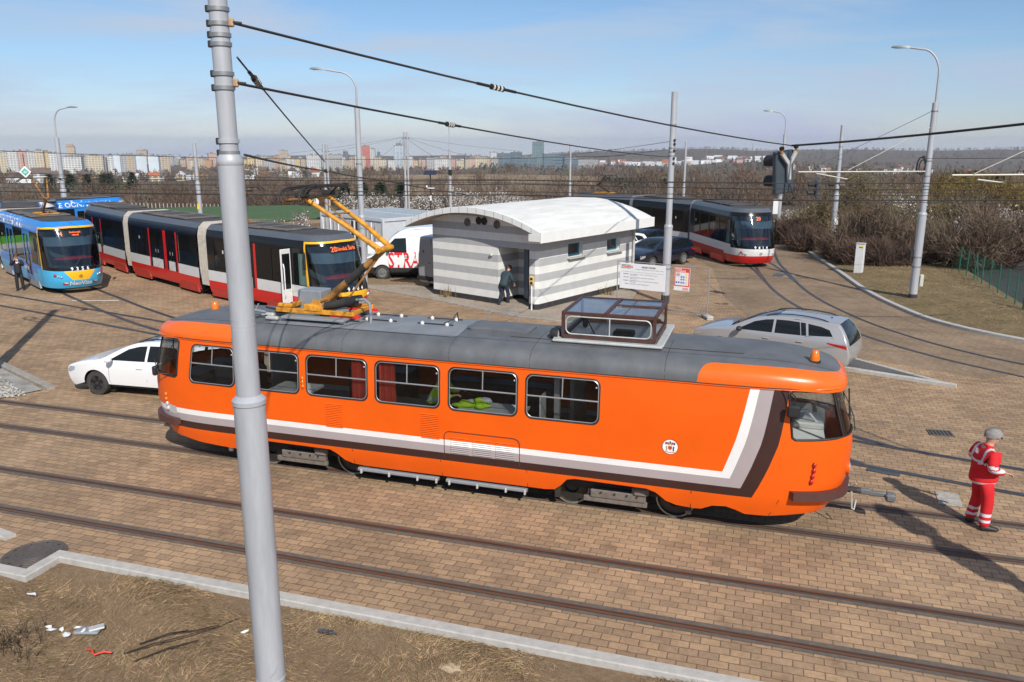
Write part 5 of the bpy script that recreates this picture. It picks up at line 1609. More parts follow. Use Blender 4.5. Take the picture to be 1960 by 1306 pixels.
def car(name, label, cat, group, loc, rotz, cb, paint, side_glass, strips, lamps_f, lamps_r, extras, rim=RIMSILVER, top_mats=None, nspoke=5, low=None):
    """side_glass: polygons; strips: list of (x-range, material) over the top skin by (from index, to index)"""
    c = empty(name, loc, rotz, label, cat, group)
    n = len(cb.top)
    nm = []
    for i in range(n):
        a = cb.top[max(0, i-1)]; b = cb.top[min(n-1, i+1)]
        t = (b-a).normalized(); nm.append(Vector((-t.y, t.x))*-1)   # outline runs front -> rear over the top, inward normal
    inn = [cb.top[i]+nm[i]*cb.edge*-1*-1 for i in range(n)]
    cenx = Vector((0, .7))
    inn = []
    for i in range(n):
        q = nm[i] if nm[i].dot(cenx-cb.top[i]) > 0 else -nm[i]
        inn.append(cb.top[i]+q*cb.edge)
    b = MB()
    # skin over the top
    ny = 6
    cols = []
    for i in range(n):
        row = []
        fw = cb.f(*inn[i])
        ys_ = []
        for a in (0, 25, 50, 75, 90): ys_.append((fw-cb.edge*.9*(1-math.sin(rad(a)))*1.0 if False else fw-cb.edge*(1-math.cos(rad(a))), math.sin(rad(a))))
        half = [(y, t) for y, t in ys_]
        inner = ys_[-1][0]
        for k in range(1, ny+1): half.append((inner*(1-k/ny), 1.0))
        q = cb.top[i]-inn[i]
        L_ = []
        for y, t in half:
            crown = .0
            cr = .035*(1-(y/max(.1, fw))**2) if cb.top[i].y > .7 else .045*(1-(y/max(.1, fw))**2)
            p = inn[i]+q*t
            o = (q.normalized()*cr*t)
            L_.append((p.x+o.x, y, p.y+o.y))
        full = [(a, -y, z) for a, y, z in L_]+[(a, y, z) for a, y, z in L_[::-1][1:]]
        cols.append(full)
    m_ = len(cols[0])
    for i in range(n-1):
        mt = paint
        for (i0, i1, mm_) in strips:
            if i0 <= i < i1: mt = mm_
        vs = cols[i]+cols[i+1]
        for k in range(m_-1):
            mk = mt
            if mt is not paint and (k < 5 or k >= m_-6): mk = paint
            b.add([vs[k], vs[k+1], vs[m_+k+1], vs[m_+k]], [(0, 3, 2, 1)], mk)
    # sides with wheel arches cut out
    zs = cb.sill
    poly = [(p.x, p.y) for p in inn]
    low_ = []
    xs_sorted = sorted(cb.wheels)
    low_.append((inn[-1].x+.02, zs))
    for wx in xs_sorted:
        ra = cb.rw+.055
        for k in range(13):
            a = math.pi-math.pi*k/12
            low_.append((wx+ra*math.cos(a), max(zs, cb.rw+ra*math.sin(a))))
    low_.append((inn[0].x-.02, zs))
    outl = poly+low_
    outl = [outl[0]]+[q for a, q in zip(outl, outl[1:]) if (Vector(q)-Vector(a)).length > .004]
    for sgn in (-1, 1):
        regs = [(g, CARGLASS) for g in side_glass]
        if low: regs = [(low, CARBLACK)]+regs
        b.cdt(outl, lambda u, v: (u, sgn*cb.f(u, v), v), paint, regions=regs, step=(.18, .13), flip=sgn > 0)
    b.build('body', c, 40, weld=True)
    u_ = MB(); u_.box(((cb.xf+cb.xr)/2, 0, .36), ((cb.xf-cb.xr)-.5, cb.wd-.42, .28), CARBLACK); 
    for wx in cb.wheels: u_.box((wx, 0, cb.rw+.05), (cb.rw*2+.08, cb.wd-.5, cb.rw*2), CARBLACK)
    u_.build('underbody', c, 0)
    for wx in cb.wheels:
        for sgn in (-1, 1):
            y = sgn*(cb.wd/2-.13)
            w = MB()
            R_ = cb.rw
            w.lathe([(R_*.62, -.10), (R_*.97, -.10), (R_, -.07), (R_, .07), (R_*.97, .10), (R_*.62, .10)], TYRE, (wx, y, R_), axis='y', n=32, caps=False)
            wo = w.build('wheel', c, 40)
            r = MB()
            r.lathe([(R_*.64, .085*sgn), (R_*.66, .10*sgn), (R_*.60, .095*sgn), (R_*.58, .04*sgn), (.001, .04*sgn)], rim if nspoke else rim, (wx, y, R_), axis='y', n=28)
            r.lathe([(R_*.59, .045*sgn), (.05, .045*sgn), (.001, .045*sgn)], CARBLACK, (wx, y, R_), axis='y', n=24)
            for k in range(nspoke):
                a = 2*math.pi*k/nspoke+.3
                d_ = Vector((math.cos(a), 0, math.sin(a))); t_ = Vector((-math.sin(a), 0, math.cos(a)))
                o = Vector((wx, y+sgn*.085, R_))
                w0, w1 = R_*.13, R_*.17
                r.add([o+d_*.04+t_*w0, o+d_*.04-t_*w0, o+d_*R_*.62-t_*w1, o+d_*R_*.62+t_*w1, o+d_*.04+t_*w0-Vector((0, sgn*.04, 0)), o+d_*.04-t_*w0-Vector((0, sgn*.04, 0)), o+d_*R_*.62-t_*w1-Vector((0, sgn*.04, 0)), o+d_*R_*.62+t_*w1-Vector((0, sgn*.04, 0))],
                      [(0, 1, 2, 3), (0, 4, 5, 1), (1, 5, 6, 2), (2, 6, 7, 3), (3, 7, 4, 0)], rim)
            r.lathe([(.055, .06*sgn), (.05, .095*sgn), (.001, .10*sgn)], rim, (wx, y, R_), axis='y', n=14)
            r.build('rim', wo, 40)
    def patch(poly, m, name, off=.006, both=True):
        for sgn in ((-1, 1) if both else (-1,)):
            p = MB(); p.cdt(poly, lambda u, v: (u, sgn*(cb.f(u, v)+off), v), m, step=(.12, .1), flip=sgn > 0); p.build(name, c, 40)
    for pl in lamps_f: patch(pl, TLIGHTS, 'headlight')
    for pl in lamps_r: patch(pl, REDLENS, 'tail_light')
    seam = MB()
    for path in extras.get('seams', []):
        for sgn in (-1, 1):
            seam.tube([(u, sgn*(cb.f(u, v)+.0005), v) for u, v in path], .005, CARBLACK, 4, False)
    if extras.get('seams'): seam.build('door_seams', c, 0)
    for (u, v) in extras.get('handles', []):
        for sgn in (-1, 1):
            h = MB(); h.box((u, sgn*(cb.f(u, v)+.02), v), (.19, .03, .03), extras.get('handle_mat', paint), .012); h.build('door_handle', c, 40)
    if 'mirror' in extras:
        u, v = extras['mirror']
        for sgn in (-1, 1):
            h = MB(); y = cb.f(u, v); h.tube([(u, sgn*y, v), (u-.02, sgn*(y+.10), v+.02)], .025, CARBLACK, 6)
            h.blob((u-.02, sgn*(y+.17), v+.06), (.09, .11, .08), extras.get('mirror_mat', paint), 12, 7); h.build('mirror', c, 60)
    if 'rails' in extras:
        x0, x1, z = extras['rails']
        for sgn in (-1, 1):
            h = MB(); P_ = []
            for k in range(13):
                x = x0+(x1-x0)*k/12
                zz = lerp(sorted([(p.x, p.y) for p in cb.top if p.y > cb.belt]), x)
                y = cb.f(x, zz)-.10
                P_.append((x, sgn*y, zz+.01+.055*math.sin(math.pi*min(1, max(0, k/12)))**.4))
            h.tube(P_, .018, CARBLACK, 6); h.build('roof_rail', c, 50)
    if 'plate_rear' in extras:
        x, z, tilt, wtxt = extras['plate_rear']
        h = MB(); R = Matrix.Rotation(tilt, 3, 'Y')
        h.box((x, 0, z), (.015, .52, .11), PLATE, .004, R); h.box((x-.002, .235, z), (.017, .045, .11), mat('blue plate band', (.01, .06, .4), .4, var=0), 0, R)
        h.build('number_plate', c, 20)
    if 'plate_front' in extras:
        x, z = extras['plate_front']; h = MB(); h.box((x, 0, z), (.015, .52, .11), PLATE, .004); h.build('number_plate', c, 20)
    if 'grille' in extras:
        x, z, w_, hh = extras['grille']; h = MB(); h.box((x, 0, z), (.04, w_, hh), CARBLACK, .02); h.build('grille', c, 30)
    if 'antenna' in extras:
        x, z = extras['antenna']; h = MB(); h.prism([(-.09, 0), (.06, 0), (-.06, .07)], lambda u, v, w: (x-u*-1, -.012+w, z+v), .024, CARBLACK); h.build('antenna', c, 30)
    return c

def smooth_top(P, n=4, sharp=()):
    return [(p.x, p.y) for p in catmull([Vector((a, b, 0)) for a, b in P], n)]
estate_top = smooth_top([(2.20, .20), (2.30, .36), (2.345, .52), (2.33, .66), (2.22, .76), (1.75, .90), (1.22, .985), (.80, 1.18), (.42, 1.345), (.0, 1.435), (-.6, 1.465), (-1.3, 1.435), (-1.85, 1.36), (-1.98, 1.325), (-2.14, 1.10), (-2.27, .88), (-2.33, .66), (-2.345, .5), (-2.30, .34), (-2.2, .22)], 3)
EST = CarBody(estate_top, (1.38, -1.30), .325, 1.83, .93, 1.22)
est_glass = [[(.92, .985), (.40, 1.27), (.10, 1.345), (-.13, 1.365), (-.15, .995)], [(-.22, .998), (-.20, 1.368), (-.55, 1.375), (-1.0, 1.35), (-1.13, 1.02)], [(-1.20, 1.03), (-1.08, 1.345), (-1.45, 1.31), (-1.72, 1.24), (-1.80, 1.09)]]
est_seams = [[(.98, .98), (.93, .75), (.96, .45), (.90, .28)], [(-.18, 1.0), (-.18, .5), (-.17, .28)], [(-1.12, 1.0), (-1.08, .72), (-.98, .55), (-.92, .28)], [(.90, .28), (-.92, .28)]]
CARWHITE = mat('white car paint', (.78, .79, .80), .25, coat=.8, var=0)
CARSILVER = mat('silver car paint', (.40, .40, .405), .28, .3, coat=.8, var=0)
CARNAVY = mat('dark navy car paint', (.008, .014, .03), .2, .2, coat=.9, var=0)
car('estate_car', 'white estate car with black wheels nosing out behind the orange tram', 'car', None, (-9.95, 2.92, 0), math.pi+.07, EST, CARWHITE, est_glass, [(18, 28, CARGLASS), (39, 47, CARGLASS)],
    [[(2.33, .60), (2.20, .73), (2.02, .74), (2.05, .65), (2.26, .56)]], [[(-2.27, .80), (-1.95, .88), (-1.93, .80), (-2.29, .70)]],
    dict(seams=est_seams, handles=[(-.0, .82), (-.98, .84)], mirror=(.82, .98), rails=(.2, -1.6, 1.45), grille=(2.33, .50, .9, .16), plate_front=(2.36, .40), antenna=(-1.5, 1.42)), rim=RIMDARK)
suv_top = smooth_top([(2.20, .24), (2.30, .42), (2.34, .60), (2.32, .78), (2.20, .90), (1.75, 1.03), (1.20, 1.11), (.82, 1.30), (.45, 1.47), (.0, 1.58), (-.6, 1.625), (-1.3, 1.61), (-1.85, 1.55), (-1.98, 1.515), (-2.16, 1.27), (-2.27, 1.02), (-2.33, .78), (-2.345, .60), (-2.30, .42), (-2.2, .28)], 3)
suv_top = [(a, b*.925) for a, b in suv_top]
SUV = CarBody(suv_top, (1.40, -1.30), .335, 1.84, .96, 1.24, sill=.22)
suv_glass = [[(.90, 1.10), (.42, 1.39), (.10, 1.48), (-.13, 1.51), (-.15, 1.12)], [(-.22, 1.12), (-.20, 1.515), (-.55, 1.525), (-.88, 1.515), (-.98, 1.14)], [(-1.0, 1.14), (-.90, 1.515), (-1.05, 1.508), (-1.14, 1.15)], [(-1.20, 1.16), (-1.12, 1.50), (-1.5, 1.455), (-1.74, 1.385), (-1.86, 1.21)]]
suv_glass = [[(a, b*.925) for a, b in g_] for g_ in suv_glass]
car('silver_car', 'silver estate car with black roof rails parked behind the right end of the orange tram', 'car', None, (5.78, 11.12, .03), math.pi-.30, SUV, CARSILVER, suv_glass, [(18, 28, CARGLASS), (38, 46, CARGLASS)],
    [[(2.32, .69), (2.18, .80), (1.98, .80), (2.0, .73), (2.26, .65)]], [[(-2.25, .90), (-1.74, .955), (-1.74, .92), (-2.28, .80)]],
    dict(seams=[[(.98, 1.02), (.93, .75), (.96, .48), (.90, .32)], [(-.18, 1.03), (-.18, .5), (-.17, .32)], [(-1.12, 1.05), (-1.08, .75), (-.98, .57), (-.92, .32)], [(-1.12, 1.05), (-1.9, 1.08)]], handles=[(-.0, .86), (-.98, .88)], mirror=(.80, 1.01), mirror_mat=CARBLACK,
         rails=(.15, -1.65, 1.5), grille=(2.33, .58, .9, .2), plate_rear=(-2.325, .78, -.14, ''), plate_front=(2.36, .42), antenna=(-1.55, 1.465)), low=[(-2.6, .2), (2.6, .2), (2.6, .36), (-2.6, .36)])
car('estate_car', 'dark navy estate car parked between the hut and the right-hand tram', 'car', None, (-.48, 30.4, 0), math.atan2(-.86, -.52), EST, CARNAVY, est_glass, [(18, 28, CARGLASS), (39, 47, CARGLASS)],
    [[(2.33, .60), (2.20, .73), (1.98, .74), (2.0, .64), (2.26, .56)]], [[(-2.27, .80), (-1.95, .88), (-1.93, .80), (-2.29, .70)]],
    dict(seams=est_seams, handles=[(-.0, .82), (-.98, .84)], mirror=(.82, .98), grille=(2.33, .50, .9, .16), plate_front=(2.36, .40)), nspoke=9)
car('estate_car', 'dark blue car half hidden behind the navy estate car', 'car', None, (-2.3, 34.6, 0), math.atan2(-.86, -.52), EST, mat('dark blue car paint', (.012, .025, .06), .2, .2, coat=.9, var=.05), est_glass, [(18, 28, CARGLASS), (39, 47, CARGLASS)],
    [[(2.33, .60), (2.20, .73), (1.98, .74), (2.0, .64), (2.26, .56)]], [], dict(seams=est_seams, mirror=(.82, .98)), nspoke=9)
car('estate_car', 'pale car of which the white roof shows between the hut and the navy car', 'car', None, (-3.2, 31.9, 0), math.atan2(-.86, -.52), EST, CARWHITE, est_glass, [(18, 28, CARGLASS), (39, 47, CARGLASS)],
    [[(2.33, .60), (2.20, .73), (1.98, .74), (2.0, .64), (2.26, .56)]], [], dict(mirror=(.82, .98)), nspoke=9)
van_top = smooth_top([(2.66, .25), (2.74, .45), (2.77, .70), (2.72, .92), (2.55, 1.08), (2.10, 1.26), (1.86, 1.38), (1.45, 1.86), (1.22, 2.10), (.85, 2.33), (.40, 2.47), (-.6, 2.52), (-1.8, 2.51), (-2.6, 2.47), (-2.72, 2.40), (-2.76, 2.1), (-2.77, 1.4), (-2.78, .6), (-2.74, .42), (-2.7, .3)], 3)
VAN = CarBody(van_top, (1.80, -1.50), .35, 2.05, 1.25, 1.72, sill=.28, edge=.08, nose=.2, tail=.03)
van = car('panel_van', 'white high-roofed van with big red letters, its rear behind the hut', 'van', None, (-11.15, 22.75, .0), math.atan2(-.36, -.93), VAN, CARWHITE, [[(1.62, 1.36), (1.38, 1.78), (1.16, 2.0), (.62, 2.02), (.60, 1.30)]], [(18, 26, CARGLASS)],
    [[(2.70, .86), (2.50, 1.04), (2.25, 1.12), (2.32, .95), (2.62, .78)]], [[(-2.70, 1.0), (-2.60, 1.0), (-2.60, 1.7), (-2.70, 1.7)]],
    dict(seams=[[(1.72, 1.34), (1.5, .9), (1.42, .45), (.5, .42), (.5, 2.05)], [(.5, 2.15), (-2.6, 2.15)], [(-.7, .42), (-.7, 2.1)]], handles=[(.62, 1.12)], handle_mat=CARBLACK, mirror=(1.50, 1.36), mirror_mat=CARBLACK, grille=(2.72, .78, 1.2, .25), antenna=(.5, 2.47)),
    nspoke=10, low=[(-3, .2), (3, .2), (3, .62), (2.3, .62), (-3, .50)])
b = MB(); b.text('STRABAG', lambda u, v: (1.50-u*.62, VAN.f(1.50-u*.62, .62+v)+.006, .60+v), 1.05, LOGORED, align='LEFT', bold=.02)
b.build('side_lettering', van, 0)
VAN2 = CarBody([(a*.66, b*.95) for a, b in van_top], (1.15, -.98), .33, 1.78, 1.2, 1.55, sill=.28, edge=.08, nose=.1, tail=.03)
GREYVAN = mat('silver grey van paint', (.36, .36, .355), .35, .2, coat=.5, var=0)
van2 = car('panel_van', 'grey van showing its rear doors beside the left wall of the hut', 'van', None, (-8.46, 21.15, 0), math.atan2(.93, .367), VAN2, GREYVAN, [[(1.05, 1.30), (.90, 1.68), (.76, 1.88), (.42, 1.90), (.41, 1.24)]], [(18, 26, CARGLASS)],
    [], [[(-1.80, .95), (-1.72, .95), (-1.72, 1.6), (-1.80, 1.6)]], dict(plate_rear=(-1.845, .78, 0, '')), nspoke=8)
b = MB(); b.box((-1.85, 0, 1.40), (.012, .012, 1.8), CARBLACK)
b.box((-1.85, .1, 1.2), (.03, .16, .05), CARBLACK, .01); b.box((-1.85, .48, 1.7), (.02, .06, .10), CARBLACK)
b.build('rear_door_trim', van2, 0)
b = MB(); b.box((-1.88, 0, .48), (.16, 1.68, .18), CARBLACK, .04); b.tube([(-1.9, 0, .40), (-2.05, 0, .40), (-2.08, 0, .48)], .03, DARKMETAL, 6); b.build('rear_bumper', van2, 40)

# ------------------------------------------------------------------ poles and lamps
POLE = mat('light grey painted pole', (.40, .41, .435), .45, .1, var=.14, scale=1.6, bump=.03, stretch=(3, 3, .5))
POLEBASE = mat('dark pole foot', (.04, .035, .035), .8, var=.2)
CLAMP = mat('galvanised clamp', (.32, .32, .32), .45, .6, var=.1)
LAMPHEAD = mat('grey lamp head', (.22, .23, .24), .5, .3, var=.05)
LAMPGLASS = mat('lamp glass', (.35, .36, .37), .15, var=0, coat=.5)
def arm_lamp(p, base_z, h, out, direction):
    """swan neck with a flat head at its end"""
    d = Vector((direction[0], direction[1], 0)).normalized()
    b = MB(); P = [Vector((0, 0, base_z)), Vector((0, 0, base_z+h*.5))]
    for k in range(1, 9):
        a = rad(90*k/8)
        P.append(Vector((0, 0, base_z+h*.5))+d*(out*.62*(1-math.cos(a)))+Vector((0, 0, h*.5*math.sin(a))))
    P.append(P[-1]+d*out*.38+Vector((0, 0, .08)))
    b.tube(P, [.045]*2+[.038]*9, POLE, 8); b.build('lamp_arm', p, 50)
    e = P[-1]; b = MB(); s = Vector((-d.y, d.x, 0))
    secs = []
    for t, w, hh in ((0, .05, .04), (.12, .10, .06), (.35, .15, .07), (.6, .13, .05), (.68, .05, .02)):
        c = e+d*t+Vector((0, 0, .05*t))
        secs.append([tuple(c+s*w-Vector((0, 0, .02))), tuple(c+s*w*.6+Vector((0, 0, hh))), tuple(c-s*w*.6+Vector((0, 0, hh))), tuple(c-s*w-Vector((0, 0, .02)))])
    b.loft(secs, LAMPHEAD); lh = b.build('lamp_head', p, 40)
    b = MB(); c = e+d*.38+Vector((0, 0, -.005)); b.box(c, (.34, .16, .02), LAMPGLASS, .005, Matrix.Rotation(math.atan2(d.y, d.x), 3, 'Z')); b.build('lamp_glass', lh, 0)
def pole(name, label, x, y, z0, zcap, ztop, r0=.165, r1=.122, foot=True, cat='pole', group=None, taper=True, bands=(), zmid=None):
    p = empty(name, (x, y, 0), 0, label, cat, group)
    b = MB()
    b.lathe([(r0, z0), (r0, zcap-.03), (r0+.012, zcap-.05), (r0+.012, zcap+.0), (r1+.03, zcap+.06), (r1, zcap+.075), (r1*.96, zmid or ztop)]+([(r1*1.0, zmid), (r1*.82, zmid+.02), (r1*.8, ztop)] if zmid else [])+[(r1*.5, ztop+.02), (.001, ztop+.025)], POLE, n=28)
    b.build('pole_shaft', p, 30)
    if foot:
        b = MB(); b.lathe([(r0+.008, z0), (r0+.008, z0+.34), (r0, z0+.345)], POLEBASE, n=24); b.build('pole_foot', p, 30)
    for z in bands:
        r = r0 if z < zcap else r1
        b = MB(); b.lathe([(r+.004, z-.022), (r+.012, z-.02), (r+.012, z+.02), (r+.004, z+.022)], CLAMP, n=24)
        b.box((-r*.8-.008, -r*.6-.008, z), (.035, .035, .07), DARKMETAL, .008); b.build('clamp_band', p, 30)
    return p
# the big pole in front
fp = pole('catenary_pole', 'thick light grey pole with stepped collars standing in the dry grass in front of everything', -.12, -6.89, -.15, 3.66, 10.2, .177, .098, False, bands=(6.52, 6.40, 7.06, 7.20, 7.49, 7.58, 7.69, 7.83))
fp.children[0].data.materials[0] = POLE
b = MB(); b.lathe([(.134, 3.68), (.133, 6.27), (.139, 6.28), (.140, 6.32), (.128, 6.355), (.10, 6.40)], POLE, n=28)
b.build('upper_sleeve', fp, 30)
b = MB(); b.lathe([(.178, .02), (.184, .03), (.184, .05), (.178, .06)], POLE, n=28); b.tube([(.1, -.15, .15), (.15, -.12, .22), (.17, -.1, .3)], .012, POLE, 6)
for z in (4.48, 4.53, 4.6): b.lathe([(.1328, z), (.136, z+.004), (.1328, z+.008)], POLE, n=28)
b.build('weld_beads', fp, 40)
for z in (7.70, 7.11):
    b = MB(); b.box((.13, .02, z), (.06, .05, .09), mat('tan bracket', (.45, .30, .18), .6), .015); b.cyl((.15, .02, z), (.23, .05, z-.01), .018, DARKMETAL, 6); b.build('wire_bracket', fp, 30)
pR = pole('lamp_post', 'tall light grey lamp post on the grass verge at the right edge', 11.3, 22.85, 0, 3.67, 8.06, .165, .122, cat='lamp post', bands=(1.5, 1.9, 7.74, 5.2, 5.8, 4.8))
arm_lamp(pR, 8.06, 2.05, 1.15, (-.95, .1))
b = MB(); b.box((.25, -.02, .92), (.14, .2, .50), mat('cream meter box', (.55, .53, .44), .5), .02); b.build('meter_box', pR, 30); b = MB(); b.box((-.22, .05, 1.9), (.12, .16, .5), DARKMETAL, .02); b.build('meter_box', pR, 30)
b = MB(); b.tube([(-.25+.16*math.cos(t*.7), .1, 5.6+.36*math.sin(t*.7)) for t in range(10)], .03, RUBBER, 6); b.tube([(-.22+.12*math.cos(t*.7), -.02, 5.55+.3*math.sin(t*.7)) for t in range(10)], .025, RUBBER, 6)
b.box((-.2, 0, 5.95), (.1, .12, .12), DARKMETAL, .02); b.build('cable_coil', pR, 40)
pm = pole('catenary_pole', 'grey pole without a lamp rising behind the white site notice board', 1.41, 19.43, 0, 3.19, 8.45, .165, .122, bands=(6.0, 6.3, 6.15, 7.2, 1.45))
b = MB()
for z in (5.7, 5.9, 6.2, 6.45, 6.6): b.box((.10, -.10, z), (.09, .09, .10), DARKMETAL, .02)
b.build('wire_fittings', pm, 30)
ms = pole('lamp_post', 'light grey lamp post beside the front of the left-hand red tram', -11.99, 18.38, 0, 3.3, 7.99, .16, .12, cat='lamp post', foot=False, bands=(4.4, 4.6, 4.9, 5.6))
arm_lamp(ms, 7.99, 1.45, 1.25, (-1, -.35))
p2 = pole('catenary_pole', 'grey pole with small white boxes on the verge beyond the white cabinet', 8.89, 37.15, 0, 3.55, 7.48, .15, .11, bands=(2.6, 4.6, 5.6, 6.3))
b = MB(); b.box((.10, -.14, 2.05), (.22, .12, .42), WHITEP, .02); b.box((.14, -.14, 1.35), (.14, .1, .22), WHITEP, .02); b.tube([(.14, -.12, 1.2), (.14, -.12, .1)], .03, PALEGREY, 6); b.build('switch_box', p2, 30)
l3 = pole('lamp_post', 'grey lamp post beside the right-hand tram front with a white box on it', 5.87, 49.86, -.4, 2.9, 7.1, .15, .11, cat='lamp post', bands=(3.4, 4.2))
arm_lamp(l3, 7.1, 1.55, .95, (-1, .0))
b = MB(); b.box((-.28, -.1, 1.9), (.36, .2, 1.1), WHITEP, .02); b.box((-.18, -.1, 2.95), (.2, .14, .35), WHITEP, .02); b.build('switch_box', l3, 30)
def zrow(px, row, dist):
    """height of what shows at a row of the photograph, at a ground distance"""
    a = math.atan((px-980)/1562.19/math.cos(PITCH))
    return CAM.z-dist*math.cos(a)*math.tan(PITCH+math.atan((row-653)/1562.19))
def far_pole(px, toprow, dist, label, lamp=None, r=.13, name='catenary_pole', cat='pole', step=None, group=None, caprow=None):
    q = far_pt(px, dist); zt = zrow(px, toprow, dist); z0 = terrain_z(q.x, q.y)
    p = pole(name, label, q.x, q.y, z0-.1, zrow(px, caprow, dist) if caprow else z0+3.4, zt, r*1.25, r, False, cat, group)
    if lamp: arm_lamp(p, zt, lamp[0], lamp[1], lamp[2])
    return p
far_pole(109, 265, 60, 'grey lamp post behind the blue tram, lamp arm to the right', (1.75, .95, (1, .2)), .14, 'lamp_post', 'lamp post', caprow=366)
pt_ = far_pole(371, 275, 58, 'grey pole at the edge of the green field with a yellow sticker', None, .115, caprow=352)
b = MB(); b.box((0, -.13, zrow(371, 397, 58)), (.16, .05, .34), mat('yellow sticker', (.8, .62, .05), .5, var=0)); b.build('sticker', pt_, 0)
for px, row, dist, cap, lab in ((620, 277, 72, 360, 'pair of slim grey masts behind the raised collector of the orange tram'), (775, 253, 76, 372, 'pair of tall slim grey masts with wires fanning out, left of the hut roof')):
    p = far_pole(px-1.5, row, dist, lab, None, .10, caprow=cap)
    b = MB(); zt = zrow(px, row, dist)
    b.tube([(.30, 0, terrain_z(p.location.x, p.location.y)), (.30, 0, zt)], .085, POLE, 12)
    b.tube([(-.2, 0, zt-.55), (.5, 0, zt-.55)], .04, CLAMP, 6)
    b.build('second_mast', p, 40)
p = far_pole(860, 285, 78, 'slim dark lamp post with short arm left of the hut roof', (2.2, .35, (-.6, -.8)), .11, 'lamp_post', 'lamp post', caprow=325)
b = MB(); b.box((.05, -.12, zrow(860, 330, 78)), (.3, .2, .5), RUBBER, .03); b.build('signal_box', p, 20)
far_pole(1092, 274, 92, 'grey pole rising behind the roof of the striped hut', None, .12, caprow=352)
far_pole(1313, 271, 90, 'grey pole rising behind the roof of the right-hand tram', None, .12, caprow=358)
# solar-powered display post
q = far_pt(822, 74); z0 = terrain_z(q.x, q.y); sp = empty('solar_post', (q.x, q.y, 0), .2, 'thin post with a tilted blue solar panel behind the hut', 'post')
b = MB(); b.tube([(0, 0, z0), (0, 0, zrow(822, 334, 74))], .05, DARKMETAL, 8); b.build('post', sp, 40)
b = MB(); zz = zrow(822, 331, 74); b.box((0, 0, zz), (1.15, .75, .05), mat('solar cells', (.012, .02, .05), .15, coat=.5, var=.1), .01, Matrix.Rotation(rad(24), 3, 'X')); b.build('solar_panel', sp, 20)
b = MB(); b.box((0, 0, zz-1.35), (.65, .2, .08), WHITEP, .02); b.box((.0, 0, zz-2.2), (.12, .14, .5), WHITEP, .02); b.blob((-.35, 0, zz-1.2), (.08, .08, .1), WHITEP, 8, 6); b.build('instrument_bar', sp, 30)

# two posts that stand just outside the picture and throw their shadows into it
q1 = pole('catenary_pole', 'grey pole on the gravel left of the white estate car, outside the picture', -14.85, 1.3, 0, 3.66, 9.3, .185, .15, False)
b = MB()
for z in (7.3, 7.7): b.tube([(-.7, 0, z+.2), (-.3, .1, z), (0, .15, z), (.5, .1, z+.1)], .03, DARKMETAL, 6)
b.tube([(-.75+.3*math.cos(t*.7), 0, 7.8+.22*math.sin(t*.7)) for t in range(10)], .04, RUBBER, 6); b.build('wire_fittings', q1, 40)
q2 = pole('catenary_pole', 'grey pole by the kerb right of the man in red, outside the picture', 11.8, -4.75, 0, 3.2, 5.7, .16, .13, False)
b = MB(); b.box((0, 0, 5.2), (.45, .4, .8), DARKMETAL, .05); b.box((-.1, 0, 3.9), (.5, .4, .9), DARKMETAL, .05); b.build('switch_box', q2, 30)

# ------------------------------------------------------------------ wires
WIRE = mat('dark wire', (.045, .04, .038), .6, .3, var=0)
WIREG = mat('grey wire', (.30, .30, .31), .6, .3, var=0)
def wire(pts, label, r=.014, sag=.0, m=WIRE, name='overhead_wire', insul=(), group=None, n=10):
    b = MB()
    P = []
    for i in range(len(pts)-1):
        a, c = Vector(pts[i]), Vector(pts[i+1])
        for k in range(n): t = k/n; q = a.lerp(c, t); q.z -= sag*4*t*(1-t); P.append(q)
    P.append(Vector(pts[-1]))
    o = Vector(P[0])
    b.tube([p-o for p in P], r, m, 6)
    w = b.build(name, None, 60, loc=o)
    tag(w, label, 'wire', group)
    for t in insul:
        k = t*(len(P)-1); i = min(len(P)-2, int(k)); q = P[i].lerp(P[i+1], k-i)-o; d = (P[i+1]-P[i]).normalized()
        ib = MB(); ib.tube([q-d*.42, q-d*.14], .022, RUBBER, 6); ib.tube([q+d*.14, q+d*.42], .022, RUBBER, 6)
        for j in range(7): ib.tube([q+d*(-.12+j*.04), q+d*(-.105+j*.04)], .042, WHITEINS if j % 2 else DARKMETAL, 8)
        ib.build('insulator', w, 40)
    return w
F = Vector((.05, -6.87, 0))
sigp = Vector((5.76, 7.25, 6.44))
wire([F+Vector((0, 0, 7.69)), sigp], 'upper dark span wire from the front pole to the hanging traffic signal', .015, .12, insul=(.27,))
wire([sigp, (9.6, 1.6, 6.85), (14.5, -3.6, 7.6)], 'thick twisted cable from the hanging traffic signal to the right edge', .026, .03)
wire([F+Vector((0, 0, 7.10)), (1.3, 19.35, 5.95)], 'lower dark span wire from the front pole to the pole behind the notice board', .015, .12, insul=(.20,))
wire([F+Vector((0, 0, 7.36)), (-3.55, .95, 6.12)], 'thin dark wire slanting steeply down from the front pole to the round insulator', .011, .02, insul=(.12,))
wire([F+Vector((0, 0, 6.38)), (-3.49, .91, 5.93), (-4.62, 5.84, 5.51), (-4.68, 12.11, 4.78)], 'span wire leaving the front pole at collar height with a round insulator', .014, .02, insul=(.33,))
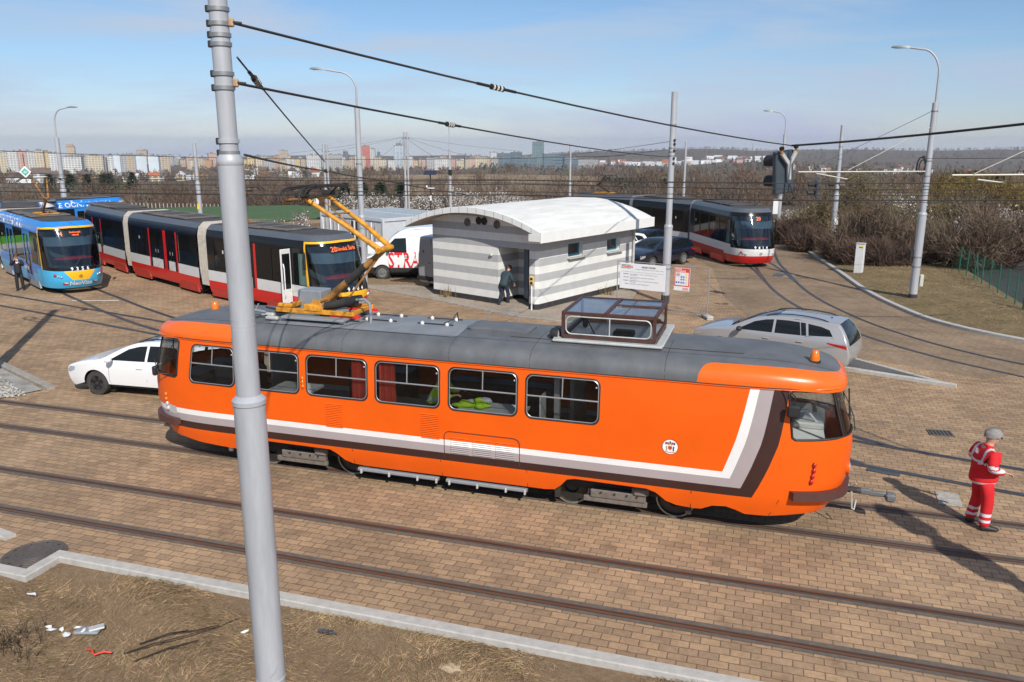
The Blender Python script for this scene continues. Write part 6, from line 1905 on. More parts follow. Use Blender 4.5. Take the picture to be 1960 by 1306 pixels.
con = [(0, (-48, 5.9), (-11.33, 5.73), (.85, 5.84), (9.1, 5.92), (36, 5.9)), (0.25, (-48, 5.6), (-11.36, 5.59), (.85, 5.76), (9.06, 5.80), (36, 5.8)), (3.6, (-50, 5.3), (-15.55, 5.25), (-.29, 5.42), (10.0, 5.53), (36, 5.5)),
       (5.4, (-50, 5.1), (-17.67, 5.02), (-.86, 5.22), (10.47, 5.27), (36, 5.2)), (8, (-50, 5.6), (-20.55, 5.45), (-1.69, 5.48), (11.07, 5.59), (36, 5.6)), (12, (-52, 5.3), (-25.2, 5.2), (-2.95, 5.20), (12.1, 5.10), (36, 5.0)), (-3.45, (-40, 5.75), (-7.38, 5.68), (1.94, 5.80), (8.22, 5.86), (30, 5.9))]
names = ['over the orange tram', 'just behind the one over the orange tram', 'over the polished track behind the orange tram', 'second over the polished track', 'across the yard in front of the hut', 'across the yard through the red tram collector', 'over the foreground track']
for (y, *P), nm_ in zip(con, names):
    wire([(x, y, z) for x, z in P], 'long level contact wire '+nm_, .008, .03, insul=(.38,) if y in (3.6,) else ())
wire([(-46, 14, 6.6), (-24, 9.5, 6.25), (-.4, 19, 6.0)], 'thin wire from the left edge dropping towards the pole behind the notice board', .012, .25)
# wires fanning from the twin masts
q = far_pt(775, 76); zt = zrow(775, 262, 76)
for k, (tx, row, dist) in enumerate(((620, 292, 72), (500, 300, 70), (720, 305, 70), (900, 300, 72), (1000, 290, 74), (830, 300, 60))):
    e = far_pt(tx, dist)
    wire([(q.x, q.y, zt), (e.x, e.y, zrow(tx, row, dist))], 'thin grey stay wire fanning out from the twin masts left of the hut', .016, .1, WIREG, group='stay wires of the twin masts')
for (a, c, lab) in (((1.3, 19.4, 6.55), (-9, 40, 5.6), 'upper thin wire going back to the left from the pole behind the notice board'), ((1.3, 19.4, 6.25), (-9, 40, 5.3), 'lower thin wire going back to the left from the pole behind the notice board'),
                    ((11.2, 22.8, 7.74), (7.2, 33, 5.2), 'thin stay wire slanting down from the lamp post on the right verge'), ((11.2, 22.8, 5.9), (16, 10, 6.3), 'dark cable passing the lamp post on the right verge')):
    wire([a, c], lab, .010, .05, WIREG if 'stay' in lab else WIRE)
# cantilever arms at the right
ARM = mat('pale grey tube', (.36, .345, .31), .5, .3, var=.1)
def cantilever(label, a, c, stay_top, low):
    p = empty('cantilever_arm', a, 0, label, 'bracket'); o = Vector(a)
    b = MB(); b.tube([Vector((0, 0, 0)), Vector(c)-o], .032, ARM, 8); b.build('arm_tube', p, 40)
    b = MB(); b.tube([Vector(stay_top[0])-o, Vector(stay_top[1])-o], .016, ARM, 6); b.build('stay_rod', p, 40)
    b = MB(); b.tube([Vector(low[0])-o, Vector(low[1])-o], .028, ARM, 6); b.build('registration_arm', p, 40)
cantilever('pale grey tube arm reaching left from the lamp post on the right verge', (6.3, 21.1, 5.36), (11.2, 22.8, 5.38), ((8.2, 21.8, 5.42), (11.2, 22.8, 7.1)), ((7.0, 21.35, 5.30), (8.2, 21.6, 5.08)))
cantilever('pale tube arm coming in at the right edge in front of the bushes', (10.4, 12.9, 5.58), (16, 14.2, 5.64), ((11.0, 13.0, 5.62), (12.9, 13.4, 6.6)), ((11.1, 12.95, 5.46), (11.9, 13.1, 5.36)))
# hanging traffic signals
def signal(label, loc, s, rot, hang=True):
    g = empty('traffic_signal', loc, rot, label, 'traffic light')
    g.rotation_euler = (rad(6), 0, rot)
    b = MB(); b.box((0, 0, 0), (.16*s, .62*s, 1.05*s), mat('dark blue grey signal back', (.05, .065, .08), .45, var=.1), .03); b.build('signal_case', g, 30)
    for z in (.25, -.25):
        b = MB(); n = 14; R_ = .17*s
        secs = []
        for x, k in ((-.08*s, 1.0), (-.50*s, .92)):
            ring = []
            for i in range(n+1):
                a = rad(-40+260*i/n); ring.append((x, R_*k*math.cos(a), z*s+R_*k*math.sin(a)))
            secs.append(ring)
        b.loft(secs, RUBBER, closed=False); b.lathe([(.16*s, -.09*s), (.001, -.10*s)], RUBBER, (0, 0, z*s), axis='x', n=14)
        b.build('visor', g, 60)
    if hang:
        b = MB()
        b.prism([(-.04, -.2), (.06, -.2), (.06, .16), (.3, .44), (.22, .48), (.01, .24), (-.2, .48), (-.28, .44), (-.04, .16)], lambda u, v, w: (.16*s+w, u, v+.02), .05, PALEGREY)
        for y in (-.24, .26): b.tube([(.18, y, .44), (.18, y, .60)], .035, RUSTYEL, 6); b.tube([(.14, y, .60), (.22, y, .60)], .05, RUBBER, 8)
        b.tube([(.12, .1, -.3), (.25, .12, -.62), (.15, .05, -.72), (.05, 0, -.5)], .02, RUBBER, 6)
        b.build('hanger', g, 30)
    return g
signal('large dark traffic signal hanging on a wire before the right-hand curve', (5.60, 7.35, 5.92-.12), 1.0, rad(-42))
signal('small dark traffic signal hanging beyond the large one', (6.9, 17.96, 4.86), .62, rad(8), False)
wire([(6.9, 17.96, 5.1), (6.2, 21.1, 5.32)], 'short wire holding the small traffic signal', .01)
bx = MB(); bx.box((-.15, 0, .1), (.2, .12, .16), DARKMETAL, .03); bx.box((.18, 0, .1), (.2, .12, .16), GRIME, .03); bx.box((0, 0, -.1), (.4, .06, .03), DARKMETAL, .01); bx.tube([(-.3, 0, .2), (-.15, 0, .15)], .02, DARKMETAL, 5); bx.tube([(.4, 0, .25), (.2, 0, .15)], .02, DARKMETAL, 5); bx.tube([(-.15, 0, .1), (.18, 0, .1)], .015, DARKMETAL, 5)
tag(bx.build('wire_fitting', None, 30, loc=(7.36, 14.92, 5.09)), 'pair of dark feeder fittings on the wires before the willow', 'fitting')
dm = empty('diamond_sign', (-16.49, 5.35, 5.62), rad(20), 'small white and green diamond sign hanging from a wire at the far left', 'sign')
b = MB(); b.prism([(0, -.3), (.3, 0), (0, .3), (-.3, 0)], lambda u, v, w: (u*.6, w, v*.6), .02, WHITEP); b.build('plate', dm, 0)
b = MB(); b.prism([(0, -.2), (.2, 0), (0, .2), (-.2, 0)], lambda u, v, w: (u*.6, -.006+w, v*.6), .004, mat('sign green', (.10, .42, .33), .5, var=.05))
b.text('40', lambda u, v: (u, -.008, v-.04), .11, WHITEP); b.build('green_field', dm, 0)
b = MB(); b.tube([(0, 0, .18), (0, 0, .55)], .012, RUBBER, 5); b.build('hanger', dm, 0)

# ------------------------------------------------------------------ temporary fence with two notices
fa, fb_ = Vector((-.32, 17.71, 0)), Vector((3.33, 16.76, 0))
ft = (fb_-fa).normalized(); frot = math.atan2(ft.y, ft.x); fl_ = (fb_-fa).length
GALV = mat('galvanised tube', (.40, .41, .42), .45, .6, var=.08)
fe = empty('site_fence', tuple(fa), frot, 'temporary mesh fence panel carrying the white notice board and red safety sign', 'fence')
b = MB()
for x in (0, fl_): b.tube([(x, 0, .12), (x, 0, 1.95)], .022, GALV, 8)
for z in (.2, 1.93): b.tube([(0, 0, z), (fl_, 0, z)], .018, GALV, 8)
b.build('frame', fe, 40)
b = MB()
for i in range(1, 36): x = fl_*i/36; b.tube([(x, 0, .2), (x, 0, 1.93)], .0028, GALV, 3, False)
for z in (.5, .8, 1.1, 1.4, 1.7): b.tube([(0, 0, z), (fl_, 0, z)], .003, GALV, 3, False)
b.build('mesh', fe, 0)
for k, x in enumerate((0, fl_)):
    p = Vector((fa.x+ft.x*x, fa.y+ft.y*x, 0))
    b = MB(); b.box((0, 0, .10), (.26, .72, .10), KERBSTONE, .03)
    for y in (-.28, 0, .28): b.box((0, y, .04), (.24, .13, .08), KERBSTONE, .01)
    tag(b.build('concrete_block', None, 30, loc=p, rotz=frot+.7), 'concrete foot block under the %s end of the temporary fence' % ('hidden' if k == 0 else 'free right'), 'block')
nb_ = empty('notice_board', tuple(fa+ft*.12-Vector((0, .06, 0))), frot, 'large white site notice board with black print and a red logo, on the mesh fence', 'sign')
b = MB(); bw = 1.92; bh = 1.02; zb0 = .86
b.box((bw/2, 0, zb0+bh/2), (bw, .02, bh), BANNERW, .004)
f = lambda x, z: (lambda u, v: (x+u, -.013, z+v))
b.text('STRABAG', f(.06, zb0+bh-.175), .115, LOGORED, align='LEFT', bold=.004)
for z in (zb0+bh-.075, zb0+bh-.20): b.box((.26, -.011, z), (.42, .004, .018), LGREEN)
b.text('NÁZEV STAVBY', f(1.22, zb0+bh-.155), .085, INK, bold=.003)
b.text('Prodloužení TT Sídliště Barrandov - Slivenec - Holyně - 1. etapa', f(1.24, zb0+bh-.235), .045, INK)
b.box((bw/2, -.011, zb0+bh-.34), (bw-.12, .003, .006), INK)
rows = [('Objednatel:', 'Dopravní podnik hl. m. Prahy, a.s., Sokolovská 42/217, Praha 9', 'Odbor investic'), ('Zhotovitel:', 'Společnost SLIVENEC, Kačírkova 982/4, 158 00 Praha 5', 'vedoucí stavby'), ('Projektant:', 'METROPROJEKT Praha a.s., Argentinská 1621/36, 170 00 Praha 7', 'hlavní inženýr'), ('Termín:', 'zahájení 2021, dokončení stavby dle smlouvy', '')]
for i, (a_, c_, d_) in enumerate(rows):
    z = zb0+bh-.44-i*.13
    b.text(a_, f(.38, z), .05, INK, align='RIGHT', bold=.001); b.text(c_, f(.43, z), .046, INK, align='LEFT'); b.text(d_, f(.43, z-.05), .046, INK, align='LEFT')
b.build('board', nb_, 0)
ss = empty('safety_sign', tuple(fa+ft*2.38-Vector((0, .05, 0))), frot, 'red and white safety sign with pictograms hanging on the mesh fence', 'sign')
b = MB(); SIGNRED = mat('sign red', (.70, .06, .035), .5, var=.03); SBLUE = mat('sign blue', (.02, .10, .42), .5, var=0); SYEL = mat('sign yellow', (.8, .5, .02), .5, var=0)
b.box((.33, 0, 1.42), (.62, .015, .88), BANNERW); b.box((.33, -.009, 1.50), (.60, .004, .70), SIGNRED); b.box((.33, -.012, 1.44), (.52, .004, .50), BANNERW)
b.text('POZOR\nSTAVENIŠTĚ', lambda u, v: (.06+u, -.013, 1.785+v), .075, WHITEP, align='LEFT', bold=.002)
def dot(x, z, r_, m, y=-.0155, n=14): q = circle(x, z, r_, n); b.add([(u, y, v) for u, v in q], [list(range(n))], m)
dot(.17, 1.60, .075, SIGNRED); dot(.17, 1.60, .055, BANNERW, -.017); dot(.17, 1.60, .03, INK, -.018)
for i, x in enumerate((.31, .40, .50)):
    for j, z in enumerate((1.63, 1.52, 1.42, 1.30)):
        if i < 2:
            if j == 0: continue
            dot(x, z, .038, SBLUE); dot(x, z+.008, .014, BANNERW, -.017)
        else: b.add([(x-.042, -.0155, z-.035), (x+.042, -.0155, z-.035), (x, -.0155, z+.04)], [(0, 1, 2)], SYEL)
for x in (.12, .21): dot(x, 1.30, .036, SBLUE)
for k in range(3): b.box((.48, -.010, 1.09-.035*k), (.22, .003, .016), SIGNRED)
b.build('panel', ss, 0)
# ------------------------------------------------------------------ cabinet, green fence, covers
cbn = empty('utility_cabinet', (9.77, 29.85, .05), rad(-18), 'narrow white concrete cabinet with a yellow sticker on the right verge', 'cabinet')
b = MB(); b.box((0, 0, .78), (.40, .30, 1.52), mat('white cabinet', (.62, .62, .62), .7, var=.07, scale=5), .015); b.box((0, 0, .5), (.404, .304, .012), GREYBOX); b.box((0, 0, 1.555), (.44, .34, .05), KERBSTONE, .01); b.build('cabinet_body', cbn, 30)
b = MB(); b.box((.06, -.154, 1.40), (.16, .006, .13), mat('yellow label', (.75, .68, .05), .5, var=0)); b.box((.05, -.155, 1.37), (.18, .006, .05), SBLUE); b.build('sticker', cbn, 0)
FGREEN = mat('green fence paint', (.02, .105, .068), .5, var=.1)
gp = [(14.1, 41.5), (14.2, 38.9), (14.3, 36.3), (14.4, 33.6), (14.55, 31.0), (14.7, 28.4), (14.8, 25.9), (14.9, 23.4), (14.95, 21.0), (16.6, 20.0), (18.6, 18.9)]
gf = empty('mesh_fence', (gp[0][0], gp[0][1], 0), 0, 'green wire mesh fence around the asphalt lot at the right edge', 'fence')
o = Vector((gp[0][0], gp[0][1], 0))
for i, (x, y) in enumerate(gp):
    for t in ((0,) if i == len(gp)-1 else (0, .5)):
        q = Vector((x, y, 0)) if t == 0 else Vector((x, y, 0)).lerp(Vector((*gp[i+1], 0)), t)
        r_ = .06 if (i == 8 and t == 0) else .026
        b = MB(); b.tube([q-o+Vector((0, 0, -.3)), q-o+Vector((0, 0, 1.5))], r_, FGREEN, 8)
        if i in (2, 5, 8) and t == 0: b.tube([q-o+Vector((0, 0, 1.4)), q-o+Vector((.1, -.7, -.2))], .022, FGREEN, 6)
        b.build('post', gf, 40)
b = MB()
for (x0, y0), (x1, y1) in zip(gp, gp[1:]):
    A, B = Vector((x0, y0, 0))-o, Vector((x1, y1, 0))-o; n_ = 20
    for k in range(n_): q = A.lerp(B, k/n_); b.tube([q+Vector((0, 0, -.2)), q+Vector((0, 0, 1.45))], .0026, FGREEN, 3, False)
    for k in range(9): z = -.2+.2*k; b.tube([A+Vector((0, 0, z)), B+Vector((0, 0, z))], .0026, FGREEN, 3, False)
b.build('wire_mesh', gf, 0)
CASTIRON = mat('cast iron cover', (.13, .11, .095), .6, .4, var=.25, scale=20, bump=.4)
b = MB(); b.lathe([(.48, 0), (.48, .012), (.44, .014), (.435, .008), (.42, .008), (.415, .016), (.001, .016)], CASTIRON, n=48)
for r_ in (.36, .30, .24, .18):
    b.tube([(r_*math.cos(.1309*k), r_*math.sin(.1309*k), .014) for k in range(50)], .008, CASTIRON, 5, False)
for k in range(10):
    a = 2*math.pi*k/10; b.box((.385*math.cos(a), .385*math.sin(a), .017), (.05, .028, .004), RUBBER, 0, Matrix.Rotation(a, 3, 'Z'))
tag(b.build('manhole_cover', None, 30, loc=(-5.58, -5.33, .006)), 'round cast iron manhole cover in the pavers beside the kerb step', 'manhole cover')
b = MB(); b.box((0, 0, .008), (.52, .40, .016), CASTIRON, .004)
for k in range(6): b.box((-.2+.08*k, 0, .018), (.03, .32, .004), RUBBER)
tag(b.build('drain_cover', None, 0, loc=(9.48, 5.46, .002), rotz=.1), 'small square drain grate in the pavers behind the man in red', 'drain')
b = MB(); b.box((0, 0, .006), (.40, .62, .012), mat('pale stone slab', (.36, .33, .29), .9, var=.35, scale=6), .004)
tag(b.build('stone_slab', None, 0, loc=(8.97, 1.55, .002), rotz=-.05), 'pale rectangular slab set in the pavers beside the man in red', 'slab')
b = MB(); b.box((0, 0, .006), (.62, .14, .012), STEELRAIL, .004)
tag(b.build('rail_plate', None, 0, loc=(7.95, 2.55, .012), rotz=-.235), 'grey steel plate lying along the polished rail by the tram end', 'plate')
b = MB(); b.box((0, 0, .006), (.5, .9, .012), STEELRAIL, .004)
tag(b.build('drain_cover', None, 0, loc=(5.95, 28.6, .012), rotz=-.2), 'grey drain channel between the curving rails on the right', 'drain')
b = MB(); b.box((0, 0, .004), (2.0, .07, .006), STRIPE_W)
tag(b.build('road_marking', None, 0, loc=(-21.6, 12.55, .004), rotz=.30), kind='structure')
# ------------------------------------------------------------------ people
SKIN = mat('skin', (.52, .29, .20), .6, var=.06, scale=20)
HAIRG = mat('grey hair', (.24, .225, .215), .8, var=.25, scale=40)
HAIRB = mat('brown hair', (.09, .045, .025), .8, var=.2, scale=40)
REDSUIT = mat('red work suit', (.60, .008, .014), .8, var=.16, scale=8, bump=.2)
REDDARK = mat('red work trousers', (.55, .008, .013), .8, var=.18, scale=8, bump=.2)
SHOE = mat('black shoe leather', (.02, .02, .02), .5, var=.1)
NAVYJ = mat('dark green blue jacket', (.025, .05, .062), .8, var=.2, scale=8, bump=.2)
NAVYT = mat('navy trousers', (.018, .022, .04), .85, var=.15, scale=8)
UNIF = mat('black uniform', (.012, .013, .018), .75, var=.15)
SHIRT = mat('white shirt', (.72, .72, .72), .8, var=.04)
def skinned(name, chains, m, parent=None, sub=2, recolor=None):
    """one continuous surface grown over a skeleton. chains: lists of (point, radius); chains that share a point are joined there"""
    V_, E_, R_ = [], [], []
    idx = {}
    for ch in chains:
        prev = None
        for p, r in ch:
            k = tuple(round(c, 4) for c in p)
            if k not in idx: idx[k] = len(V_); V_.append(p); R_.append(r)
            i = idx[k]
            if prev is not None and prev != i: E_.append((prev, i))
            prev = i
    me = bpy.data.meshes.new(name); me.from_pydata([tuple(p) for p in V_], E_, [])
    o = bpy.data.objects.new(name, me); COL.objects.link(o)
    md = o.modifiers.new('skin', 'SKIN'); md.use_smooth_shade = True; md.branch_smoothing = .3
    for i, sv in enumerate(me.skin_vertices[0].data):
        r = R_[i]; sv.radius = r if isinstance(r, tuple) else (r, r); sv.use_root = (i == 0)
    if sub:
        md = o.modifiers.new('sub', 'SUBSURF'); md.levels = sub; md.render_levels = sub
    bpy.context.view_layer.update()
    me2 = bpy.data.meshes.new_from_object(o.evaluated_get(bpy.context.evaluated_depsgraph_get()))
    bpy.data.objects.remove(o); bpy.data.meshes.remove(me)
    me2.name = name
    mats = [m] if not recolor else [m]+recolor[0]
    me2.materials.clear()
    for q in mats: me2.materials.append(q)
    if recolor:
        for p in me2.polygons: p.material_index = recolor[1](p.center, p.normal)
    me2.polygons.foreach_set('use_smooth', [True]*len(me2.polygons))
    o2 = bpy.data.objects.new(name, me2); COL.objects.link(o2)
    if parent: o2.parent = parent
    return o2
def hand_chains(w, d, side, up):
    """palm and five fingers from wrist w along direction d"""
    d = Vector(d).normalized(); s = Vector(side).normalized(); u = Vector(up).normalized(); w = Vector(w)
    palm = w+d*.075
    ch = [[(w, (.026, .020)), (w+d*.035, (.036, .016)), (palm, (.038, .014))]]
    for k, (o, l) in enumerate(((-.030, .060), (-.010, .072), (.011, .068), (.031, .052))):
        a = palm+s*o+d*.012; b = a+d*l*.45-u*.006; c = b+d*l*.33-u*.020; e = c+d*l*.22-u*.022
        ch.append([(palm, (.038, .014)), (a, .0095), (b, .009), (c, .0085), (e, .007)])
    a = w+d*.03-s*.035; ch.append([(w+d*.035, (.036, .016)), (a, .012), (a+d*.03-s*.016, .010), (a+d*.055-s*.02-u*.008, .008)])
    return ch
def person(label, loc, rotz, J, suit, trousers, hair, H=1.78, jrecolor=None, trecolor=None, jacket_low=.86, group=None, extra=None, glasses=True):
    """J: joint positions in metres for a 1.78 m figure facing +x"""
    k = H/1.78
    p = empty('person', loc, rotz, label, 'person', group)
    g = lambda n: Vector(J[n])*k
    head = g('head'); up = (head-g('neck')).normalized(); fw = Vector(J.get('face', (1, 0, 0))).normalized(); fw = (fw-up*fw.dot(up)).normalized(); sd = up.cross(fw)
    ch = [[(g('pelvis'), (.105*k, .08*k)), (g('waist'), (.105*k, .08*k)), (g('chest'), (.13*k, .09*k)), (g('neckbase'), (.075*k, .065*k)), (g('neck'), .052*k),
           (head-up*.055*k+fw*.015*k, (.068*k, .076*k)), (head+up*.015*k, (.088*k, .100*k)), (head+up*.075*k-fw*.01*k, (.074*k, .086*k))],
          [(head-up*.055*k+fw*.015*k, (.068*k, .076*k)), (head-up*.02*k+fw*.095*k, .012*k)]]
    for s in ('l', 'r'):
        ch.append([(g('chest'), (.13*k, .09*k)), (g('sh_'+s), .050*k), (g('el_'+s), .042*k), (g('wr_'+s), (.026, .020))])
        d = (g('wr_'+s)-g('el_'+s)).normalized(); si = Vector((0, 1 if s == 'l' else -1, 0)); si = (si-d*si.dot(d)).normalized(); uu = d.cross(si)*(1 if s == 'l' else -1)
        ch += hand_chains(g('wr_'+s), d, si*(1 if s == 'l' else -1)*-1, uu)
        ch.append([(g('pelvis'), (.105*k, .08*k)), (g('hip_'+s), .070*k), (g('kn_'+s), .052*k), (g('an_'+s), .036*k), (g('an_'+s)+(g('toe_'+s)-g('an_'+s))*.55, .022*k)])
    skinned('body', ch, SKIN, p)
    b = MB()
    for s_ in (-1, 1):
        e = head+up*.012*k+fw*.084*k+sd*s_*.030*k; b.blob(e, (.009*k, .012*k, .007*k), UNIF, 8, 5)
        e = head-up*.005*k-fw*.005*k+sd*s_*.078*k; b.blob(e, (.022*k, .010*k, .032*k), SKIN, 8, 5)
    b.tube([head-up*.048*k+fw*.082*k-sd*.022*k, head-up*.050*k+fw*.088*k, head-up*.048*k+fw*.082*k+sd*.022*k], .005*k, mat('lips', (.35, .12, .10), .6, var=0), 5)
    if glasses:
        for s_ in (-1, 1): b.box(head+up*.014*k+fw*.094*k+sd*s_*.032*k, (.012, .045*k, .030*k), UNIF, .004, Matrix.Rotation(math.atan2(fw.y, fw.x), 3, 'Z'))
        for s_ in (-1, 1): b.tube([head+up*.016*k+fw*.09*k+sd*s_*.055*k, head+up*.012*k+sd*s_*.082*k], .004, UNIF, 4)
    b.build('face', p, 60)
    # hair: a cap pulled over the skull
    hb = MB(); rj = random.Random(7)
    n, m_ = 18, 9
    vs = []; fs = []
    for i in range(m_+1):
        th = math.pi*.60*i/m_
        for j in range(n):
            ph = 2*math.pi*j/n
            front = math.cos(ph)
            t = th*(.74 if front > .5 else 1.0+.12*max(0, -front))
            rr = 1.0+.12*(rj.random()-.5)
            q = head+up*.032*k-fw*.010*k+(fw*math.sin(t)*math.cos(ph)*.116*k+sd*math.sin(t)*math.sin(ph)*.100*k+up*math.cos(t)*.118*k)*rr
            vs.append(q)
    for i in range(m_):
        for j in range(n): fs.append((i*n+j, (i+1)*n+j, (i+1)*n+(j+1) % n, i*n+(j+1) % n))
    hb.add(vs, fs, hair); hb.build('hair', p, 80)
    # jacket and trousers follow the body
    lowp = g('pelvis')+(g('waist')-g('pelvis')).normalized()*(-.20*k)
    jc = [[(lowp, (.205*k, .175*k)), (g('pelvis'), (.205*k, .175*k)), (g('waist'), (.195*k, .165*k)), (g('chest'), (.205*k, .155*k)), (g('neckbase'), (.10*k, .085*k)), (g('neckbase')+(g('neck')-g('neckbase'))*.55, .080*k)]]
    for s in ('l', 'r'):
        e = g('el_'+s)+(g('wr_'+s)-g('el_'+s))*.93
        jc.append([(g('chest'), (.205*k, .155*k)), (g('sh_'+s)-Vector((0, 0, .015*k)), .080*k), (g('el_'+s), .072*k), (e, .058*k)])
    jk_ = skinned('jacket', jc, suit, p, 3, jrecolor)
    tc = [[(g('pelvis')+Vector((0, 0, .03*k)), (.145*k, .115*k)), (g('pelvis'), (.14*k, .112*k))]]
    for s in ('l', 'r'):
        tc.append([(g('pelvis'), (.14*k, .112*k)), (g('hip_'+s), .105*k), (g('kn_'+s), .082*k), (g('kn_'+s)+(g('an_'+s)-g('kn_'+s))*.5, .076*k), (g('an_'+s)+Vector((0, 0, -.03)), .078*k)])
    skinned('trousers', tc, trousers, p, 3, trecolor)
    for s in ('l', 'r'):
        a, t = g('an_'+s), g('toe_'+s); a = Vector((a.x, a.y, .05)); 
        skinned('shoe', [[(a-(t-a).normalized()*.06, (.045, .055)), (a+Vector((0, 0, .01)), (.052, .07)), ((a+t)/2, (.052, .052)), (t+(t-a).normalized()*.03, (.042, .028))]], SHOE, p)
    return p
def bands(zs, extra=None):
    def fn(c, n):
        for z0_, z1_ in zs:
            if z0_ < c.z < z1_: return 1
        return extra(c, n) if extra else 0
    return fn
# the man in red work clothes beside the tram
def red_extra(c, n):
    # shoulder straps and sleeve bands (local axes: x forward, y left)
    if c.z > 1.24 and abs(abs(c.y)-.135) < .022 and abs(c.y) < .17: return 1
    if abs(c.y) > .225 and 1.13 < c.z < 1.185: return 1
    if abs(c.y) > .19 and c.x > .10 and .115 < c.x-.06 < .18 and c.z < 1.16: return 1
    return 0
Jred = dict(pelvis=(0, 0, .96), waist=(.0, 0, 1.10), chest=(-.01, 0, 1.32), neckbase=(.0, 0, 1.475), neck=(.025, 0, 1.53), head=(.055, 0, 1.635), face=(1, -.15, -.12),
            sh_l=(0, .20, 1.425), el_l=(-.05, .29, 1.17), wr_l=(.16, .19, 1.06), sh_r=(0, -.20, 1.425), el_r=(-.06, -.28, 1.16), wr_r=(.17, -.20, 1.08),
            hip_l=(0, .095, .90), kn_l=(.03, .12, .50), an_l=(-.03, .14, .09), toe_l=(.14, .17, .035), hip_r=(0, -.095, .90), kn_r=(.04, -.12, .50), an_r=(.02, -.14, .09), toe_r=(.19, -.17, .035))
man = person('man with grey hair in a red work suit with silver bands standing by the rails', (9.22, .48, .0), rad(16), Jred, REDSUIT, REDDARK, HAIRG, 1.80,
       jrecolor=([REFLECT], bands([(1.205, 1.255), (.83, .875)], red_extra)), trecolor=([REFLECT], bands([(.275, .325), (.165, .215)])))
b = MB()
cy_, cz_ = .05, 1.385
jm = [o for o in man.children if o.name.startswith('jacket')][0].data
BX = min([v.co.x for v in jm.vertices if abs(v.co.y-cy_) < .07 and abs(v.co.z-cz_) < .06])+.012
pl = lambda u, v, w=0: Vector((BX-w, cy_-u, cz_+v))
def ring2(r0, r1, m, w, n=24):
    vs = [pl(r0*math.cos(2*math.pi*k/n), r0*math.sin(2*math.pi*k/n), w) for k in range(n)]+[pl(r1*math.cos(2*math.pi*k/n), r1*math.sin(2*math.pi*k/n), w) for k in range(n)]
    b.add(vs, [(k, (k+1) % n, n+(k+1) % n, n+k) for k in range(n)], m)
ring2(.042, .053, WHITEP, .012); ring2(.060, .066, WHITEP, .012)
b.tube([pl(-.025, .026, .014), pl(.022, .022, .014), pl(-.022, -.02, .014), pl(.025, -.028, .014)], .007, WHITEP, 5); b.tube([pl(-.036, 0, .014), pl(.036, 0, .014)], .005, WHITEP, 5)
b.build('back_emblem', man, 0)
man.scale = (1.24, 1.2, 1.0)
# man bending at the hut wall
Jhut = dict(pelvis=(0, 0, .92), waist=(.06, 0, 1.04), chest=(.16, .0, 1.24), neckbase=(.25, 0, 1.36), neck=(.30, 0, 1.41), head=(.36, .0, 1.49), face=(.9, .1, -.5),
            sh_l=(.19, .19, 1.32), el_l=(.16, .30, 1.08), wr_l=(.24, .34, .86), sh_r=(.19, -.19, 1.32), el_r=(.20, -.28, 1.08), wr_r=(.34, -.26, .90),
            hip_l=(0, .09, .88), kn_l=(.02, .12, .48), an_l=(-.16, .13, .10), toe_l=(-.0, .16, .035), hip_r=(0, -.09, .88), kn_r=(.14, -.11, .50), an_r=(.12, -.12, .09), toe_r=(.29, -.13, .035))
person('man in a dark jacket and navy trousers stooping at the hut doorway, seen from behind', (-4.80, 16.75, .055), rad(70), Jhut, NAVYJ, NAVYT, HAIRB, 1.74, glasses=False)
# driver by the blue tram, hands raised to the face
Jdrv = dict(pelvis=(0, 0, .95), waist=(0, 0, 1.09), chest=(0, 0, 1.31), neckbase=(0, 0, 1.465), neck=(.015, 0, 1.53), head=(.035, 0, 1.64), face=(1, 0, 0),
            sh_l=(0, .19, 1.42), el_l=(.12, .25, 1.19), wr_l=(.24, .08, 1.36), sh_r=(0, -.19, 1.42), el_r=(.10, -.27, 1.22), wr_r=(.20, -.10, 1.50),
            hip_l=(0, .09, .90), kn_l=(.02, .11, .50), an_l=(0, .12, .09), toe_l=(.17, .14, .035), hip_r=(0, -.09, .90), kn_r=(.02, -.11, .50), an_r=(0, -.12, .09), toe_r=(.17, -.14, .035))
drv = person('driver in a black uniform and white collar standing before the side of the blue tram', (-26.75, 13.55, 0), rad(-45), Jdrv, UNIF, UNIF, HAIRB, 1.68, jrecolor=([SHIRT], lambda c, n: 1 if (c.x > .05 and abs(c.y) < .045 and c.z > 1.22) or c.z > 1.40 and abs(c.y) < .09 else 0))
# worker sitting inside the orange tram
Jin = dict(pelvis=(0, 0, .50), waist=(.05, 0, .64), chest=(.14, 0, .86), neckbase=(.20, 0, 1.0), neck=(.24, 0, 1.06), head=(.29, 0, 1.16), face=(1, -.2, -.3),
           sh_l=(.16, .19, .95), el_l=(.28, .25, .72), wr_l=(.48, .16, .78), sh_r=(.16, -.19, .95), el_r=(.26, -.26, .72), wr_r=(.46, -.20, .76),
           hip_l=(.03, .1, .47), kn_l=(.44, .12, .48), an_l=(.40, .12, .08), toe_l=(.58, .13, .03), hip_r=(.03, -.1, .47), kn_r=(.44, -.12, .48), an_r=(.40, -.12, .08), toe_r=(.58, -.13, .03))
person('worker in a yellow green high-visibility jacket sitting inside the orange tram', (-.52, -.62, 1.12), 0, Jin, HIVIS, NAVYT, HAIRB, 1.78, jrecolor=([REFLECT], bands([(.60, .66)], lambda c, n: 1 if abs(abs(c.y)-.12) < .02 and c.z > .66 else 0)), glasses=False)
b = MB(); b.box((-.5, -.62, 1.32), (.5, .5, .5), INTDARK, .03); tag(b.build('seat_box', None, 30), 'dark bench seat under the worker inside the orange tram', 'seat')
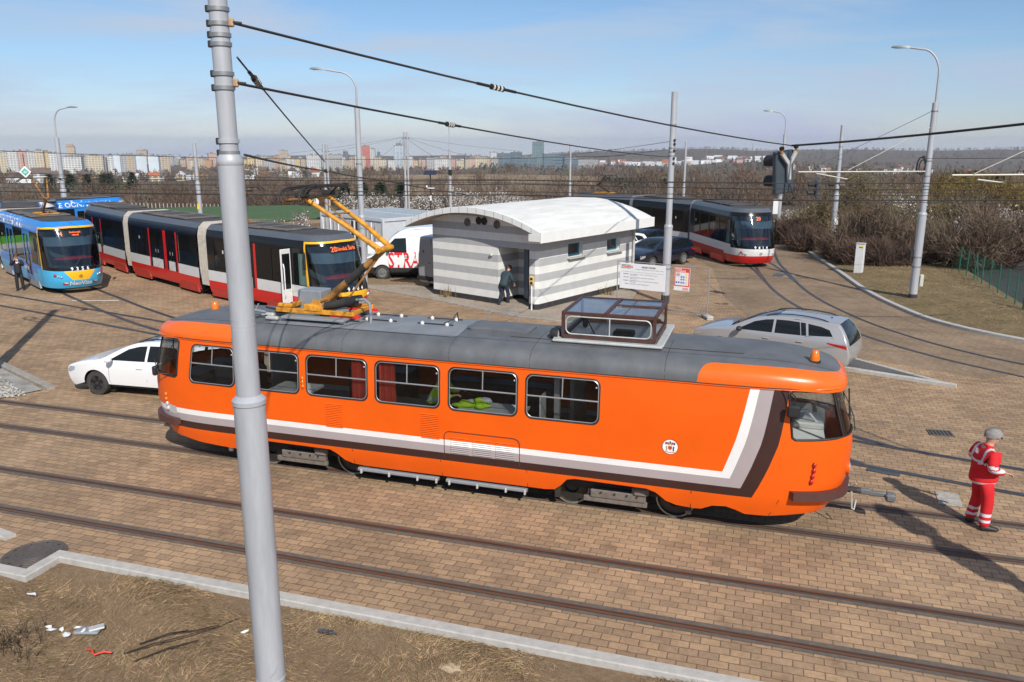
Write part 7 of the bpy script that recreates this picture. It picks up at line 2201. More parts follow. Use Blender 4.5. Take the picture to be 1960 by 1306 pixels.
# ------------------------------------------------------------------ plants
def leafmat(name, c, var=.35, tr=.0):
    m = mat(name, c, .85, var=var, scale=1.5, spec=.2)
    return m
BARK = leafmat('dark bark', (.045, .034, .026))
BARKG = leafmat('grey brown bark', (.095, .075, .058))
TWIG = leafmat('brown twigs', (.155, .112, .08))
TWIG2 = leafmat('reddish twigs', (.135, .09, .07))
TWIG3 = leafmat('grey twigs', (.17, .145, .12))
OLIVE = leafmat('olive spring buds', (.15, .135, .04), .4)
OCHRE = leafmat('ochre willow twigs', (.20, .14, .045), .4)
BLOSSOM = leafmat('white blossom', (.62, .57, .54), .2)
CONIFER = leafmat('dark conifer needles', (.042, .058, .03), .5)
STRAW = leafmat('dry grass blades', (.36, .255, .15), .45)
STRAW2 = leafmat('brown grass blades', (.25, .17, .09), .45)
WEEDG = leafmat('green grass blades', (.12, .14, .04), .4)

def tri_cloud(mb_, pts, dirs, length, width, m, rng):
    """thin triangles from pts along dirs"""
    n = len(pts)
    L_ = length[0]+(length[1]-length[0])*rng.random((n, 1))
    d = dirs/np.linalg.norm(dirs, axis=1, keepdims=True)
    s = np.cross(d, rng.normal(size=(n, 3))); s /= np.linalg.norm(s, axis=1, keepdims=True)
    w = width*(.6+.8*rng.random((n, 1)))
    V_ = np.empty((n, 3, 3)); V_[:, 0] = pts-s*w; V_[:, 1] = pts+s*w; V_[:, 2] = pts+d*L_
    k = mb_.mat(m); o = len(mb_.v)
    mb_.v.extend(map(tuple, V_.reshape(-1, 3))); mb_.f.extend([[o+3*i, o+3*i+1, o+3*i+2] for i in range(n)]); mb_.mi.extend([k]*n)
def quad_cloud(mb_, pts, size, m, rng, flat=1.0):
    n = len(pts)
    a = rng.normal(size=(n, 3)); a[:, 2] *= flat; a /= np.linalg.norm(a, axis=1, keepdims=True)
    b = np.cross(a, rng.normal(size=(n, 3))); b /= np.linalg.norm(b, axis=1, keepdims=True)
    s = size*(.5+rng.random((n, 1)))
    V_ = np.empty((n, 4, 3)); V_[:, 0] = pts-a*s; V_[:, 1] = pts-b*s*.7; V_[:, 2] = pts+a*s; V_[:, 3] = pts+b*s*.7
    k = mb_.mat(m); o = len(mb_.v)
    mb_.v.extend(map(tuple, V_.reshape(-1, 3))); mb_.f.extend([[o+4*i, o+4*i+1, o+4*i+2, o+4*i+3] for i in range(n)]); mb_.mi.extend([k]*n)
def grow(rng, h, spread, stems, levels, lean=.5, r0=.09, wig=.16):
    """branch skeleton: list of (points, radii) and the outer twig ends"""
    br = []; ends = []
    def rec(p, d, l, r, lv):
        P = [p]; R = [r]; q = p.copy(); dd = d.copy()
        for k in range(4):
            dd = dd+rng.normal(size=3)*wig; dd[2] += .10; dd /= np.linalg.norm(dd)
            q = q+dd*l/4; P.append(q.copy()); R.append(r*(1-.16*(k+1)))
        br.append((P, R))
        for f in (2, 3, 4): ends.append((P[f], dd))
        if lv > 0:
            for k in range(rng.integers(2, 5)):
                t = rng.integers(1, 5); nd = dd+rng.normal(size=3)*.62; nd[2] = abs(nd[2])*.7+.12; nd /= np.linalg.norm(nd)
                rec(P[t], nd, l*(.55+.25*rng.random()), R[t]*.62, lv-1)
    for k in range(stems):
        a = rng.random()*6.283
        d = np.array([math.cos(a)*lean*spread/h, math.sin(a)*lean*spread/h, 1.0])*np.array([1+.6*rng.random(), 1+.6*rng.random(), 1]); d /= np.linalg.norm(d)
        rec(np.array([rng.normal()*.08, rng.normal()*.08, -.2]), d, h*(.42+.15*rng.random()), r0*(.7+.5*rng.random()), levels)
    return br, ends
def plant(name, label, cat, px, dist, h, spread, kind, seed, group=None, stems=3, zoff=0, pos=None, dense_=1.0, levels=3):
    rng = np.random.default_rng(seed)
    q = far_pt(px, dist) if pos is None else Vector(pos)
    z = (terrain_z(q.x, q.y) if depth(q.x, q.y) > 60 else gz(q.x, q.y)-.02)+zoff
    o = empty(name, (q.x, q.y, z), rng.random()*6.28, label, cat, group)
    bark = dict(willow=BARK, bare=BARK, blossom=BARKG, conifer=BARK, shrub=TWIG2, ochre=BARKG)[kind]
    if kind == 'conifer':
        t = MB(); t.tube([(0, 0, -.3), (0, 0, h*.95)], [.12+.012*h, .02], BARK, 6); t.build('trunk', o, 60)
        c = MB(); n = int(900*dense_)
        zz = rng.random(n)**.8; rr = (1-zz)*spread/2*(.35+.65*rng.random(n))*(1+.25*np.sin(zz*40)); an = rng.random(n)*6.283
        pts = np.stack([rr*np.cos(an), rr*np.sin(an), h*(.10+.9*zz)], 1)
        dirs = np.stack([np.cos(an), np.sin(an), -.15+.3*rng.random(n)], 1)
        tri_cloud(c, pts, dirs, (.3*spread/3, .8*spread/3), .09*spread/3, CONIFER, rng); quad_cloud(c, pts[::2], .14*spread/3, CONIFER, rng)
        c.build('crown', o, 0); return o
    br, ends = grow(rng, h, spread, stems, levels, lean=.62 if kind != 'ochre' else .3, r0=.035+.012*h)
    t = MB()
    for P, R in br:
        if R[0] > .012: t.tube(P, [max(.006, r) for r in R], bark, 5 if R[0] > .03 else 3, False)
    t.build('trunk', o, 60)
    c = MB()
    E = np.array([e[0] for e in ends]); Dn = np.array([e[1] for e in ends])
    rep = {'willow': 7, 'bare': 9, 'blossom': 5, 'shrub': 7, 'ochre': 9}[kind]
    k = max(1, int(rep*dense_))
    P = np.repeat(E, k, 0)+rng.normal(size=(len(E)*k, 3))*.16*spread/3; D_ = np.repeat(Dn, k, 0)+rng.normal(size=(len(E)*k, 3))*.55; D_[:, 2] += .25
    tw = {'willow': TWIG, 'bare': TWIG, 'blossom': TWIG3, 'shrub': TWIG2, 'ochre': OCHRE}[kind]
    tri_cloud(c, P, D_, (.35, .95), .009+.0001*dist, tw, rng)
    if kind == 'willow':
        Q = np.repeat(E, int(11*dense_), 0); quad_cloud(c, Q+rng.normal(size=Q.shape)*.30*spread/3, .05, OLIVE, rng)
    if kind == 'blossom':
        Q = np.repeat(E, int(11*dense_), 0); quad_cloud(c, Q+rng.normal(size=Q.shape)*.20*spread/3, .035+.0003*dist, BLOSSOM, rng)
    if kind == 'ochre':
        Q = np.repeat(E, int(6*dense_), 0); quad_cloud(c, Q+rng.normal(size=Q.shape)*.3*spread/3, .06, OCHRE, rng)
    c.build('crown', o, 0)
    return o
G_R = 'bushes and trees beyond the right verge'
for a in [
    ('willow_tree', 'large olive green budding tree between the two poles on the right verge', 'tree', 1672, 58, 4.7, 5.6, 'willow', 1, 5),
    ('willow_tree', 'olive green budding tree just left of the nearest right-hand lamp post', 'tree', 1742, 56, 4.2, 4.6, 'willow', 2, 4),
    ('willow_tree', 'olive green bush behind the pole with the small white boxes', 'tree', 1600, 57, 3.2, 4.2, 'willow', 3, 4),
    ('willow_tree', 'low olive bush right of the nearest right-hand lamp post', 'tree', 1815, 66, 3.6, 4.5, 'willow', 4, 4),
    ('bare_tree', 'dark bare multi-stemmed tree above the white cabinet', 'tree', 1690, 50, 3.8, 4.8, 'bare', 5, 6),
    ('bare_tree', 'fan-shaped bare tree at the corner of the asphalt lot', 'tree', 1885, 49, 3.9, 4.8, 'bare', 6, 7),
    ('blossom_tree', 'white blossoming tree right of the nearest right-hand lamp post', 'tree', 1832, 56, 3.2, 5.0, 'blossom', 7, 4),
    ('blossom_tree', 'thin white blossoming bush at the right edge of the picture', 'tree', 1945, 56, 2.8, 4.4, 'blossom', 8, 4),
    ('blossom_tree', 'white blossoming bush seen behind the dark bare multi-stemmed tree', 'tree', 1700, 64, 2.9, 4.5, 'blossom', 9, 4),
    ('blossom_tree', 'pale blossoming bush right of the right-hand tram front', 'tree', 1530, 66, 1.8, 3.4, 'blossom', 10, 4),
    ('brown_bush', 'brown leafless bush just right of the lamp post beside the right-hand tram', 'bush', 1528, 58, 1.7, 3.2, 'shrub', 11, 7),
    ('brown_bush', 'brown leafless bush left of the pole with the small white boxes', 'bush', 1563, 54, 1.6, 3.0, 'shrub', 12, 7),
    ('brown_bush', 'brown leafless bush between that pole and the white cabinet', 'bush', 1622, 50, 1.5, 3.0, 'shrub', 13, 7),
    ('brown_bush', 'brown leafless bush behind the white cabinet', 'bush', 1660, 47.5, 1.4, 2.8, 'shrub', 14, 7),
    ('brown_bush', 'brown leafless bush left of the nearest right-hand lamp post', 'bush', 1722, 47.5, 1.5, 3.2, 'shrub', 15, 8),
    ('brown_bush', 'dark brown thicket behind the far corner of the green fence', 'bush', 1800, 50, 1.8, 3.6, 'shrub', 16, 8),
    ('brown_bush', 'dark brown thicket behind the middle of the asphalt lot', 'bush', 1858, 51, 2.0, 3.6, 'shrub', 17, 8),
    ('brown_bush', 'dark brown thicket at the right end of the asphalt lot', 'bush', 1930, 51, 2.1, 4.0, 'shrub', 18, 8),
    ('ochre_tree', 'tall ochre tree above the blossom at the right edge', 'tree', 1900, 84, 4.3, 6.0, 'ochre', 19, 6),
    ('ochre_tree', 'ochre tree at the extreme right edge behind the blossom', 'tree', 1962, 80, 4.4, 6.0, 'ochre', 20, 6),
    ('ochre_tree', 'ochre tree left of the taller ochre tree at the right', 'tree', 1845, 90, 3.8, 5.5, 'ochre', 21, 6)]:
    n_, lab, ct, px, dist, h, spr, kd, sd_, st = a
    plant(n_, lab, ct, px, dist, h, spr, kd, sd_, G_R, st, dense_=1.15)
for k, (px, dist, h, lab) in enumerate(((1835, 118, 4.8, 'left'), (1872, 122, 5.0, 'middle'), (1915, 120, 4.7, 'right'), (1530, 150, 5.6, ''))):
    plant('conifer', ('%s one of the three dark conifers rising over the bushes at the right' % lab) if lab else 'single dark conifer right of the hanging traffic signal', 'tree', px, dist, h, 6.0 if lab else 5, 'conifer', 40+k, 'dark conifers over the bushes' if lab else None, dense_=1.2)
# two trees that stand outside the picture and shade the asphalt lot
plant('bare_tree', 'bare tree outside the picture shading the asphalt lot, nearer one', 'tree', 0, 0, 8.5, 8, 'shrub', 61, None, 7, pos=(25.5, 21), dense_=1.6)
plant('bare_tree', 'bare tree outside the picture shading the asphalt lot, farther one', 'tree', 0, 0, 8.5, 8, 'shrub', 62, None, 7, pos=(27, 30), dense_=1.6)
# blossom along the edge of the field behind the cabins
for k, (px, dist, h, spr) in enumerate(((672, 84, 3.4, 4.2), (712, 82, 3.8, 4.4), (752, 80, 3.6, 4.6), (800, 82, 3.4, 4.2), (842, 80, 3.8, 4.6), (885, 82, 3.9, 4.6), (925, 84, 3.8, 4.4), (962, 86, 3.5, 4.0), (1000, 90, 3.2, 4.0))):
    plant('blossom_tree', 'white blossoming shrub in the row behind the cabins and the hut roof', 'shrub', px, dist, h*.68, spr*.95, 'blossom', 70+k, 'blossoming shrubs behind the hut', 4, dense_=.9)
for k, (px, dist, h) in enumerate(((470, 60, 1.5), (500, 58, 1.7), (535, 57, 1.9), (570, 58, 2.0))):
    plant('blossom_tree', 'low white blossoming shrub between the front pole and the orange tram collector', 'shrub', px, dist, h, 2.4, 'blossom', 90+k, 'low blossoming shrubs by the field', 3, dense_=.8, levels=2)
for k, px in enumerate((655, 690, 725, 765)):
    plant('conifer', 'small dark conifer behind the blossoming shrubs, left of the hut', 'tree', px, 104, 3.2, 3.0, 'conifer', 100+k, 'small conifers behind the blossom', dense_=.7)
for k, px in enumerate((1165, 1185, 1205, 1228, 1250, 1274)):
    plant('conifer', 'dark pine in the clump at the foot of the meadow hill', 'tree', px, 235+7*(k % 3), 9.0, 9, 'conifer', 110+k, 'pines at the foot of the meadow hill', dense_=.8)
for k, (px, dist) in enumerate(((85, 330), (125, 330), (158, 330), (190, 320), (200, 330), (245, 350), (300, 180), (318, 185), (335, 180))):
    plant('conifer', 'dark conifer in the valley behind the blue tram' if px < 260 else 'dark conifer at the wood edge beyond the green field', 'tree', px, dist, 11 if px < 260 else 6, 8 if px < 260 else 5, 'conifer', 120+k, 'valley conifers on the left' if px < 260 else 'wood edge conifers', dense_=.7)
# dry weeds at the foot of the hut walls
for k, (x, y, z, lab) in enumerate(((1.0, -.15, .05, 'dry brown weed at the foot of the hut front wall'), (6.0, 4.6, .05, 'dry brown weed under the second hut window'), (6.1, 6.2, .05, 'dry brown weed behind the white notice board'))):
    q = hp(x, y, z); b = MB(); rng = np.random.default_rng(200+k)
    P = rng.normal(size=(40, 3))*np.array([.16, .1, .0]); D_ = rng.normal(size=(40, 3))*.25; D_[:, 2] = 1
    tri_cloud(b, P, D_, (.3, .75), .010, OCHRE if k else STRAW2, rng)
    tag(b.build('dry_weed', None, 0, loc=q), lab, 'weed')
# ---- woods and scrub that read as one mass
rng = np.random.default_rng(11)
def mass(name, label, specs, tris, tw, hts, mats_, seed, width=.05, keepout=None):
    rng = np.random.default_rng(seed); b = MB()
    for (px0, px1, r0, r1, n) in specs:
        for i in range(n):
            px = px0+(px1-px0)*rng.random(); r = r0+(r1-r0)*rng.random()**1.0
            q = far_pt(px, r)
            if keepout and keepout(px, r): continue
            z = terrain_z(q.x, q.y); h = hts[0]+(hts[1]-hts[0])*rng.random(); w = h*(.35+.3*rng.random())
            m = mats_[rng.choice(len(mats_), p=tw)]
            n_ = tris
            zz = rng.random(n_); an = rng.random(n_)*6.283; rr = w*np.sqrt(rng.random(n_))*(.35+.65*np.sin(np.clip(zz*1.1+.15, 0, 1)*math.pi))
            P = np.stack([q.x+rr*np.cos(an), q.y+rr*np.sin(an), z+h*(.05+.75*zz)], 1)
            D_ = rng.normal(size=(n_, 3))*.5; D_[:, 2] += 1.0
            tri_cloud(b, P, D_, (h*.14, h*.36), width*h/7, m, rng)
            if r < 220 and i % 2 == 0: b.tube([(q.x, q.y, z-.5), (q.x, q.y, z+h*.6)], [.09, .03], BARKG, 3, False)
    return tag(b.build(name, None, 0), label, kind='stuff')
mass('bare_woodland', 'brown leafless wood beyond the green field', [(-120, 660, 136, 178, 420), (430, 640, 126, 150, 60), (640, 1000, 115, 150, 70), (1000, 1560, 118, 200, 260), (1540, 2100, 105, 190, 200)], 110, [.45, .35, .2], (3.8, 6.0), [TWIG, TWIG2, TWIG3], 21, .05)
meadow = lambda px, r: 640 < px < 1230 and 265 < r < 545
mass('scrub_woodland', 'grey brown scrub and trees covering the valley', [(-100, 2060, 200, 420, 520), (1230, 2060, 200, 700, 420), (-100, 700, 420, 900, 300), (700, 2060, 560, 1100, 420)], 46, [.34, .28, .2, .10, .08], (4, 7.5), [TWIG, TWIG2, TWIG3, CONIFER, OLIVE], 22, .22, meadow)
mass('distant_trees', 'trees scattered over the far plain and hills', [(-100, 2060, 900, 1900, 900), (-100, 2060, 1900, 3300, 700), (1000, 2060, 3000, 4600, 900)], 20, [.32, .28, .18, .16, .06], (8, 15), [TWIG, TWIG2, TWIG3, CONIFER, OLIVE], 23, .55)
mass('meadow_bushes', 'small bushes dotted over the meadow hill', [(640, 1230, 280, 540, 70)], 40, [.5, .5], (2.0, 4.0), [TWIG, TWIG3], 24, .2)
STAKE = mat('weathered stake', (.45, .42, .37), .9)
# white stakes along the far edge of the green field
for k in range(24):
    px = 240+k*7.6; q = far_pt(px, 129+.3*k)
    b = MB(); z = terrain_z(q.x, q.y); b.box((0, 0, .35), (.10, .10, 1.5), STAKE, .02)
    tag(b.build('fence_stake', None, 0, loc=(q.x, q.y, z)), 'pale stake in the row along the far edge of the green field', 'stake', 'stakes along the green field')
# ---- grass blades
def blades(name, label, region, n, hts, seed, mats_=(STRAW, STRAW2, WEEDG), p=(.52, .45, .03), zf=None):
    rng = np.random.default_rng(seed); b = MB()
    P = region(rng, n)
    z = np.array([zf(x, y) for x, y in P]) if zf else np.zeros(len(P))
    P3 = np.column_stack([P, z]); ch = rng.choice(len(mats_), size=len(P), p=p)
    # blades lie over in drifts
    an = 2.2*np.sin(P[:, 0]*1.3+P[:, 1]*2.1)+rng.normal(size=len(P))*.9
    tilt = 1.6+rng.random(len(P))*1.6
    D_ = np.column_stack([np.cos(an)*tilt, np.sin(an)*tilt, .35+rng.random(len(P))*.9])
    for i, m in enumerate(mats_):
        k = ch == i
        if k.any(): tri_cloud(b, P3[k], D_[k], hts, .0045, m, rng)
    return tag(b.build(name, None, 0), label, kind='stuff')
def near_reg(rng, n):
    P = np.column_stack([-9+rng.random(n)*16, -5.3-rng.random(n)**1.15*4.6])
    k = ~((P[:, 0] < -5.15) & (P[:, 1] > NEAR_Y-.85)); P = P[k]
    # thin bare patches
    f = np.sin(P[:, 0]*1.7+1)*np.sin(P[:, 1]*2.3+.5)+.35*np.sin(P[:, 0]*5.1)*np.sin(P[:, 1]*4.3)
    return P[rng.random(len(P)) < .55+.45*np.clip(f+.6, 0, 1)]
blades('grass', 'dry flattened winter grass in front of the kerb', near_reg, 95000, (.05, .19), 31, zf=lambda x, y: -.075+.05*math.sin(x*1.9+y)*math.sin(y*2.3-x*.4))
KRA = np.array(KRS)
def verge_reg(rng, n):
    P = np.column_stack([8+rng.random(n)*8, 14+rng.random(n)*34])
    i = np.array([np.min(np.hypot(KRA[:, 0]-x, KRA[:, 1]-y)) for x, y in P]); xk = np.interp(P[:, 1], KRA[::-1, 1], KRA[::-1, 0])
    return P[(P[:, 0] > xk+.2) & (P[:, 0] < 15.0)]
def verge_z(x, y): return gz(x, y)+.06+.22*math.sin(min(1, max(0, kerb_dist(x, y)-.15)/4.2)*math.pi*.75)
blades('grass', 'dry grass on the verge along the curved track', verge_reg, 42000, (.08, .24), 32, (STRAW, STRAW2, WEEDG), (.5, .32, .18), verge_z)
def patch_reg(rng, n):
    P = np.column_stack([-17+rng.random(n)*10, 19+rng.random(n)*8]); return P[(P[:, 0] < -8.9-.1*(P[:, 1]-20)) & (P[:, 1] > 19.35-(P[:, 0]+12.9)*.2)]
blades('grass', 'patchy grass under the parked vans', patch_reg, 5000, (.06, .16), 33, (STRAW, WEEDG), (.5, .5), lambda x, y: .03)
# ---- litter and small things in the dry grass
rl = random.Random(9)
LIT = [('white crumpled paper scrap', WHITEP), ('grey plastic scrap', PALEGREY)]
for k, (px, py, s) in enumerate(((-3.72, -6.83, .05), (-3.62, -6.88, .06), (-3.50, -6.82, .04), (-3.32, -6.72, .05), (-3.32, -6.9, .07), (-3.18, -6.76, .05), (-4.65, -6.25, .06), (-1.05, -6.1, .05), (-3.85, -7.6, .05))):
    b = MB(); n = 6
    vs = [(s*(1+.5*rl.random())*math.cos(6.28*i/n), s*.6*(1+.5*rl.random())*math.sin(6.28*i/n), .02+.03*rl.random()) for i in range(n)]+[(0, 0, .05)]
    b.add(vs, [(i, (i+1) % n, n) for i in range(n)], WHITEP); b.add([(x*.9, y*.9, z-.012) for x, y, z in vs[:n]], [list(range(n))], WHITEP)
    tag(b.build('paper_scrap', None, 0, loc=(px, py, -.04), rotz=rl.random()*6), 'white crumpled paper scrap lying in the dry grass left of the big pole', 'litter', 'paper scraps in the dry grass')
b = MB(); b.box((0, 0, .03), (.34, .16, .05), GREYBOX, .02, Matrix.Rotation(.3, 3, 'Z')); b.box((.1, .06, .06), (.2, .12, .03), PALEGREY, .01, Matrix.Rotation(.8, 3, 'Z'))
tag(b.build('rubble', None, 0, loc=(-3.15, -6.72, -.06)), 'flat grey piece of rubble among the paper scraps', 'rubble')
b = MB(); b.tube([(-.2, .02, .03), (-.08, 0, .06), (0, -.05, .04), (.1, .02, .06), (.18, .06, .04)], .012, mat('orange red plastic', (.75, .05, .02), .4), 6)
tag(b.build('plastic_strip', None, 40, loc=(-2.62, -7.1, -.05)), 'bright orange red plastic strip in the dry grass', 'litter')
for k, pts in enumerate(([(-2.35, -6.95, 0), (-2.05, -6.75, .08), (-1.75, -6.5, .10), (-1.45, -6.1, .07), (-1.35, -5.8, .04)], [(-2.3, -6.7, .0), (-2.0, -6.45, .07), (-1.7, -6.3, .08), (-1.5, -6.05, .05)], [(-2.1, -7.05, 0), (-1.8, -6.75, .07), (-1.55, -6.45, .05)])):
    b = MB(); o = Vector(pts[0]); b.tube([Vector(p)-o for p in pts], [.012, .010, .008, .006, .004][:len(pts)], BARK, 5); b.tube([Vector(pts[1])-o, Vector(pts[1])-o+Vector((.25, .05, .06))], .005, BARK, 4)
    tag(b.build('dry_branch', None, 40, loc=o-Vector((0, 0, .075))), ('longest', 'reddish middle', 'shortest')[k]+' of the three dry branches left of the big pole', 'branch')
b = MB(); rng = np.random.default_rng(77); P = rng.normal(size=(120, 3))*np.array([.30, .25, .02]); D_ = rng.normal(size=(120, 3))*.5; D_[:, 2] = .8; tri_cloud(b, P, D_, (.15, .5), .006, BARK, rng)
tag(b.build('dead_weed', None, 0, loc=(-3.9, -7.35, -.05)), 'dark tangled dead weed in the dry grass below the paper scraps', 'weed')
b = MB(); b.tube([(-.12, 0, .03), (-.06, 0, .035), (.08, .01, .03), (.12, .01, .03), (.15, .012, .03)], [.03, .036, .034, .016, .014], glass('clear plastic', (.7, .7, .7), .2), 10); tag(b.build('plastic_bottle', None, 60, loc=(-.0, -5.75, -.06)), 'crushed clear plastic bottle in the grass beside the big pole', 'litter')
b = MB(); b.blob((0, 0, .02), (.17, .09, .03), mat('beige sacking', (.42, .32, .21), .9), 12, 6, .8); tag(b.build('sacking_scrap', None, 60, loc=(1.95, -5.95, -.06)), 'beige scrap of sacking near the bottom of the picture', 'litter')
# gravel stones on the island at the left
b = MB(); rng = np.random.default_rng(5)
for k in range(1400):
    t = rng.random(); x = -13.2-4.8*t+rng.normal()*.2; y = .95+(rng.random())*(.35+.52*(-x-13.0))
    if y > 1.9+(-x-12.9)*.40-.18: continue
    s = .012+.035*rng.random()**2
    if rng.random() > .25+.75*(y > .8+.33*(-x-13)): continue
    c = (x, y, .035); V_ = [(x+s*(rng.random()-.2), y+s*(rng.random()-.5), .035+s*.7), (x-s, y, .03), (x+s*.3, y-s, .03), (x+s, y+s*.3, .03), (x, y+s, .03)]
    b.add(V_, [(0, 1, 2), (0, 2, 3), (0, 3, 4), (0, 4, 1)], KERBSTONE if k % 3 else GRIME)
tag(b.build('gravel', None, 0), 'loose stones on the gravel triangle', kind='stuff')
# ------------------------------------------------------------------ the town on the horizon
def facade(name, wall, win, bw=5.0, bh=3.2, ms=.42, rough=.7):
    m = bpy.data.materials.new(name); m.use_nodes = True
    t = m.node_tree; b = t.nodes['Principled BSDF']; n = t.nodes.new; l = t.links.new
    g = n('ShaderNodeTexCoord'); sp_ = n('ShaderNodeSeparateXYZ'); l(g.outputs['Object'], sp_.inputs['Vector'])
    ad = n('ShaderNodeMath'); l(sp_.outputs['X'], ad.inputs[0]); l(sp_.outputs['Y'], ad.inputs[1])
    cb = n('ShaderNodeCombineXYZ'); l(ad.outputs[0], cb.inputs['X']); l(sp_.outputs['Z'], cb.inputs['Y'])
    br = n('ShaderNodeTexBrick'); br.offset = 0
    br.inputs['Scale'].default_value = 1; br.inputs['Brick Width'].default_value = bw; br.inputs['Row Height'].default_value = bh; br.inputs['Mortar Size'].default_value = bh*ms*.5
    br.inputs['Color1'].default_value = (*win, 1); br.inputs['Color2'].default_value = (win[0]*1.6, win[1]*1.6, win[2]*1.6, 1); br.inputs['Mortar'].default_value = (*wall, 1)
    l(cb.outputs['Vector'], br.inputs['Vector'])
    nz_ = n('ShaderNodeTexNoise'); nz_.inputs['Scale'].default_value = .05; l(g.outputs['Object'], nz_.inputs['Vector'])
    mr = n('ShaderNodeMapRange'); mr.inputs['To Min'].default_value = .8; mr.inputs['To Max'].default_value = 1.2; l(nz_.outputs['Fac'], mr.inputs['Value'])
    x = n('ShaderNodeMix'); x.data_type = 'RGBA'; x.blend_type = 'MULTIPLY'; x.inputs['Factor'].default_value = 1
    l(br.outputs['Color'], x.inputs['A']); l(mr.outputs['Result'], x.inputs['B']); l(x.outputs['Result'], b.inputs['Base Color'])
    b.inputs['Roughness'].default_value = rough
    return m
FC = dict(cream=facade('cream facade', (.62, .53, .38), (.20, .18, .15)), white=facade('white facade', (.66, .65, .62), (.20, .20, .21)), yellow=facade('yellow facade', (.64, .47, .22), (.25, .2, .12)),
          pink=facade('pink facade', (.58, .36, .29), (.22, .17, .15)), grey=facade('grey facade', (.42, .41, .39), (.15, .15, .15)), beige=facade('beige facade', (.50, .40, .29), (.2, .17, .13)),
          blue=facade('white and blue facade', (.55, .61, .66), (.12, .24, .38), 12, 40, .5), red=facade('red facade', (.46, .13, .085), (.3, .1, .08)), glass=facade('dark glass facade', (.20, .25, .28), (.05, .08, .10), 40, 3.6, .35, .3),
          tower=facade('pale tower facade', (.50, .53, .55), (.14, .19, .24), 9, 3.3, .5), greenglass=facade('green grey glass facade', (.22, .29, .29), (.07, .11, .12), 6, 3.6, .35, .3), brick=facade('orange facade', (.55, .27, .12), (.2, .15, .1)))
FROOF = mat('flat grey roof', (.22, .21, .20), .9, var=.15, scale=.1)
ROOFRED = mat('red roof tiles', (.34, .11, .06), .85, var=.2, scale=.5)
ROOFBRN = mat('dark roof tiles', (.13, .095, .08), .85, var=.2, scale=.5)
RFRED = mat('dark red attic', (.30, .10, .07), .8, var=.1)
PALEROOF = mat('pale hall roof', (.55, .56, .58), .7, var=.1, scale=.05)
rc = random.Random(17)
def block(name, label, px0, px1, top, dist, col, base=None, cap=None, dep=None, group=None, steps=()):
    c = far_pt((px0+px1)/2, dist); w = (far_pt(px1, dist)-far_pt(px0, dist)).length
    zt = zrow((px0+px1)/2, top, dist); z0 = terrain_z(c.x, c.y)-8
    if base is not None: z0 = min(z0, zrow((px0+px1)/2, base, dist))
    d = dep or max(12, min(w*.6, 22))
    b = bearing((px0+px1)/2); rot = math.atan2(-b.x, b.y)+rc.uniform(-.25, .25)
    o = empty(name, (c.x, c.y, 0), rot, label, 'building', group)
    m = MB(); m.box((0, d/2, (z0+zt)/2), (w*.97, d, zt-z0), FC[col]); m.build('wall', o, 0)
    r = MB(); r.box((0, d/2, zt+.4), (w*.97+.6, d+.6, .9), cap or FROOF)
    for k in range(rc.randint(1, 3)): r.box((rc.uniform(-.3, .3)*w, d*rc.uniform(.3, .7), zt+2), (min(6, w*.2), 5, 3), FROOF if not cap else cap)
    for (f0, f1, hh) in steps: r.box((w*(f0+f1-1)/2, d/2, zt+hh/2+.8), (w*(f1-f0), d*.7, hh), FC[col])
    r.build('roof', o, 0)
    return o
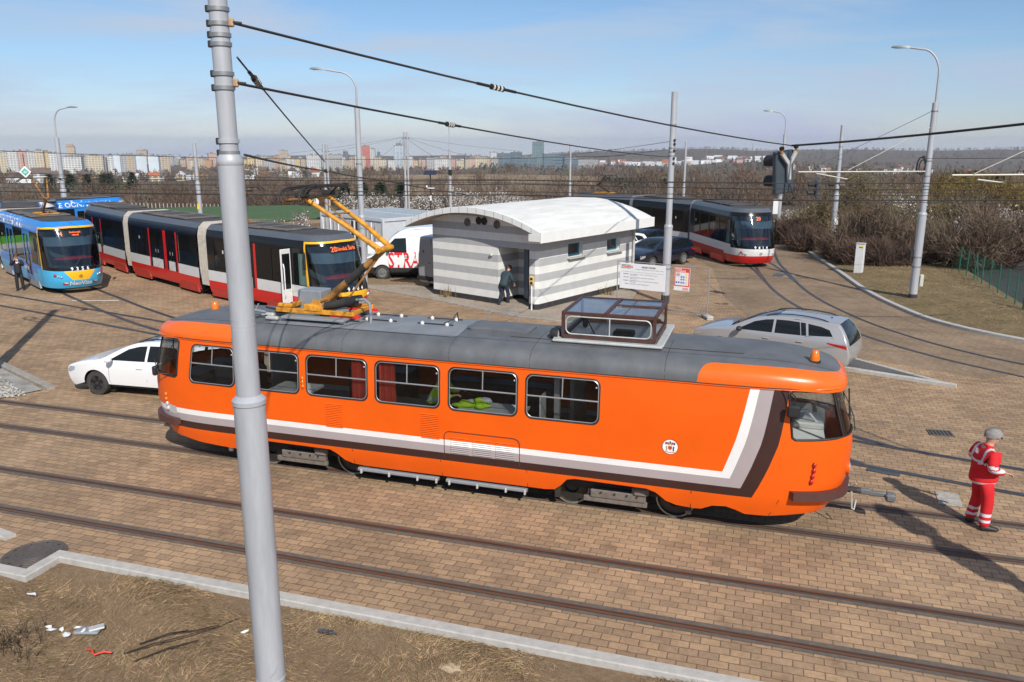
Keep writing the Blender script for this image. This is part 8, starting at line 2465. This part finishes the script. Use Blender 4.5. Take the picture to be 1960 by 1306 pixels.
for a in [
  (-6, 9, 293, 1900, 'cream', 'cream apartment block cut by the left edge of the picture'), (9, 30, 292, 1850, 'white', 'white apartment block second from the left edge'), (30, 48, 291, 1850, 'pink', 'pinkish apartment block with red attic near the left edge'),
  (48, 62, 291, 1840, 'white', 'white apartment block right of the pinkish one'), (62, 80, 290, 1820, 'cream', 'tallest cream apartment block left of the far lamp post'), (78, 92, 292, 1900, 'yellow', 'pale yellow apartment block left of the far lamp post'),
  (88, 108, 295, 1760, 'white', 'white block just left of the far lamp post'), (110, 152, 302, 1650, 'white', 'long white slab block right of the far lamp post'), (150, 160, 300, 1850, 'grey', 'narrow grey block right of the long white slab'),
  (159, 194, 300, 1700, 'cream', 'wide cream slab block between the lamp post and the pole with the sticker'), (201, 213, 299, 1600, 'white', 'white tower block left in the blue and white row'), (213, 226, 298, 1600, 'blue', 'white and blue tower block first in the row'),
  (226, 240, 299, 1650, 'grey', 'grey tower block in the blue and white row'), (240, 254, 298, 1650, 'beige', 'beige tower block in the blue and white row'), (256, 277, 299, 1520, 'blue', 'white and blue tower block in the middle of the row'),
  (279, 300, 300, 1500, 'blue', 'white and blue tower block last in the row'), (300, 322, 301, 1560, 'beige', 'beige block at the right end of the blue and white row'), (258, 279, 289, 2700, 'beige', 'beige block on the ridge above the blue and white row'),
  (396, 412, 295, 2000, 'pink', 'pink and white blocks just left of the front pole'), (470, 486, 300, 1900, 'yellow', 'yellow block just right of the front pole'), (486, 500, 301, 1880, 'cream', 'cream block next to the yellow one'), (500, 526, 305, 1880, 'grey', 'grey white block right of the cream one'),
  (531, 549, 289, 2500, 'beige', 'grey brown block standing above the rooftops left of the collector'), (584, 612, 298, 1950, 'white', 'white gridded block left of the twin masts by the collector'), (626, 654, 297, 2000, 'grey', 'grey gridded block right of the collector masts'),
  (691, 707, 280, 2200, 'red', 'red tower block right of the lamp post'), (707, 716, 286, 2250, 'white', 'narrow white tower next to the red one'), (722, 727, 292, 2300, 'glass', 'slim dark tower right of the red one'), (657, 665, 291, 2300, 'glass', 'dark tower left of the red one'),
  (828, 896, 304, 1950, 'white', 'very long white and pink slab left of the hut roof'), (896, 934, 302, 2000, 'cream', 'long beige slab right of the very long white one'), (938, 952, 292, 2300, 'white', 'white block before the glass offices'),
  (950, 978, 294, 2050, 'glass', 'dark glass office block first in the office group'), (976, 998, 292, 2150, 'glass', 'dark glass office block second in the office group'), (996, 1028, 302, 2000, 'glass', 'low dark glass office block in front of the tower'),
  (1018, 1040, 272, 2250, 'greenglass', 'tall green grey glass office tower'), (1040, 1080, 295, 2100, 'glass', 'glass office block right of the tall tower'), (1080, 1108, 303, 2050, 'glass', 'low bluish office block right of the tower group'), (1106, 1146, 306, 2000, 'grey', 'low grey office hall at the right end of the group')]:
    p0, p1, tp, ds, cl, lab = a
    block('apartment_block' if cl not in ('glass', 'greenglass') else 'office_block', lab, p0, p1, tp, ds, cl, cap=RFRED if 'attic' in lab else None)
block('tower_block', 'tall narrow tower with a dark red top behind the long white slab', 125, 141, 282, 2100, 'beige', cap=RFRED, steps=((.0, .8, 5),))
block('tower_block', 'pale stepped high-rise tower left of the twin masts', 752, 775, 279, 2150, 'tower', steps=((.1, .95, 5), (.25, .8, 9)))
cols = ['cream', 'white', 'yellow', 'pink', 'grey', 'beige', 'brick']
zones = [(322, 400, 'near the front pole', 12), (440, 690, 'around the collector', 40), (715, 955, 'above the hut', 40), (-10, 330, 'at the far left', 14)]
for z0_, z1_, zl, n_ in zones:
    for k in range(n_):
        px = z0_+(z1_-z0_)*(k+rc.random())/n_; w = rc.uniform(6, 17); ds = rc.uniform(1850, 2600); cl = rc.choice(cols)
        tp = rc.uniform(299, 309) if 'left' not in zl else rc.uniform(296, 303)
        if 'front pole' in zl: tp = rc.uniform(301, 308)
        block('apartment_block', 'small %s apartment block among the rooftops of the far skyline %s' % ('orange' if cl == 'brick' else cl, zl), px-w/2, px+w/2, tp, ds, cl, group='%s skyline blocks %s' % (cl, zl))
# ---- houses in the valley and on the hillsides
def house(label, px, dist, w, h, wallc, roofm, group, rot=None):
    c = far_pt(px, dist); z = terrain_z(c.x, c.y)
    o = empty('house', (c.x, c.y, z), rot if rot is not None else rc.uniform(0, 3.14), label, 'house', group)
    d = w*.75
    b = MB(); b.box((0, 0, h/2-1), (w, d, h+2), FC[wallc] if wallc != 'plain' else WHITEP); b.build('wall', o, 0)
    r = MB(); rh = w*.32
    r.loft([[(x, -d/2-.4, h-.2), (x, 0, h+rh), (x, d/2+.4, h-.2)] for x in (-w/2-.4, w/2+.4)], roofm); r.build('roof', o, 0)
    b = MB(); b.box((w*.2, d*.1, h+rh*.9), (.8, .8, 1.6), ROOFRED); b.build('chimney', o, 0)
for k in range(46):
    px = rc.uniform(10, 600); ds = rc.uniform(520, 1150); cl = rc.choice(['white', 'plain', 'plain', 'plain', 'cream', 'brick'])
    house('%s house among the trees of the left-hand valley' % ('bright white' if cl == 'plain' else ('orange' if cl == 'brick' else cl)), px, ds, rc.uniform(6, 10), rc.uniform(3.5, 6), cl, rc.choice([ROOFRED, ROOFBRN, ROOFBRN, ROOFBRN, PALEROOF]), '%s valley houses on the left' % cl)
for k in range(44):
    px = rc.uniform(1060, 1500); ds = rc.uniform(2150, 2700); cl = rc.choice(['white', 'plain', 'plain', 'cream', 'pink'])
    house('%s house in the far village right of the office tower' % ('bright white' if cl == 'plain' else cl), px, ds, rc.uniform(12, 24), rc.uniform(8, 11), cl, rc.choice([ROOFRED, ROOFBRN, ROOFBRN, PALEROOF, PALEROOF]), '%s village houses right of the tower' % cl, rc.uniform(-.3, .6))
for k in range(22):
    px = rc.uniform(1500, 1970); ds = rc.uniform(1250, 1600); cl = rc.choice(['white', 'plain', 'cream'])
    house('%s house on the wooded ridge at the right' % ('bright white' if cl == 'plain' else cl), px, ds, rc.uniform(9, 15), rc.uniform(6, 8), cl, rc.choice([ROOFRED, ROOFBRN, ROOFBRN]), '%s ridge houses at the right' % cl)
for k, (px, w) in enumerate(((1210, 24), (1250, 30), (1300, 22), (1340, 40), (990, 40), (1040, 30), (330, 24), (380, 36))):
    c = far_pt(px, 2300 if px > 900 else 3000); z = terrain_z(c.x, c.y)
    b = MB(); b.box((0, 0, 3), (w*2.2, 30, 12), PALEROOF); b.box((0, 0, 9.4), (w*2.3, 31, .8), WHITEP)
    tag(b.build('warehouse', None, 0, loc=(c.x, c.y, z), rotz=.3), 'long pale warehouse roof on the far plain', 'warehouse', 'pale warehouses on the far plain')
for k, (px, ds, m_, lab) in enumerate(((1432, 208, CABIN, 'small grey allotment hut right of the hut roof'), (1452, 212, TEAL, 'small turquoise allotment hut behind the right-hand tram'), (1502, 216, TEAL, 'small turquoise allotment hut right of the lamp post by the right-hand tram'))):
    c = far_pt(px, ds); z = terrain_z(c.x, c.y)-.9
    o = empty('garden_hut', (c.x, c.y, z), .4, lab, 'shed')
    b = MB(); b.box((0, 0, 1.6), (3.2, 2.6, 4.2), m_); b.build('wall', o, 0)
    b = MB(); b.loft([[(x, -1.6, 3.6), (x, 0, 4.2), (x, 1.6, 3.6)] for x in (-1.8, 1.8)], ROOFBRN); b.build('roof', o, 0)
# radio mast on the ridge
c = far_pt(1441, 4200); z = terrain_z(c.x, c.y)
b = MB(); b.tube([(0, 0, 0), (0, 0, 34)], [2.2, 1.2], GREYBOX, 6)
tag(b.build('radio_mast', None, 0, loc=(c.x, c.y, z)), 'small mast on the wooded ridge left of the hanging traffic signal', 'mast')
# ------------------------------------------------------------------ spring haze over the whole landscape
hz = bpy.data.materials.new('haze air'); hz.use_nodes = True
t = hz.node_tree; t.nodes.clear()
o_ = t.nodes.new('ShaderNodeOutputMaterial'); pv = t.nodes.new('ShaderNodeVolumePrincipled')
pv.inputs['Color'].default_value = (.86, .91, 1.0, 1); pv.inputs['Density'].default_value = .00010; pv.inputs['Anisotropy'].default_value = .2
t.links.new(pv.outputs['Volume'], o_.inputs['Volume'])
hb = MB(); hb.box((0, 0, -70), (14400, 14400, 220), hz)
tag(hb.build('haze', None, 0), kind='stuff')
